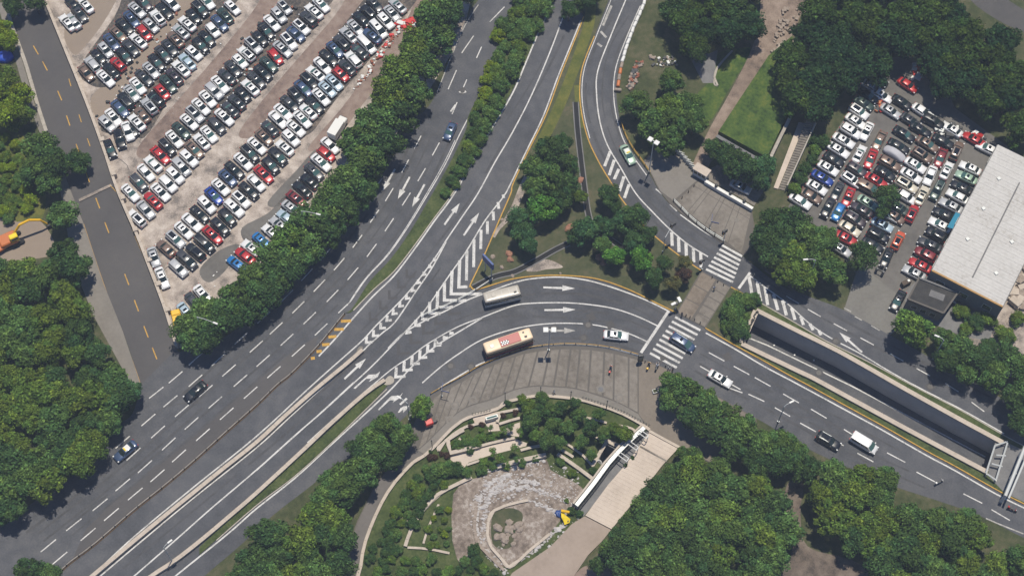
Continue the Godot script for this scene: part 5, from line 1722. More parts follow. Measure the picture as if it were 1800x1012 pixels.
func build_moving() -> void:
	var o := car("H", "m", 791, 231, -14, 31, "dark navy hatchback driving down the four-lane road past the median tip")
	o = car("S", "k", 343, 688, -26, 22, "black saloon driving on the four-lane road near the side road mouth")
	o = car("S", "m", 220, 793, -26, 22, "navy and white taxi driving at the edge of the left-hand wood")
	var m := car_meshes("S")
	taxi_parts(o, M.white_gloss)
	o = car("S", "i", 1104, 272, 16, 28, "pale green taxi with white roof on the slip road bend")
	taxi_parts(o, M.white_gloss)
	o = car("S", "w", 1083, 590, 43, 4, "white saloon waiting in the inner lane of the three-lane curve")
	o = car("M", "m", 1200, 603, 33, 20, "dark blue minivan driving over the zebra crossing")
	o = car("S", "w", 1266, 666, 33, 19, "white saloon just past the zebra crossing beside the street trees")
	o = car("U", "k", 1456, 775, 33, 19, "black estate car in the kerb lane beside the trench road trees")
	o = car("V", "w", 1519, 780, 33, 20, "white van next to the black estate car")
	minibus()
	city_bus()
	yellow_pickup()
	box_truck()

func taxi_parts(o: Node3D, m: Material) -> void:
	var s := ST()
	box(s, Vector3(0.0, 1.56, 0), Vector3(0.28, 0.14, 0.75), 0.0, 0.04)
	obj("roof_sign", s, M.bright_yellow, o)
	s = ST()
	box(s, Vector3(-0.42, 1.492, 0), Vector3(1.1, 0.03, 1.02), 0.0, 0.01)
	obj("roof_panel", s, m, o)

func heading(x: float, y: float, hx: float, hy: float) -> float:
	var a := at(x - hx, y - hy)
	var b := at(x + hx, y + hy)
	return atan2(-(b.z - a.z), b.x - a.x)

func bus_shell(o: Node3D, L: float, W: float, H: float, low: Material, high: Material, skirt: float) -> void:
	var s := ST()
	box(s, Vector3(0, (0.35 + skirt) * 0.5, 0), Vector3(L, skirt - 0.35, W), 0.0, 0.08)
	obj("lower_body", s, low, o)
	s = ST()
	box(s, Vector3(0, (skirt + 2.2) * 0.5 , 0), Vector3(L - 0.06, 2.2 - skirt, W - 0.06), 0.0, 0.05)
	obj("window_band", s, M.dark_metal, o)
	var n := int(L / 1.25)
	for z in [-1, 1]:
		for k in n:
			s = ST()
			box(s, Vector3(-L * 0.5 + L * (k + 0.5) / n, (skirt + 2.2) * 0.5, z * (W * 0.5 - 0.02)), Vector3(L / n - 0.16, 2.05 - skirt, 0.03))
			obj("window", s, M.glass_dark, o)
	for e in [["windshield", 1], ["rear_window", -1]]:
		s = ST()
		box(s, Vector3(e[1] * (L * 0.5 - 0.02), (skirt + 2.2) * 0.5, 0), Vector3(0.04, 2.0 - skirt, W - 0.3))
		obj(e[0], s, M.glass_dark, o)
	s = ST(true)
	var rings := []
	for e in [[2.18, 0.0], [H - 0.28, 0.0], [H - 0.12, 0.06], [H - 0.03, 0.2], [H, 0.45]]:
		var ring := []
		for k in 28:
			var t := TAU * (k + 0.5) / 28.0
			var cx := signf(cos(t)) * pow(absf(cos(t)), 0.13)
			var cz := signf(sin(t)) * pow(absf(sin(t)), 0.16)
			ring.append(Vector3(cx * (L * 0.5 - e[1] * 0.9), e[0], cz * (W * 0.5 - e[1])))
		rings.append(ring)
	loft(s, rings, true, true)
	obj("roof", s, high, o)
	for k in 5:
		s = ST()
		box(s, Vector3(-L * 0.42 + L * 0.21 * k, H + 0.004, 0), Vector3(0.06, 0.03, W - 1.0), 0.0, 0.01)
		obj("roof_seam", s, M.pale_steel, o)
	s = ST()
	box(s, Vector3(L * 0.36, H + 0.05, W * 0.2), Vector3(0.5, 0.12, 0.4), 0.0, 0.03)
	obj("roof_vent", s, M.dark_metal, o)
	for x in [-L * 0.28, L * 0.30]:
		for z in [-1, 1]:
			s = ST()
			tube(s, Vector3(x, 0.46, z * (W * 0.5 - 0.3)), Vector3(x, 0.46, z * (W * 0.5 - 0.02)), 0.46, 0.46, 14)
			obj("wheel", s, M.black_rubber, o)
	for z in [-1, 1]:
		s = ST()
		box(s, Vector3(L * 0.5, 0.75, z * (W * 0.5 - 0.35)), Vector3(0.06, 0.2, 0.4), 0.0, 0.02)
		obj("headlight", s, M.lamp_clear, o)
		s = ST()
		box(s, Vector3(-L * 0.5, 0.9, z * (W * 0.5 - 0.25)), Vector3(0.06, 0.35, 0.2), 0.0, 0.02)
		obj("taillight", s, M.lamp_red, o)
		s = ST()
		box(s, Vector3(L * 0.5 + 0.1, 1.9, z * (W * 0.5 + 0.12)), Vector3(0.12, 0.4, 0.2), 0.0, 0.03)
		obj("mirror", s, M.dark_metal, o)

func minibus() -> void:
	var p := at(882, 521, 1.4)
	p.y = 0.02
	var o := thing("minibus", "grey and beige minibus in the outer lane of the curve", "minibus", p, heading(882, 521, 29, -7))
	bus_shell(o, 7.0, 2.2, 2.75, M.pale_steel, tinted("bus_grey", "cover_cloth", lin(0.40, 0.37, 0.32)), 1.15)
	(M.bus_grey as StandardMaterial3D).roughness = 0.3
	var s := ST()
	box(s, Vector3(-1.6, 2.80, 0), Vector3(0.8, 0.1, 0.7), 0.0, 0.03)
	obj("roof_hatch", s, M.bus_grey, o)

func city_bus() -> void:
	var p := at(893, 604, 1.6)
	p.y = 0.02
	var o := thing("city_bus", "cream and dark red city bus with red roof panel on the curve", "bus", p, heading(893, 604, 37, -12.5))
	bus_shell(o, 9.3, 2.35, 3.15, tinted("bus_red", "red_gloss", lin(0.20, 0.015, 0.02)), tinted("bus_cream", "white_gloss", lin(0.72, 0.56, 0.38)), 1.1)
	var s := ST()
	box(s, Vector3(0.35, 3.2, 0), Vector3(4.0, 0.14, 1.9), 0.0, 0.05)
	obj("roof_panel", s, tinted("bus_panel", "red_gloss", lin(0.36, 0.07, 0.06)), o)
	var img := Image.create(48, 24, false, Image.FORMAT_RGB8)
	for y in 24:
		for x in 48:
			var on := (x / 8 + y / 8) % 2 == 0
			img.set_pixel(x, y, Color(0.93, 0.93, 0.93) if on else Color(0.06, 0.06, 0.07))
	var cm := StandardMaterial3D.new()
	cm.albedo_texture = ImageTexture.create_from_image(img)
	cm.roughness = 0.5
	s = ST()
	var y := 3.277
	var q := [Vector3(-1.45, y, 0.72), Vector3(0.05, y, 0.72), Vector3(0.05, y, -0.08), Vector3(-1.45, y, -0.08)]
	var uv := [Vector2(0, 1), Vector2(1, 1), Vector2(1, 0), Vector2(0, 0)]
	for k in [0, 2, 1, 0, 3, 2]:
		s.set_uv(uv[k])
		s.add_vertex(q[k])
	obj("checker_panel", s, cm, o)
	s = ST()
	box(s, Vector3(-3.2, 3.18, 0.1), Vector3(0.75, 0.1, 0.75), 0.0, 0.03)
	obj("roof_hatch", s, M.white_gloss, o)
	s = ST()
	box(s, Vector3(3.2, 3.17, -0.5), Vector3(0.35, 0.08, 0.3), 0.0, 0.02)
	obj("roof_vent", s, M.dark_metal, o)

func yellow_pickup() -> void:
	var p := at(311, 564, 0.8)
	p.y = 0.02
	var o := thing("yellow_pickup", "bright yellow pickup with open roof rack beside the lot wall", "pickup", p, heading(311, 564, -4, -19))
	var s := ST()
	box(s, Vector3(0, 0.72, 0), Vector3(4.6, 0.75, 1.75), 0.0, 0.12)
	obj("body", s, M.yellow_gloss, o)
	s = ST()
	box(s, Vector3(1.75, 0.95, 0), Vector3(1.2, 0.4, 1.66), 0.0, 0.14)
	obj("hood", s, M.yellow_gloss, o)
	s = ST()
	loft(s, [[Vector3(1.25, 1.08, -0.82), Vector3(1.25, 1.08, 0.82), Vector3(-0.5, 1.08, 0.82), Vector3(-0.5, 1.08, -0.82)], [Vector3(0.75, 1.72, -0.7), Vector3(0.75, 1.72, 0.7), Vector3(-0.4, 1.72, 0.7), Vector3(-0.4, 1.72, -0.7)]], false, true)
	obj("cab", s, M.yellow_gloss, o)
	s = ST()
	quad(s, Vector3(1.21, 1.15, 0.7), Vector3(1.21, 1.15, -0.7), Vector3(0.81, 1.66, -0.6), Vector3(0.81, 1.66, 0.6))
	obj("windshield", s, M.glass_dark, o)
	s = ST()
	box(s, Vector3(-1.35, 1.0, 0), Vector3(1.6, 0.22, 1.4))
	obj("load_bed", s, M.dark_metal, o)
	for k in 5:
		s = ST()
		box(s, Vector3(-2.1 + 0.5 * k, 1.62, 0), Vector3(0.08, 0.06, 1.5))
		obj("rack_bar", s, M.yellow_gloss, o)
	for z in [-1, 1]:
		s = ST()
		box(s, Vector3(-1.3, 1.60, z * 0.75), Vector3(2.2, 0.08, 0.08))
		obj("rack_rail", s, M.yellow_gloss, o)
		for x in [-2.2, -0.5]:
			s = ST()
			box(s, Vector3(x, 1.32, z * 0.75), Vector3(0.08, 0.55, 0.08))
			obj("rack_post", s, M.yellow_gloss, o)
		s = ST()
		box(s, Vector3(0.3, 1.38, z * 0.785), Vector3(0.9, 0.4, 0.03))
		obj("side_window", s, M.glass_dark, o)
		s = ST()
		box(s, Vector3(2.3, 0.85, z * 0.6), Vector3(0.06, 0.18, 0.3), 0.0, 0.02)
		obj("headlight", s, M.lamp_clear, o)
		for x in [-1.4, 1.45]:
			s = ST()
			tube(s, Vector3(x, 0.36, z * 0.68), Vector3(x, 0.36, z * 0.90), 0.36, 0.36, 14)
			obj("wheel", s, M.black_rubber, o)

func box_truck() -> void:
	var p := at(592, 224, 1.6)
	p.y = 0.02
	var o := thing("box_truck", "white box truck at the tree edge of the dirt lot", "truck", p, heading(592, 224, 11, -17))
	o.scale = Vector3.ONE * 0.88
	var s := ST()
	box(s, Vector3(-0.5, 1.75, 0), Vector3(4.3, 2.2, 2.2), 0.0, 0.06)
	obj("cargo_box", s, M.white_gloss, o)
	s = ST()
	box(s, Vector3(2.45, 1.25, 0), Vector3(1.5, 1.6, 2.0), 0.0, 0.16)
	obj("cab", s, M.white_gloss, o)
	s = ST()
	box(s, Vector3(3.2, 1.6, 0), Vector3(0.05, 0.7, 1.7))
	obj("windshield", s, M.glass_dark, o)
	s = ST()
	box(s, Vector3(0.2, 0.5, 0), Vector3(5.6, 0.3, 1.4))
	obj("chassis", s, M.dark_metal, o)
	for x in [-1.6, 2.4]:
		for z in [-1, 1]:
			s = ST()
			tube(s, Vector3(x, 0.42, z * 0.78), Vector3(x, 0.42, z * 1.05), 0.42, 0.42, 14)
			obj("wheel", s, M.black_rubber, o)

# ---------------------------------------------------------------- heaps and debris
func debris(called: String, area_px: Array, n: int, mats: Array, label: String, size := 0.5) -> void:
	var o := Node3D.new()
	o.name = numbered(called)
	add_child(o)
	tag(o, label, "debris", "", "stuff")
	for k in mats.size():
		var s := ST()
		for j in n / mats.size():
			var x := R.randf_range(-1, 1)
			var y := R.randf_range(-1, 1)
			var p := at(area_px[0] + x * area_px[2] + y * area_px[4], area_px[1] + y * area_px[3])
			var z := size * R.randf_range(0.4, 1.3)
			box(s, Vector3(p.x, z * R.randf_range(0.2, 0.6), p.z), Vector3(z * R.randf_range(0.6, 1.8), z * R.randf_range(0.4, 0.9), z), R.randf() * TAU, 0.05)
		obj("scrap", s, mats[k], o)

func build_lots_details() -> void:
	debris("debris", [716,42, 20,7, -8], 60, [M.red_gloss, M.tail_red if M.has("tail_red") else M.lamp_red, M.white_gloss], "heap of red and white scrap at the tree edge of the dirt lot", 0.8)
	debris("debris", [682,78, 7,28, -22], 60, [M.red_gloss, M.pale_steel, M.rust_scrap], "scattered red and pale scrap along the track beside the trees", 0.5)
	debris("debris", [640,135, 6,26, -20], 40, [M.white_gloss, M.rust_scrap], "white and rusty scraps at the lower end of the tree edge", 0.45)
	for e in [[262,120, 62,100, -70, "dark and rusty scrap lying between the cars of the third group"], [430,110, 64,100, -72, "rusty scrap lying between the cars of the fourth group"], [600,110, 64,100, -74, "pale and rusty scrap lying between the cars of the fifth group"]]:
		debris("debris", [e[0], e[1], 36, e[3], e[4] * 1.0], 120, [M.dark_metal, M.rust_scrap, M.pale_steel, M.dark_metal], e[5], 0.45)
	debris("debris", [1116,132, 7,26, -8], 110, [M.stone, M.rust_scrap, M.dark_metal, M.stone], "scrap heap of white and rusty pieces beside the slip road bend", 0.5)
	debris("debris", [1165,108, 22,8, 6], 50, [M.pale_steel, M.stone, M.dark_metal], "pale broken stones below the wood's trees by the grey yard", 0.5)
	debris("debris", [1548,184, 8,12, 0], 30, [M.orange_gloss, M.red_gloss, M.dark_metal], "orange and red heap at the narrow top of the walled lot", 0.8)
	debris("debris", [1612,128, 8,12, 0], 24, [M.red_gloss, M.white_gloss], "red and white scraps where the walled lot meets the wood", 0.7)
	debris("debris", [1716,240, 14,6, 6], 24, [M.lamp_red, M.white_gloss, M.dark_metal], "scrap beside the upper corner of the white-roofed shed", 0.7)
	debris("debris", [1676,530, 6,5, 3], 26, [M.blue_sign, M.white_gloss, M.dark_metal], "blue and white clutter heaped beside the gatehouse", 0.7)
	debris("debris", [1672,232, 22,10, 10], 34, [M.dark_metal, M.pale_steel], "dark scrap at the shaded wood edge of the walled lot", 0.8)
	debris("rubble", [1775,500, 24,40, 0], 90, [M.stone, M.cream_stone], "tan rubble and slabs beside the shed's lower corner", 1.3)
	debris("rubble", [1385,55, 20,40, -12], 60, [M.stone], "brown stones along the upper dirt path", 0.6)
	debris("litter", [360,520, 40,50, 20], 26, [M.white_gloss], "tiny pale litter on the dirt near the yellow pickup", 0.22)
	debris("litter", [310,150, 90,80, -60], 40, [M.white_gloss, M.stone], "tiny pale litter on the dirt lanes of the lot", 0.25)
	var heap := thing("boulder", "pale beige boulder heap top beside the upper dirt path", "boulder", at(1378, 86))
	rock_piece(heap, Vector3.ZERO, 1.5, M.cream_stone)
	var c := smooth(pts([1136,-4, 1128,18, 1119,38, 1110,60, 1102,82, 1096,102, 1092,120, 1088,140, 1086,160]), 4)
	var bs := ST()
	box(bs, Vector3(0, 0.4, 0), Vector3(1.5, 0.8, 0.65), 0.0, 0.14)
	var bm := mesh_of(bs)
	for k in 17:
		var p := along_curve(c, k / 16.0)
		var q := along_curve(c, k / 16.0 + 0.01)
		var o := put("barrier_block", bm, M.white_gloss if k < 12 else M.orange_gloss if k % 2 else M.stone)
		o.position = Vector3(p.x, 0.015, p.y)
		o.rotation.y = atan2(-(q.y - p.y), q.x - p.x) + R.randf_range(-0.15, 0.15)
		tag(o, "%s barrier block, %s from the top of the line along the slip road" % ["white" if k < 12 else "orange" if k % 2 else "stone-grey", nth(k)], "barrier", "barrier blocks along the slip road")
	# rocks on the island
	var i := 0
	for r in [[895,447, 0.75, "red_rock", "larger brown rock of the pair by the blue road sign"], [897,457, 0.6, "red_rock", "smaller brown rock of the pair by the blue road sign"], [1057,453, 0.95, "red_rock", "big reddish rock beside the round light green trees"], [1060,464, 0.6, "red_rock", "small reddish rock below the big reddish one"], [1020,318, 0.7, "red_rock", "orange brown rock beside the long drain"], [1001,402, 1.0, "red_rock", "reddish rock in the shade below the bright island tree"], [866,452, 0.45, "stone", "pale round stone just right of the blue sign"], [882,471, 0.4, "stone", "pale round stone between the blue sign and the minibus"], [901,485, 0.35, "stone", "pale round stone at the yellow kerb above the minibus"], [985,481, 0.3, "stone", "tiny pale stone at the top of the curve's yellow kerb"], [1049,386, 0.5, "stone", "pale stone at the foot of the long drain"], [883,387, 0.4, "stone", "pale stone near the island's yellow kerb below the trail"]]:
		var o := thing("rock", r[4], "rock", at(r[0], r[1]) + Vector3(0, 0.12, 0))
		rock_piece(o, Vector3.ZERO, r[2], M[r[3]])
		i += 1
	digger()
	var tp := thing("blue_tarp", "bright blue sheet between the yellow green trees beside the side road", "tarp", at(8, 102))
	var s := ST(true)
	var rings := []
	for e in [[0.0, 1.0], [0.9, 0.95], [1.3, 0.6], [1.4, 0.2]]:
		var ring := []
		for k in 10:
			var t := TAU * k / 10.0
			ring.append(Vector3(cos(t) * 1.9 * e[1], e[0] + 0.1 * sin(k * 2.3), sin(t) * 1.4 * e[1]))
		rings.append(ring)
	loft(s, rings, true, true)
	obj("tarp_sheet", s, M.blue_tarp, tp)

func digger() -> void:
	var o := thing("digger", "orange and yellow tracked digger standing in the grass by the wood", "digger", at(22, 425), 0.5)
	for z in [-1.1, 1.1]:
		var s := ST()
		box(s, Vector3(0, 0.45, z), Vector3(4.2, 0.9, 0.7), 0.0, 0.25)
		obj("track", s, M.black_rubber, o)
	var s := ST()
	box(s, Vector3(-0.6, 1.5, 0), Vector3(3.4, 1.2, 2.6), 0.0, 0.2)
	obj("body", s, M.orange_gloss, o)
	s = ST()
	box(s, Vector3(0.6, 2.3, 0.75), Vector3(1.6, 1.7, 1.1), 0.0, 0.15)
	obj("cab", s, M.bright_yellow, o)
	s = ST()
	box(s, Vector3(0.6, 2.5, 1.31), Vector3(1.2, 0.8, 0.04))
	obj("side_window", s, M.glass_dark, o)
	s = ST()
	box(s, Vector3(1.41, 2.5, 0.75), Vector3(0.04, 0.9, 0.9))
	obj("windshield", s, M.glass_dark, o)
	s = ST()
	var prev := Vector3(0.8, 1.8, -0.4)
	for q in [Vector3(2.6, 3.9, -0.4), Vector3(4.6, 4.2, -0.3), Vector3(6.4, 3.2, 0.0)]:
		tube(s, prev, q, 0.26, 0.24, 8)
		prev = q
	obj("boom", s, M.yellow_gloss, o)
	s = ST()
	tube(s, prev, Vector3(7.4, 1.0, 0.2), 0.22, 0.18, 8)
	obj("dipper_arm", s, M.yellow_gloss, o)
	s = ST()
	loft(s, [[Vector3(7.9, 0.1, -0.4), Vector3(7.9, 0.1, 0.8), Vector3(6.9, 0.1, 0.8), Vector3(6.9, 0.1, -0.4)], [Vector3(7.7, 1.1, -0.3), Vector3(7.7, 1.1, 0.7), Vector3(7.1, 1.1, 0.7), Vector3(7.1, 1.1, -0.3)]], true, true)
	obj("bucket", s, M.dark_metal, o)
	s = ST()
	box(s, Vector3(-2.6, 1.1, 0), Vector3(1.6, 0.5, 3.0), 0.2, 0.1)
	obj("blade", s, M.orange_gloss, o)

# ---------------------------------------------------------------- trees
var crowns := []
var trunks := []

func crown_mesh(sd: int, lobes: int, leaf: float, per: int, spread := 0.56, small := 0.30) -> ArrayMesh:
	var r := RandomNumberGenerator.new()
	r.seed = sd
	var v := PackedVector3Array()
	var nn := PackedVector3Array()
	var cc := PackedColorArray()
	for l in lobes:
		var d := Vector3.ZERO
		if l > 0:
			var z := r.randf_range(-0.55, 1.0)
			var t := (l * 2.399963) + r.randf_range(-0.5, 0.5)
			d = Vector3(cos(t) * sqrt(1.0 - z * z), z, sin(t) * sqrt(1.0 - z * z)) * spread * r.randf_range(0.6, 1.22)
		var lr := r.randf_range(small, small + 0.17) if l > 0 else 0.55
		var tone := r.randf_range(0.72, 1.30)
		var warm := r.randf_range(-0.12, 0.16)
		for k in per:
			var u := Vector3(r.randfn(), r.randfn(), r.randfn()).normalized()
			if u.y < -0.45 and r.randf() < 0.6:
				u.y = -u.y
			var p := d + u * lr * pow(r.randf(), 0.22) * r.randf_range(0.82, 1.12)
			var n := (u + Vector3(r.randfn(), r.randfn() + 0.25, r.randfn()) * 0.55).normalized()
			var a := n.cross(Vector3(r.randfn(), r.randfn(), r.randfn())).normalized()
			var b := n.cross(a)
			var sz := leaf * r.randf_range(0.6, 1.45)
			var p0 := p - a * sz
			var p1 := p + b * sz * 0.62 + n * sz * 0.12
			var p2 := p + a * sz
			var p3 := p - b * sz * 0.62 + n * sz * 0.12
			v.append_array(PackedVector3Array([p0, p1, p2, p0, p2, p3]))
			var j := tone * (r.randf_range(0.55, 1.25) if r.randf() < 0.8 else r.randf_range(1.2, 2.1))
			var c := Color(0.132 * j * (1.0 + warm), 0.242 * j, 0.076 * j * (1.0 - warm))
			for q in 6:
				nn.append(n)
				cc.append(c)
	var arr := []
	arr.resize(Mesh.ARRAY_MAX)
	arr[Mesh.ARRAY_VERTEX] = v
	arr[Mesh.ARRAY_NORMAL] = nn
	arr[Mesh.ARRAY_COLOR] = cc
	var me := ArrayMesh.new()
	me.add_surface_from_arrays(Mesh.PRIMITIVE_TRIANGLES, arr)
	return me

func trunk_mesh(sd: int) -> ArrayMesh:
	var r := RandomNumberGenerator.new()
	r.seed = sd
	var s := ST(true)
	var top := Vector3(r.randf_range(-0.06, 0.06), 0.62, r.randf_range(-0.06, 0.06))
	tube(s, Vector3.ZERO, top * 0.5, 0.062, 0.05, 9)
	tube(s, top * 0.5, top, 0.05, 0.042, 9)
	for k in 5:
		var t := TAU * (k + r.randf() * 0.5) / 5.0
		var e := top + Vector3(cos(t) * 0.32, r.randf_range(0.2, 0.42), sin(t) * 0.32)
		tube(s, top - Vector3(0, 0.06, 0), e, 0.032, 0.012, 6)
	return mesh_of(s)

func tree(x: float, y: float, rpx: float, tone: String, label: String, group := "", kind := "tree") -> Node3D:
	if crowns.is_empty():
		for k in 6:
			crowns.append(crown_mesh(11 + k, [24, 30, 20, 34, 27, 22][k], 0.062, [210, 170, 240, 150, 185, 220][k], [0.62, 0.66, 0.58, 0.68, 0.64, 0.6][k], [0.24, 0.2, 0.28, 0.19, 0.22, 0.25][k]))
		crowns.append(crown_mesh(31, 26, 0.05, 190, 0.56, 0.26))       # 6 neat round
		crowns.append(crown_mesh(41, 7, 0.075, 150, 0.66))      # 7 open sapling
		for k in 3:
			trunks.append(trunk_mesh(51 + k))
	var r := rpx * mpp(x, y)
	var low := kind == "shrub"
	var hc := r * 0.62 if low else r * 0.98 + 1.5
	var b := at(x, y, hc)
	b.y = 0.0
	var o := thing({"shrub": "shrub", "tree": "broadleaf_tree"}.get(kind, kind), label, "shrub" if low else "tree", b, R.randf() * TAU, group)
	var pick := R.randi() % 6
	if tone.begins_with("round:"):
		pick = 6
		tone = tone.substr(6)
	elif tone.begins_with("open:"):
		pick = 7
		tone = tone.substr(5)
	var cr := put("crown", crowns[pick], M["leaves_" + tone], o)
	cr.position.y = hc
	var sq := R.randf_range(0.88, 1.12)
	cr.scale = Vector3(r * sq * 1.06, r * R.randf_range(0.85, 1.05) * (0.8 if low else 1.0), r / sq * 1.06)
	var tk := put("trunk", trunks[R.randi() % 3], M.bark, o)
	tk.scale = Vector3(maxf(r, 1.0), hc * 1.05, maxf(r, 1.0)) * Vector3(0.9, 1.0, 0.9)
	return o

func forest(poly_px: Array, step: float, r0: float, r1: float, tones: Array, words: Array, where: String, group: String, kind := "tree") -> void:
	var p := PackedVector2Array()
	for i in range(0, poly_px.size(), 2):
		p.append(Vector2(poly_px[i], poly_px[i + 1]))
	var lo := p[0]
	var hi := p[0]
	for v in p:
		lo = lo.min(v)
		hi = hi.max(v)
	var found := []
	var rowi := 0
	var y := lo.y + step * 0.3
	while y < hi.y:
		var x := lo.x + (step * 0.5 if rowi % 2 else 0.0)
		while x < hi.x:
			var q := Vector2(x + R.randf_range(-1, 1) * step * 0.24, y + R.randf_range(-1, 1) * step * 0.2)
			if Geometry2D.is_point_in_polygon(q, p):
				found.append(q)
			x += step
		y += step * 0.84
		rowi += 1
	found.sort_custom(func(a, b): return a.y < b.y)
	for n in found.size():
		var k := R.randi() % tones.size()
		tree(found[n].x, found[n].y, R.randf_range(r0, r1), tones[k], "%s %s, %s from the top, %s" % [words[k], kind, nth(n), where], group, kind)

func each(list: Array, names: String, where: String, group: String, kind := "tree", way := Vector2(0, 1), start := "top") -> void:
	var words := {"dark": "dark green", "mid": "mid green", "bright": "bright green", "vivid": "light green", "yellowish": "yellow green", "bluish": "blue green", "purple": "dark purple", "brownish": "brownish", "olive": "olive green"}
	list.sort_custom(func(a, b): return way.dot(Vector2(a[0], a[1])) < way.dot(Vector2(b[0], b[1])))
	for n in list.size():
		var e: Array = list[n]
		var t: String = e[3]
		tree(e[0], e[1], e[2], t, "%s %s, %s from the %s, %s" % [words[t.substr(t.find(":") + 1)], names, nth(n), start, where], group, kind)

func build_trees() -> void:
	each([[335,580,36,"mid"], [360,596,30,"dark"], [364,550,34,"mid"], [394,564,34,"dark"], [410,526,34,"mid"], [436,542,30,"dark"], [445,496,36,"mid"], [472,513,32,"dark"], [480,460,36,"mid"], [504,480,32,"dark"], [512,428,36,"bright"], [538,444,32,"mid"], [545,395,39,"mid"], [574,410,32,"dark"], [580,360,39,"mid"], [606,376,31,"dark"], [612,326,39,"mid"], [638,340,29,"dark"], [644,286,39,"mid"], [628,248,36,"mid"], [678,252,34,"dark"], [656,213,37,"mid"], [700,204,34,"dark"], [682,170,37,"olive"], [726,164,32,"mid"], [708,125,37,"olive"], [745,116,32,"mid"], [730,80,34,"olive"], [766,70,32,"mid"], [754,34,34,"mid"], [788,24,32,"dark"], [778,-10,36,"mid"], [810,-14,32,"mid"]], "street tree", "row between dirt lot and road", "street trees between the dirt lot and the road", "tree", Vector2(1, -1), "lower tip")
	forest([-30,462, 60,478, 84,400, 78,362, 108,358, 122,398, 126,440, 138,512, 160,562, 186,618, 212,668, 222,700, 198,728, 172,775, 146,828, 88,862, 20,898, -30,925], 44, 27, 36, ["olive", "dark", "olive", "mid"], ["mid green", "dark green", "olive green", "fresh green"], "in the wood beside the side road", "wood beside the side road")
	each([[228,690,22,"bluish"], [205,715,20,"bluish"], [52,1004,26,"dark"], [88,1012,24,"mid"]], "tree", "at the foot of the side road wood", "wood beside the side road")
	each([[14,72,20,"yellowish"], [-2,50,22,"yellowish"], [10,140,26,"olive"], [30,170,26,"yellowish"], [12,200,28,"yellowish"], [42,200,20,"olive"], [-4,172,26,"yellowish"], [70,262,34,"mid"], [96,290,30,"dark"], [62,300,30,"mid"], [130,286,24,"dark"], [148,282,15,"dark"], [84,320,24,"mid"], [22,6,22,"dark"], [60,4,20,"dark"]], "tree", "along the upper edge of the side road", "trees beside the upper side road")
	forest([908,-10, 972,-10, 944,50, 920,105, 893,165, 866,160, 868,105, 886,48], 26, 14, 19, ["mid", "olive", "dark", "mid"], ["mid green", "olive green", "dark green", "fresh green"], "on the median between the carriageways", "shrubs on the median", "shrub")
	each([[852,165,15,"yellowish"], [844,186,14,"olive"], [874,180,17,"mid"], [862,200,17,"mid"], [836,208,14,"dark"], [850,222,17,"mid"], [832,236,16,"dark"], [844,246,15,"mid"], [824,258,15,"olive"], [834,266,13,"mid"], [814,280,14,"dark"], [824,284,12,"mid"], [804,300,13,"mid"], [813,304,11,"dark"], [794,318,12,"dark"], [801,325,10,"mid"], [783,338,11,"mid"], [876,62,15,"yellowish"], [862,118,14,"yellowish"], [857,140,14,"yellowish"]], "shrub", "on the narrowing lower median", "shrubs on the median", "shrub")
	each([[962,268,30,"dark"], [990,252,20,"dark"], [938,296,24,"mid"], [1000,288,22,"dark"], [966,310,28,"mid"], [940,330,22,"mid"], [996,326,24,"dark"], [984,352,22,"dark"], [955,366,27,"vivid"], [909,382,20,"bluish"], [918,410,22,"bluish"], [930,432,18,"bluish"], [1020,345,14,"olive"], [1028,406,26,"bluish"], [1010,415,16,"dark"], [1070,342,22,"dark"], [1082,362,14,"dark"], [1060,400,22,"bluish"], [1118,384,28,"dark"], [1098,392,22,"bluish"], [1138,412,18,"dark"], [1114,426,22,"bluish"], [1060,432,18,"mid"], [1082,450,20,"vivid"], [1128,456,23,"vivid"], [1168,463,18,"round:dark"], [1150,490,19,"dark"], [1203,461,14,"brownish"], [1203,484,15,"purple"], [1183,499,16,"brownish"], [1000,18,18,"dark"], [1024,2,20,"dark"], [1045,-8,18,"mid"]], "tree", "on the grassy island", "trees on the grassy island")
	forest([1112,170, 1135,148, 1172,138, 1226,152, 1238,196, 1212,232, 1180,258, 1150,248, 1122,228, 1108,200], 38, 24, 30, ["mid", "dark", "olive"], ["mid green", "dark green", "olive green"], "in the clump beside the slip road bend", "clump beside the slip road bend")
	forest([1158,10, 1160,-25, 1330,-25, 1322,55, 1296,84, 1262,78, 1228,92, 1192,92, 1168,62], 40, 26, 32, ["deep", "deepolive", "dark"], ["dark green", "olive green", "deep green"], "in the shaded wood above the grey yard", "wood above the grey yard")
	each([[1254,262,20,"dark"], [1276,272,24,"dark"], [1298,288,26,"dark"], [1322,300,26,"bluish"], [1344,296,24,"bluish"], [1338,318,20,"bluish"], [1286,300,18,"dark"]], "tree", "in the low clump under the lawn wall", "clump under the lawn wall")
	forest([1326,392, 1360,372, 1400,380, 1438,402, 1462,434, 1470,464, 1462,492, 1428,510, 1382,492, 1338,464, 1320,430], 38, 26, 32, ["dark", "mid", "olive"], ["dark green", "mid green", "olive green"], "in the big clump beside the walled lot", "clump beside the walled lot")
	each([[1517,452,33,"round:dark"], [1560,346,24,"dark"], [1552,372,14,"dark"]], "tree", "standing among the walled lot's cars", "trees in the walled lot")
	each([[1603,577,36,"bright"], [1662,598,24,"mid"], [1690,612,28,"mid"], [1664,634,26,"dark"], [1722,632,28,"dark"], [1700,655,22,"mid"], [1748,662,28,"mid"], [1766,628,28,"dark"], [1792,648,28,"mid"], [1782,700,26,"dark"], [1798,742,28,"dark"], [1812,690,28,"mid"]], "tree", "along the slip road below the gatehouse", "trees along the lower slip road")
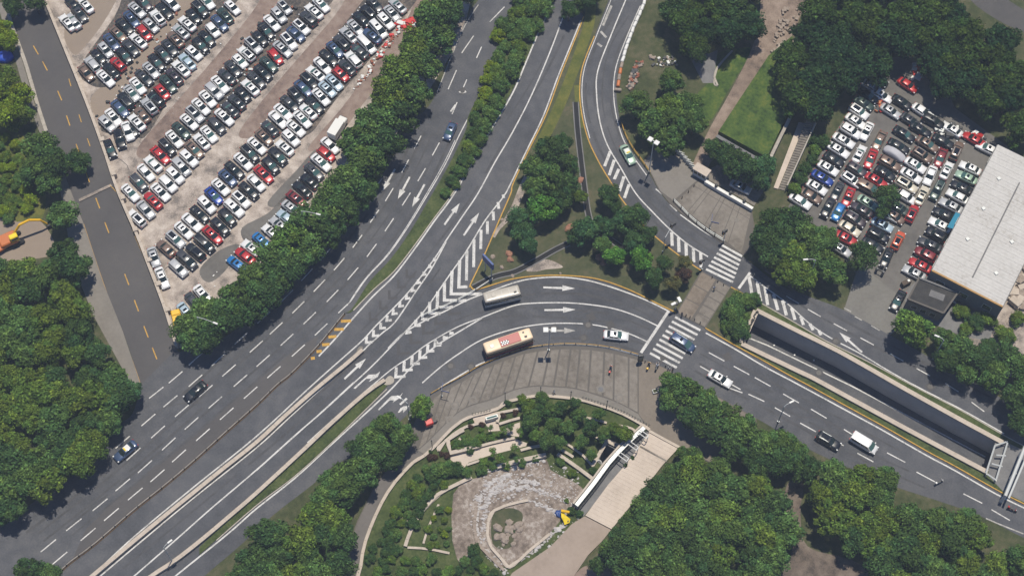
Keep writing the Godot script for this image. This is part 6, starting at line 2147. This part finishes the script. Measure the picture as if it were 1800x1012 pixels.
	forest([1434,240, 1452,248, 1430,292, 1404,340, 1388,332, 1412,288], 20, 11, 15, ["bright", "mid", "dark"], ["bright green", "mid green", "dark green"], "in the strip between the steps and walled lot", "shrubs beside the steps", "shrub")
	forest([1402,10, 1470,-25, 1690,-25, 1690,24, 1745,62, 1815,90, 1820,250, 1780,244, 1712,186, 1650,150, 1612,92, 1570,88, 1530,118, 1480,168, 1440,204, 1404,186, 1380,150, 1384,104], 46, 31, 38, ["deep", "deepolive", "deep", "deepolive"], ["dark green", "olive green", "deep green", "yellowish green"], "in the large wood above the walled lot", "large wood above the walled lot")
	each([[1292,534,22,"mid"], [1312,528,18,"mid"], [1296,558,24,"mid"], [1303,582,20,"dark"], [1281,550,18,"dark"], [1328,526,13,"dark"], [1280,574,14,"mid"]], "shrub", "in the clump over the planted tunnel mouth", "shrubs over the tunnel mouth", "shrub")
	each([[1184,676,25,"mid"], [1178,702,24,"mid"], [1208,690,30,"mid"], [1240,712,32,"mid"], [1216,734,26,"dark"], [1272,736,32,"mid"], [1254,758,28,"dark"], [1308,758,32,"mid"], [1290,786,28,"dark"], [1344,782,31,"mid"], [1378,776,26,"mid"], [1330,812,28,"dark"], [1374,812,30,"dark"], [1400,800,24,"mid"], [1420,828,26,"dark"], [1222,800,16,"mid"], [1200,796,12,"mid"]], "street tree", "along the lower kerb", "street trees along the lower kerb", "tree", Vector2(1, 0.4), "zebra crossing")
	forest([1188,822, 1238,812, 1288,826, 1340,848, 1372,858, 1376,900, 1386,950, 1370,1035, 1040,1035, 1072,985, 1112,935, 1156,876, 1176,842], 46, 29, 36, ["mid", "dark", "mid", "olive"], ["mid green", "dark green", "fresh green", "olive green"], "in the broad grove beside the beige ramp", "grove beside the beige ramp")
	forest([1434,838, 1500,826, 1556,842, 1596,888, 1676,890, 1716,926, 1786,966, 1830,1035, 1570,1035, 1508,976, 1440,930, 1424,876], 46, 29, 36, ["mid", "olive", "dark", "olive"], ["mid green", "olive green", "dark green", "yellowish green"], "in the corner grove below the trench road", "corner grove below the trench road")
	each([[1178,832,17,"mid"], [1160,850,18,"dark"], [1142,872,19,"mid"], [1124,894,20,"dark"], [1106,916,20,"mid"], [1088,942,20,"dark"], [1068,968,19,"mid"], [1050,994,16,"dark"], [1200,824,20,"mid"], [1180,862,22,"dark"], [1140,915,22,"mid"]], "tree", "fringing the beige ramp", "trees fringing the beige ramp")
	each([[740,716,22,"bright"], [682,748,28,"mid"], [708,768,24,"mid"], [652,768,27,"mid"], [664,790,27,"mid"], [632,792,26,"dark"], [700,790,20,"dark"], [640,818,26,"dark"], [690,812,18,"dark"]], "tree", "along the lower road", "trees along the lower road", "tree", Vector2(-1, 1), "plaza kerb")
	forest([500,906, 556,866, 606,826, 650,836, 668,826, 640,866, 612,925, 594,1035, 412,1035, 444,965], 44, 28, 36, ["mid", "dark", "olive"], ["mid green", "dark green", "olive green"], "in the grove between lower road and grey path", "grove between lower road and path")
	each([[918,702,10,"olive"], [953,699,13,"mid"], [930,714,14,"olive"], [944,722,14,"dark"], [934,738,19,"mid"], [966,722,15,"mid"], [972,746,17,"mid"], [986,716,14,"dark"], [1009,710,13,"dark"], [1018,730,14,"mid"], [1000,752,16,"mid"], [960,772,17,"mid"], [984,778,14,"mid"], [1040,752,16,"dark"], [1062,764,14,"mid"], [1022,776,14,"mid"], [1098,764,16,"olive"], [1080,752,12,"olive"], [1052,728,12,"mid"], [940,766,12,"bright"], [1040,800,11,"mid"]], "garden tree", "in the upper garden", "garden trees")
	each([[866,794,9,"open:bright"], [886,757,8,"open:bright"], [862,752,7,"open:mid"], [904,788,9,"open:bright"], [897,752,9,"open:mid"], [914,760,9,"open:bright"], [908,808,8,"open:mid"], [880,806,10,"open:bright"]], "sapling", "in the cream garden courts", "garden saplings", "tree", Vector2(1, 0), "left")
	each([[884,730,6.5,"round:purple"], [906,725,7,"round:purple"], [847,746,6.5,"round:purple"], [827,750,6,"round:purple"], [786,800,8,"round:purple"], [756,804,8,"round:purple"], [828,742,6,"round:dark"], [893,709,8,"round:dark"], [756,794,5,"round:dark"], [764,803,7,"round:purple"], [776,798,6,"round:purple"]], "clipped shrub", "domed, in the upper garden", "domed garden shrubs", "shrub", Vector2(1, 0), "left")
	each([[806,782,11,"mid"], [820,774,12,"mid"], [834,778,12,"mid"], [826,790,9,"dark"], [846,770,10,"bright"], [862,768,9,"bright"], [880,764,8,"bright"], [798,780,7,"olive"], [846,756,6,"bright"], [776,826,20,"mid"], [800,824,16,"dark"], [820,830,12,"mid"], [760,838,14,"dark"], [846,826,11,"mid"], [866,818,10,"mid"], [890,818,9,"bright"], [918,814,9,"mid"], [940,806,8,"mid"], [850,812,9,"bright"], [1044,828,9,"dark"], [1006,832,9,"olive"], [985,812,9,"mid"], [1112,805,5,"dark"], [1100,818,5,"dark"]], "shrub", "among the garden terraces", "terrace shrubs", "shrub", Vector2(1, 0), "left")
	forest([742,818, 796,846, 756,880, 716,935, 702,970, 652,1005, 650,975, 690,892], 19, 9, 14, ["mid", "dark", "olive", "dark"], ["mid green", "dark green", "olive green", "deep green"], "on the slope beside the curving tan wall", "shrubs on the lower garden slope", "shrub")
	forest([640,994, 700,978, 790,984, 810,1000, 826,962, 842,966, 880,1010, 880,1030, 640,1030], 21, 9, 13, ["mid", "dark", "bright"], ["mid green", "dark green", "bright green"], "along the bottom of the lower garden", "shrubs along the lower garden", "shrub")
	forest([760,900, 786,880, 792,900, 788,960, 752,960, 745,950], 17, 6, 9, ["olive", "mid", "yellowish"], ["olive green", "mid green", "yellowish"], "in the terrace bed inside the curving wall", "shrubs in the terrace bed", "shrub")
	each([[1004,898,9,"dark"], [1018,903,8,"dark"], [996,880,5,"olive"]], "shrub", "around the yellow folded shape", "shrubs by the yellow shape", "shrub")
	forest([-20,225, 30,215, 60,330, 55,380, 20,400, -20,370], 22, 10, 15, ["olive", "mid", "yellowish"], ["olive green", "mid green", "yellowish"], "in the rough ground above the orange digger", "shrubs above the digger", "shrub")
	each([[1690,548,16,"olive"], [1715,566,18,"dark"], [1740,560,18,"olive"], [1768,590,20,"olive"], [1740,610,18,"dark"], [1790,560,16,"olive"], [1700,578,14,"olive"]], "shrub", "on the rough ground below the white-roofed shed", "shrubs below the shed", "shrub")

# ---------------------------------------------------------------- street furniture
func pole(o: Node3D, h: float, r := 0.11, called := "pole") -> void:
	var s := ST()
	tube(s, Vector3.ZERO, Vector3(0, h, 0), r, r * 0.65, 8)
	obj(called, s, M.pale_steel, o)
	s = ST()
	tube(s, Vector3.ZERO, Vector3(0, 0.35, 0), r * 1.9, r * 1.7, 8)
	obj("base", s, M.steel, o)

func flood_lamp(x: float, y: float, h: float, turn: float, label: String) -> void:
	var o := thing("flood_lamp", label, "lamp post", at(x, y) + Vector3(0, 0.1, 0), turn)
	pole(o, h, 0.13)
	var s := ST()
	box(s, Vector3(0, h, 0), Vector3(1.9, 0.12, 0.12))
	obj("crossbar", s, M.pale_steel, o)
	for z in [-1, 1]:
		s = ST()
		box(s, Vector3(z * 0.72, h + 0.16, 0.1), Vector3(0.95, 0.22, 1.0), 0.0, 0.06)
		obj("lamp_head", s, M.white_gloss, o)

func street_lamp(bx: float, by: float, h: float, hx: float, hy: float, label: String) -> void:
	var b := at(bx, by)
	var o := thing("street_lamp", label, "street lamp", b + Vector3(0, 0.1, 0))
	pole(o, h - 0.6, 0.12)
	var e := at(hx, hy, h) - b
	var s := ST()
	var k := Vector3(0, h - 0.6, 0)
	var m := Vector3(e.x * 0.4, h - 0.15, e.z * 0.4)
	tube(s, k, m, 0.075, 0.065, 6)
	tube(s, m, Vector3(e.x, h, e.z), 0.065, 0.05, 6)
	obj("arm", s, M.pale_steel, o)
	s = ST()
	var d := Vector2(e.x, e.z).normalized()
	box(s, Vector3(e.x + d.x * 0.35, h, e.z + d.y * 0.35), Vector3(0.95, 0.16, 0.34), atan2(-d.y, d.x), 0.06)
	obj("lamp_head", s, M.white_gloss, o)

func build_furniture() -> void:
	flood_lamp(964.5, 616, 9.0, 0.0, "twin-headed white flood lamp on the inside of the curve")
	flood_lamp(1141, 303, 11.5, -0.6, "twin-headed white flood lamp at the slip road forecourt")
	street_lamp(1368, 742, 8.0, 1389, 708, "grey street lamp leaning its arm over the lane by the street trees")
	street_lamp(362, 596, 10.0, 375, 567, "street lamp whose white head shows above the first street trees")
	street_lamp(540, 414, 10.0, 556, 376, "street lamp whose white head shows above the middle street trees")
	street_lamp(1640, 632, 9.0, 1651, 592, "street lamp between the bright tree and darker trees at the slip road")
	street_lamp(1420, 496, 9.5, 1420, 456, "street lamp nearly hidden in the big clump by the walled lot")
	street_lamp(303, 987, 8.5, 295, 954, "street lamp standing on the lower end of the dividing wall")
	street_lamp(720, 738, 8.5, 704, 700, "slim street lamp beside the bright lone tree over turn arrows")
	# traffic signals
	for e in [[1165,443, 1181,398, "traffic signal on a long arm over the slip road hatching", 6.0], [1272,424, 1272,410, "traffic signal beside the zebra crossing on the gate side", 3.6], [1234,474, 1232,462, "small traffic signal at the foot of the slip road crossing", 3.2]]:
		var b := at(e[0], e[1])
		var o := thing("traffic_signal", e[4], "traffic light", b + Vector3(0, 0.1, 0))
		pole(o, e[5], 0.10)
		var k := at(e[2], e[3], e[5]) - b
		var s := ST()
		tube(s, Vector3(0, e[5] - 0.2, 0), Vector3(k.x, e[5], k.z), 0.07, 0.05, 6)
		obj("arm", s, M.pale_steel, o)
		s = ST()
		box(s, Vector3(k.x, e[5] + 0.2, k.z), Vector3(0.5, 1.3, 0.5), 0.5, 0.06)
		obj("signal_head", s, M.dark_metal, o)
		s = ST()
		box(s, Vector3(k.x + 0.5, e[5] + 0.1, k.z - 0.4), Vector3(0.7, 0.9, 0.3), 0.5, 0.06)
		obj("backboard", s, M.dark_metal, o)
		for j in 3:
			s = ST()
			box(s, Vector3(k.x, e[5] + 0.6 - 0.36 * j, k.z + 0.26), Vector3(0.26, 0.26, 0.06), 0.5, 0.03)
			obj("lens", s, [M.lamp_red, M.yellow_gloss, M.glass_teal][j], o)
	# signal cabinet and camera box at the zebra crossing
	var o := thing("signal_board", "tall dark signal board at the plaza end of the stop line", "signal board", at(1125, 637) + Vector3(0, 0.12, 0), 0.15)
	var s := ST()
	box(s, Vector3(0, 1.9, 0), Vector3(1.0, 2.4, 0.45), 0.0, 0.06)
	obj("board", s, M.dark_metal, o)
	s = ST()
	box(s, Vector3(0, 2.1, 0.24), Vector3(0.7, 1.4, 0.03))
	obj("screen", s, M.glass_teal, o)
	for z in [-0.3, 0.3]:
		s = ST()
		tube(s, Vector3(z, 0, 0), Vector3(z, 0.8, 0), 0.07, 0.07, 6)
		obj("post", s, M.steel, o)
	o = thing("camera_pole", "white camera box and lamp on a post beside the upper crossing kerb", "camera", at(1187, 545) + Vector3(0, 0.12, 0))
	pole(o, 3.4, 0.09)
	s = ST()
	box(s, Vector3(0.5, 3.3, -0.5), Vector3(0.6, 0.5, 1.1), 0.4, 0.05)
	obj("camera_box", s, M.white_gloss, o)
	s = ST()
	box(s, Vector3(-0.6, 3.0, 0.2), Vector3(1.0, 0.3, 0.5), 0.5, 0.05)
	obj("lamp_head", s, M.white_gloss, o)
	s = ST()
	box(s, Vector3(0.1, 2.6, 0.0), Vector3(0.5, 0.6, 0.5), 0.4, 0.05)
	obj("cabinet", s, M.dark_metal, o)
	# blue direction signs
	var b := at(852, 476)
	o = thing("road_sign", "large blue road sign board seen from above at the gore", "road sign", b + Vector3(0, 0.12, 0))
	var p0 := at(849, 447, 5.6) - b
	var p1 := at(867, 466, 5.6) - b
	s = ST()
	bar(s, PackedVector2Array([v2(p0), v2(p1)]), 0.35, 3.6, 5.7)
	obj("board", s, M.blue_sign, o)
	for t in [0.2, 0.8]:
		var k := p0.lerp(p1, t)
		s = ST()
		tube(s, Vector3(k.x, 0, k.z), Vector3(k.x, 5.4, k.z), 0.12, 0.1, 8)
		obj("post", s, M.pale_steel, o)
	for e in [[1248,402, "blue two-armed finger sign on the gate forecourt"], [777,697, "blue two-armed finger sign at the plaza kerb"]]:
		o = thing("finger_sign", e[2], "sign post", at(e[0], e[1]) + Vector3(0, 0.12, 0), 0.5)
		pole(o, 3.0, 0.08)
		for a in [[0.9, 2.95], [-0.75, 2.65]]:
			s = ST()
			box(s, Vector3(0.75, a[1], 0), Vector3(1.5, 0.32, 0.06))
			var arm := obj("sign_arm", s, M.blue_sign, o)
			arm.rotation.y = a[0]
	# slim posts along the garden
	for e in [[760,788, "first"], [888,705, "second"], [950,695, "third"], [1003,703, "fourth"], [1066,719, "fifth"]]:
		o = thing("slim_post", "slim dark lamp post on the garden edge, %s from the left" % e[2], "lamp post", at(e[0], e[1]) + Vector3(0, 0.12, 0))
		s = ST()
		tube(s, Vector3.ZERO, Vector3(0, 3.6, 0), 0.09, 0.06, 8)
		obj("pole", s, M.dark_metal, o)
		s = ST()
		tube(s, Vector3(0, 3.6, 0), Vector3(0, 4.0, 0), 0.14, 0.12, 8)
		obj("lamp_head", s, M.dark_metal, o)
	# bollards
	var i := 0
	var bm := ST()
	tube(bm, Vector3.ZERO, Vector3(0, 0.85, 0), 0.11, 0.09, 8)
	var bmesh := mesh_of(bm)
	var places := ["first of four at the walkway foot", "second of four at the walkway foot", "third of four at the walkway foot", "fourth of four at the walkway foot", "lowest of three between apron and forecourt", "middle of three between apron and forecourt", "top one of three between apron and forecourt", "first by the crossing near the plaza people", "second by the crossing near the plaza people", "third by the crossing near the plaza people", "first at the slip road end of the walkway", "second at the slip road end of the walkway", "third at the slip road end of the walkway"]
	for e in [[1206,556], [1213,559], [1221,563], [1231,569], [1199,349], [1210,339], [1220,328], [1134,637], [1141,638], [1170,645], [1252,489], [1262,496], [1272,502]]:
		var m := put("bollard", bmesh, M.dark_metal)
		m.position = at(e[0], e[1]) + Vector3(0, 0.124, 0)
		tag(m, "dark bollard, " + places[i], "bollard", "bollards at the crossings")
		i += 1
	# studs along the forecourt wall
	i = 0
	for e in [[1258,333], [1283,346], [1307,360]]:
		o = thing("gate_post", "dark gate post on the white forecourt wall, %s from the kiosk" % nth(i), "post", at(e[0], e[1]))
		s = ST()
		box(s, Vector3(0, 1.0, 0), Vector3(0.5, 2.0, 0.5), 0.5, 0.05)
		obj("post", s, M.dark_metal, o)
		i += 1
	# small planter cabinet beside the gatehouse
	o = thing("barrier_cabinet", "brown barrier cabinet with an open lid beside the gatehouse", "cabinet", at(1592, 500), 0.5)
	s = ST()
	box(s, Vector3(0, 0.6, 0), Vector3(1.9, 1.2, 0.9), 0.0, 0.06)
	obj("cabinet_body", s, M.bark, o)
	s = ST()
	box(s, Vector3(0.5, 1.25, 0), Vector3(0.5, 0.12, 0.5), 0.0, 0.03)
	obj("lid", s, M.pale_steel, o)
	o = thing("gate_pillar", "dark open gate frame beside the black silver-nosed car", "gate", at(1546, 478))
	for e in [[1540,478], [1547,472], [1551,484]]:
		var q := at(e[0], e[1]) - o.position
		s = ST()
		box(s, q + Vector3(0, 0.8, 0), Vector3(0.4, 1.6, 0.4), 0.5, 0.04)
		obj("pillar", s, M.dark_concrete, o)
	s = ST()
	bar(s, PackedVector2Array([v2(at(1540, 478) - o.position), v2(at(1549, 483) - o.position), v2(at(1556, 470) - o.position)]), 0.15, 1.2, 1.5)
	obj("gate_rail", s, M.dark_metal, o)
	# red covered scooter under the lone tree
	o = thing("red_tricycle", "red canopied delivery tricycle in the shade of the lone tree", "tricycle", at(757, 746) + Vector3(0, 0.13, 0), 0.4)
	s = ST()
	box(s, Vector3(-0.3, 1.0, 0), Vector3(1.5, 1.1, 1.1), 0.0, 0.12)
	obj("canopy", s, M.red_gloss, o)
	s = ST()
	box(s, Vector3(0.75, 0.6, 0), Vector3(0.9, 0.25, 0.4), 0.0, 0.05)
	obj("seat", s, M.dark_metal, o)
	for e in [[1.1, 0.0], [-0.6, 0.5], [-0.6, -0.5]]:
		s = ST()
		tube(s, Vector3(e[0], 0.28, e[1] - 0.06), Vector3(e[0], 0.28, e[1] + 0.06), 0.28, 0.28, 12)
		obj("wheel", s, M.black_rubber, o)
	o = thing("flower_box", "pale stone box at the street trees beside the plaza corner", "planter", at(1152, 689) + Vector3(0, 0.125, 0), 0.3)
	s = ST()
	box(s, Vector3(0, 0.25, 0), Vector3(1.1, 0.5, 0.8), 0.0, 0.05)
	obj("box_body", s, M.pale_steel, o)
	s = ST()
	box(s, Vector3(0, 0.5, 0), Vector3(0.9, 0.06, 0.6))
	obj("soil", s, M.soil, o)

# ---------------------------------------------------------------- people
func sdf_body(bones: Array, cell: float, k := 0.05) -> ArrayMesh:       # bones: [a, b, ra, rb, colour]; smooth union meshed by surface nets
	var lo := Vector3(1e9, 1e9, 1e9)
	var hi := -lo
	for b in bones:
		for e in [[b[0], b[2]], [b[1], b[3]]]:
			lo = lo.min(e[0] - Vector3.ONE * (e[1] + cell * 2))
			hi = hi.max(e[0] + Vector3.ONE * (e[1] + cell * 2))
	var n := Vector3i(((hi - lo) / cell).ceil()) + Vector3i.ONE
	var f := PackedFloat32Array()
	f.resize(n.x * n.y * n.z)
	f.fill(1.0)
	for z in n.z:
		for y in n.y:
			for x in n.x:
				var p := lo + Vector3(x, y, z) * cell
				var d := 1.0
				for b in bones:
					var ab: Vector3 = b[1] - b[0]
					var t := clampf((p - b[0]).dot(ab) / maxf(ab.length_squared(), 1e-6), 0.0, 1.0)
					var q := p.distance_to(b[0] + ab * t) - lerpf(b[2], b[3], t)
					var h := maxf(k - absf(d - q), 0.0) / k
					d = minf(d, q) - h * h * k * 0.25
				f[(z * n.y + y) * n.x + x] = d
	var vid := {}
	var vs := PackedVector3Array()
	var cs := PackedColorArray()
	var corner := [Vector3i(0,0,0), Vector3i(1,0,0), Vector3i(0,1,0), Vector3i(1,1,0), Vector3i(0,0,1), Vector3i(1,0,1), Vector3i(0,1,1), Vector3i(1,1,1)]
	var edges := [[0,1],[2,3],[4,5],[6,7],[0,2],[1,3],[4,6],[5,7],[0,4],[1,5],[2,6],[3,7]]
	for z in n.z - 1:
		for y in n.y - 1:
			for x in n.x - 1:
				var val := []
				var neg := 0
				for c in corner:
					var q: float = f[((z + c.z) * n.y + y + c.y) * n.x + x + c.x]
					val.append(q)
					neg += 1 if q < 0.0 else 0
				if neg == 0 or neg == 8:
					continue
				var s := Vector3.ZERO
				var m := 0
				for e in edges:
					var a: float = val[e[0]]
					var b: float = val[e[1]]
					if (a < 0.0) != (b < 0.0):
						s += Vector3(corner[e[0]]).lerp(Vector3(corner[e[1]]), a / (a - b))
						m += 1
				var p := lo + (Vector3(x, y, z) + s / m) * cell
				var best := 1e9
				var col := Color.WHITE
				for b in bones:
					var ab: Vector3 = b[1] - b[0]
					var t := clampf((p - b[0]).dot(ab) / maxf(ab.length_squared(), 1e-6), 0.0, 1.0)
					var q := p.distance_to(b[0] + ab * t) - lerpf(b[2], b[3], t)
					if q < best:
						best = q
						col = b[4]
				vid[(z * n.y + y) * n.x + x] = vs.size()
				vs.append(p)
				cs.append(col)
	var st := SurfaceTool.new()
	st.begin(Mesh.PRIMITIVE_TRIANGLES)
	st.set_smooth_group(0)
	for i in vs.size():
		st.set_color(cs[i])
		st.add_vertex(vs[i])
	for z in range(1, n.z - 1):
		for y in range(1, n.y - 1):
			for x in range(1, n.x - 1):
				var i0 := (z * n.y + y) * n.x + x
				for ax in 3:
					var stp: int = [1, n.x, n.x * n.y][ax]
					if (f[i0] < 0.0) == (f[i0 + stp] < 0.0):
						continue
					var u: int = [n.x, n.x * n.y, 1][ax]
					var w: int = [n.x * n.y, 1, n.x][ax]
					var q := [vid[i0 - u - w], vid[i0 - w], vid[i0], vid[i0 - u]]
					if f[i0] < 0.0:
						q.reverse()
					for t in [0, 1, 2, 0, 2, 3]:
						st.add_index(q[t])
	st.generate_normals()
	return st.commit()

func person(x: float, y: float, turn: float, pose: String, top: Color, legs: Color, label: String, lift := 0.125) -> void:
	var o := thing("person", label, "person", at(x, y) + Vector3(0, lift, 0), turn)
	var skin := Color(0.42, 0.27, 0.19)
	var hair := Color(0.02, 0.016, 0.014)
	var shoe := Color(0.03, 0.03, 0.035)
	var b := []
	var hip := Vector3(0, 0.92, 0)
	var chest := Vector3(0.02, 1.32, 0)
	var head := Vector3(0.05, 1.60, 0)
	var feet := [Vector3(0.28, 0.08, 0.10), Vector3(-0.30, 0.10, -0.10)]
	var knees := [Vector3(0.20, 0.50, 0.10), Vector3(-0.08, 0.49, -0.10)]
	var hands := [Vector3(-0.20, 0.80, 0.27), Vector3(0.26, 0.86, -0.27)]
	var elbows := [Vector3(-0.10, 1.06, 0.27), Vector3(0.04, 1.06, -0.27)]
	if pose == "stand":
		feet = [Vector3(0.02, 0.07, 0.11), Vector3(0.0, 0.07, -0.11)]
		knees = [Vector3(0.03, 0.49, 0.10), Vector3(0.02, 0.49, -0.10)]
		hands = [Vector3(0.06, 0.80, 0.25), Vector3(0.16, 1.0, -0.22)]
		elbows = [Vector3(-0.02, 1.05, 0.26), Vector3(-0.02, 1.05, -0.26)]
	elif pose == "ride":
		hip = Vector3(-0.12, 0.86, 0)
		chest = Vector3(0.0, 1.24, 0)
		head = Vector3(0.08, 1.52, 0)
		knees = [Vector3(0.30, 0.80, 0.17), Vector3(0.30, 0.80, -0.17)]
		feet = [Vector3(0.26, 0.36, 0.16), Vector3(0.26, 0.36, -0.16)]
		elbows = [Vector3(0.16, 1.08, 0.27), Vector3(0.16, 1.08, -0.27)]
		hands = [Vector3(0.44, 1.05, 0.25), Vector3(0.44, 1.05, -0.25)]
	b.append([hip - Vector3(0, 0, 0.07), hip + Vector3(0, 0, 0.07), 0.125, 0.125, legs])
	b.append([hip + Vector3(0, 0.08, 0), chest, 0.13, 0.15, top])
	b.append([chest + Vector3(0, 0.06, -0.13), chest + Vector3(0, 0.06, 0.13), 0.085, 0.085, top])
	b.append([chest, head - Vector3(0.02, 0.08, 0), 0.06, 0.055, skin])
	b.append([head, head + Vector3(0.01, 0.05, 0), 0.095, 0.10, skin])
	b.append([head + Vector3(-0.025, 0.06, 0), head + Vector3(-0.02, 0.085, 0), 0.105, 0.10, hair])
	b.append([head + Vector3(0.10, 0.0, 0), head + Vector3(0.115, -0.015, 0), 0.016, 0.016, skin])
	for i in 2:
		var z := 0.1 if i == 0 else -0.1
		b.append([hip + Vector3(0, -0.03, z), knees[i], 0.092, 0.065, legs])
		b.append([knees[i], feet[i] + Vector3(-0.02, 0.06, 0), 0.06, 0.045, legs])
		b.append([feet[i], feet[i] + Vector3(0.15, -0.02, 0), 0.05, 0.042, shoe])
		var sh := chest + Vector3(0, 0.07, 0.2 if i == 0 else -0.2)
		b.append([sh, elbows[i], 0.056, 0.045, top])
		b.append([elbows[i], hands[i], 0.042, 0.032, skin])
		b.append([hands[i], hands[i] + (hands[i] - elbows[i]).normalized() * 0.08, 0.035, 0.03, skin])
	put("body", sdf_body(b, 0.04), M.clothed_body, o)
	var s := ST()
	for i in 2:
		var d: Vector3 = (hands[i] - elbows[i]).normalized()
		var side := Vector3(1, 0, 0) if absf(d.y) > 0.7 else Vector3(0, 1, 0)
		for f in 4:
			var root: Vector3 = hands[i] + d * 0.09 + side * (0.027 - 0.018 * f)
			tube(s, root, root + d * [0.045, 0.055, 0.05, 0.038][f] + Vector3(0.008, 0, 0), 0.010, 0.008, 5)
		tube(s, hands[i] + d * 0.03 + side * 0.03, hands[i] + d * 0.08 + side * 0.06, 0.011, 0.009, 5)
	obj("finger", s, tinted("skin", "clothed_body", Color(0.68, 0.55, 0.47)) if not M.has("skin") else M.skin, o)

func scooter(x: float, y: float, turn: float, m: Material, label: String) -> void:
	var o := thing("scooter", label, "scooter", at(x, y) + Vector3(0, 0.125, 0), turn)
	var s := ST()
	box(s, Vector3(-0.25, 0.55, 0), Vector3(0.9, 0.3, 0.32), 0.0, 0.08)
	obj("body", s, m, o)
	s = ST()
	box(s, Vector3(-0.2, 0.74, 0), Vector3(0.75, 0.1, 0.28), 0.0, 0.04)
	obj("seat", s, M.dark_metal, o)
	s = ST()
	box(s, Vector3(0.15, 0.31, 0), Vector3(0.5, 0.08, 0.3), 0.0, 0.03)
	obj("footboard", s, M.dark_metal, o)
	s = ST()
	tube(s, Vector3(0.62, 0.3, 0), Vector3(0.45, 1.02, 0), 0.06, 0.05, 8)
	tube(s, Vector3(0.45, 1.02, -0.32), Vector3(0.45, 1.02, 0.32), 0.025, 0.025, 6)
	obj("handlebar", s, m, o)
	for wx in [-0.6, 0.65]:
		s = ST()
		tube(s, Vector3(wx, 0.26, -0.06), Vector3(wx, 0.26, 0.06), 0.26, 0.26, 14)
		obj("wheel", s, M.black_rubber, o)
	s = ST()
	box(s, Vector3(0.62, 0.85, 0), Vector3(0.1, 0.14, 0.18), 0.0, 0.03)
	obj("headlight", s, M.lamp_clear, o)
	s = ST()
	box(s, Vector3(-0.78, 0.85, 0), Vector3(0.35, 0.3, 0.36), 0.0, 0.05)
	obj("top_box", s, m, o)

func build_people() -> void:
	scooter(1073, 651, 1.3, M.red_gloss, "red and black scooter crossing the open plaza")
	person(1073, 651, 1.3, "ride", Color(0.05, 0.06, 0.10), Color(0.03, 0.03, 0.04), "person in dark clothes riding the red scooter over the plaza")
	scooter(1140, 645, 1.2, M.yellow_gloss, "yellow and black scooter waiting at the plaza corner")
	person(1140, 645, 1.2, "ride", Color(0.03, 0.03, 0.03), Color(0.04, 0.04, 0.05), "person in black on the yellow scooter at the plaza corner")
	scooter(1155, 646, 1.2, M.dark_metal, "dark scooter at the zebra crossing's lower end")
	person(1155, 646, 1.2, "ride", Color(0.62, 0.64, 0.68), Color(0.10, 0.11, 0.14), "person in a white shirt on the dark scooter by the crossing")
	person(1175, 652, 0.6, "walk", Color(0.55, 0.55, 0.52), Color(0.03, 0.03, 0.05), "person in a pale shirt walking by the kerb trees")
	person(1182, 654, 2.2, "stand", Color(0.10, 0.09, 0.09), Color(0.35, 0.30, 0.22), "person in a dark top and tan trousers by the kerb trees")
	person(1255, 510, -1.2, "walk", Color(0.6, 0.62, 0.66), Color(0.03, 0.04, 0.09), "person in a white shirt walking up the paved crossing")
	person(1198, 557, 0.4, "stand", Color(0.03, 0.04, 0.07), Color(0.03, 0.03, 0.03), "person in dark clothes waiting at the upper kerb of the crossing")
	person(974, 693, 3.0, "walk", Color(0.45, 0.48, 0.55), Color(0.02, 0.02, 0.03), "person in a pale blue shirt walking beside the garden wall")
	scooter(1779, 897, -0.5, M.lamp_red, "dark red scooter on the lower road past the pipe bridge")
	scooter(1651, 849, 0.4, M.white_gloss, "white scooter parked in the lane by the far trench")
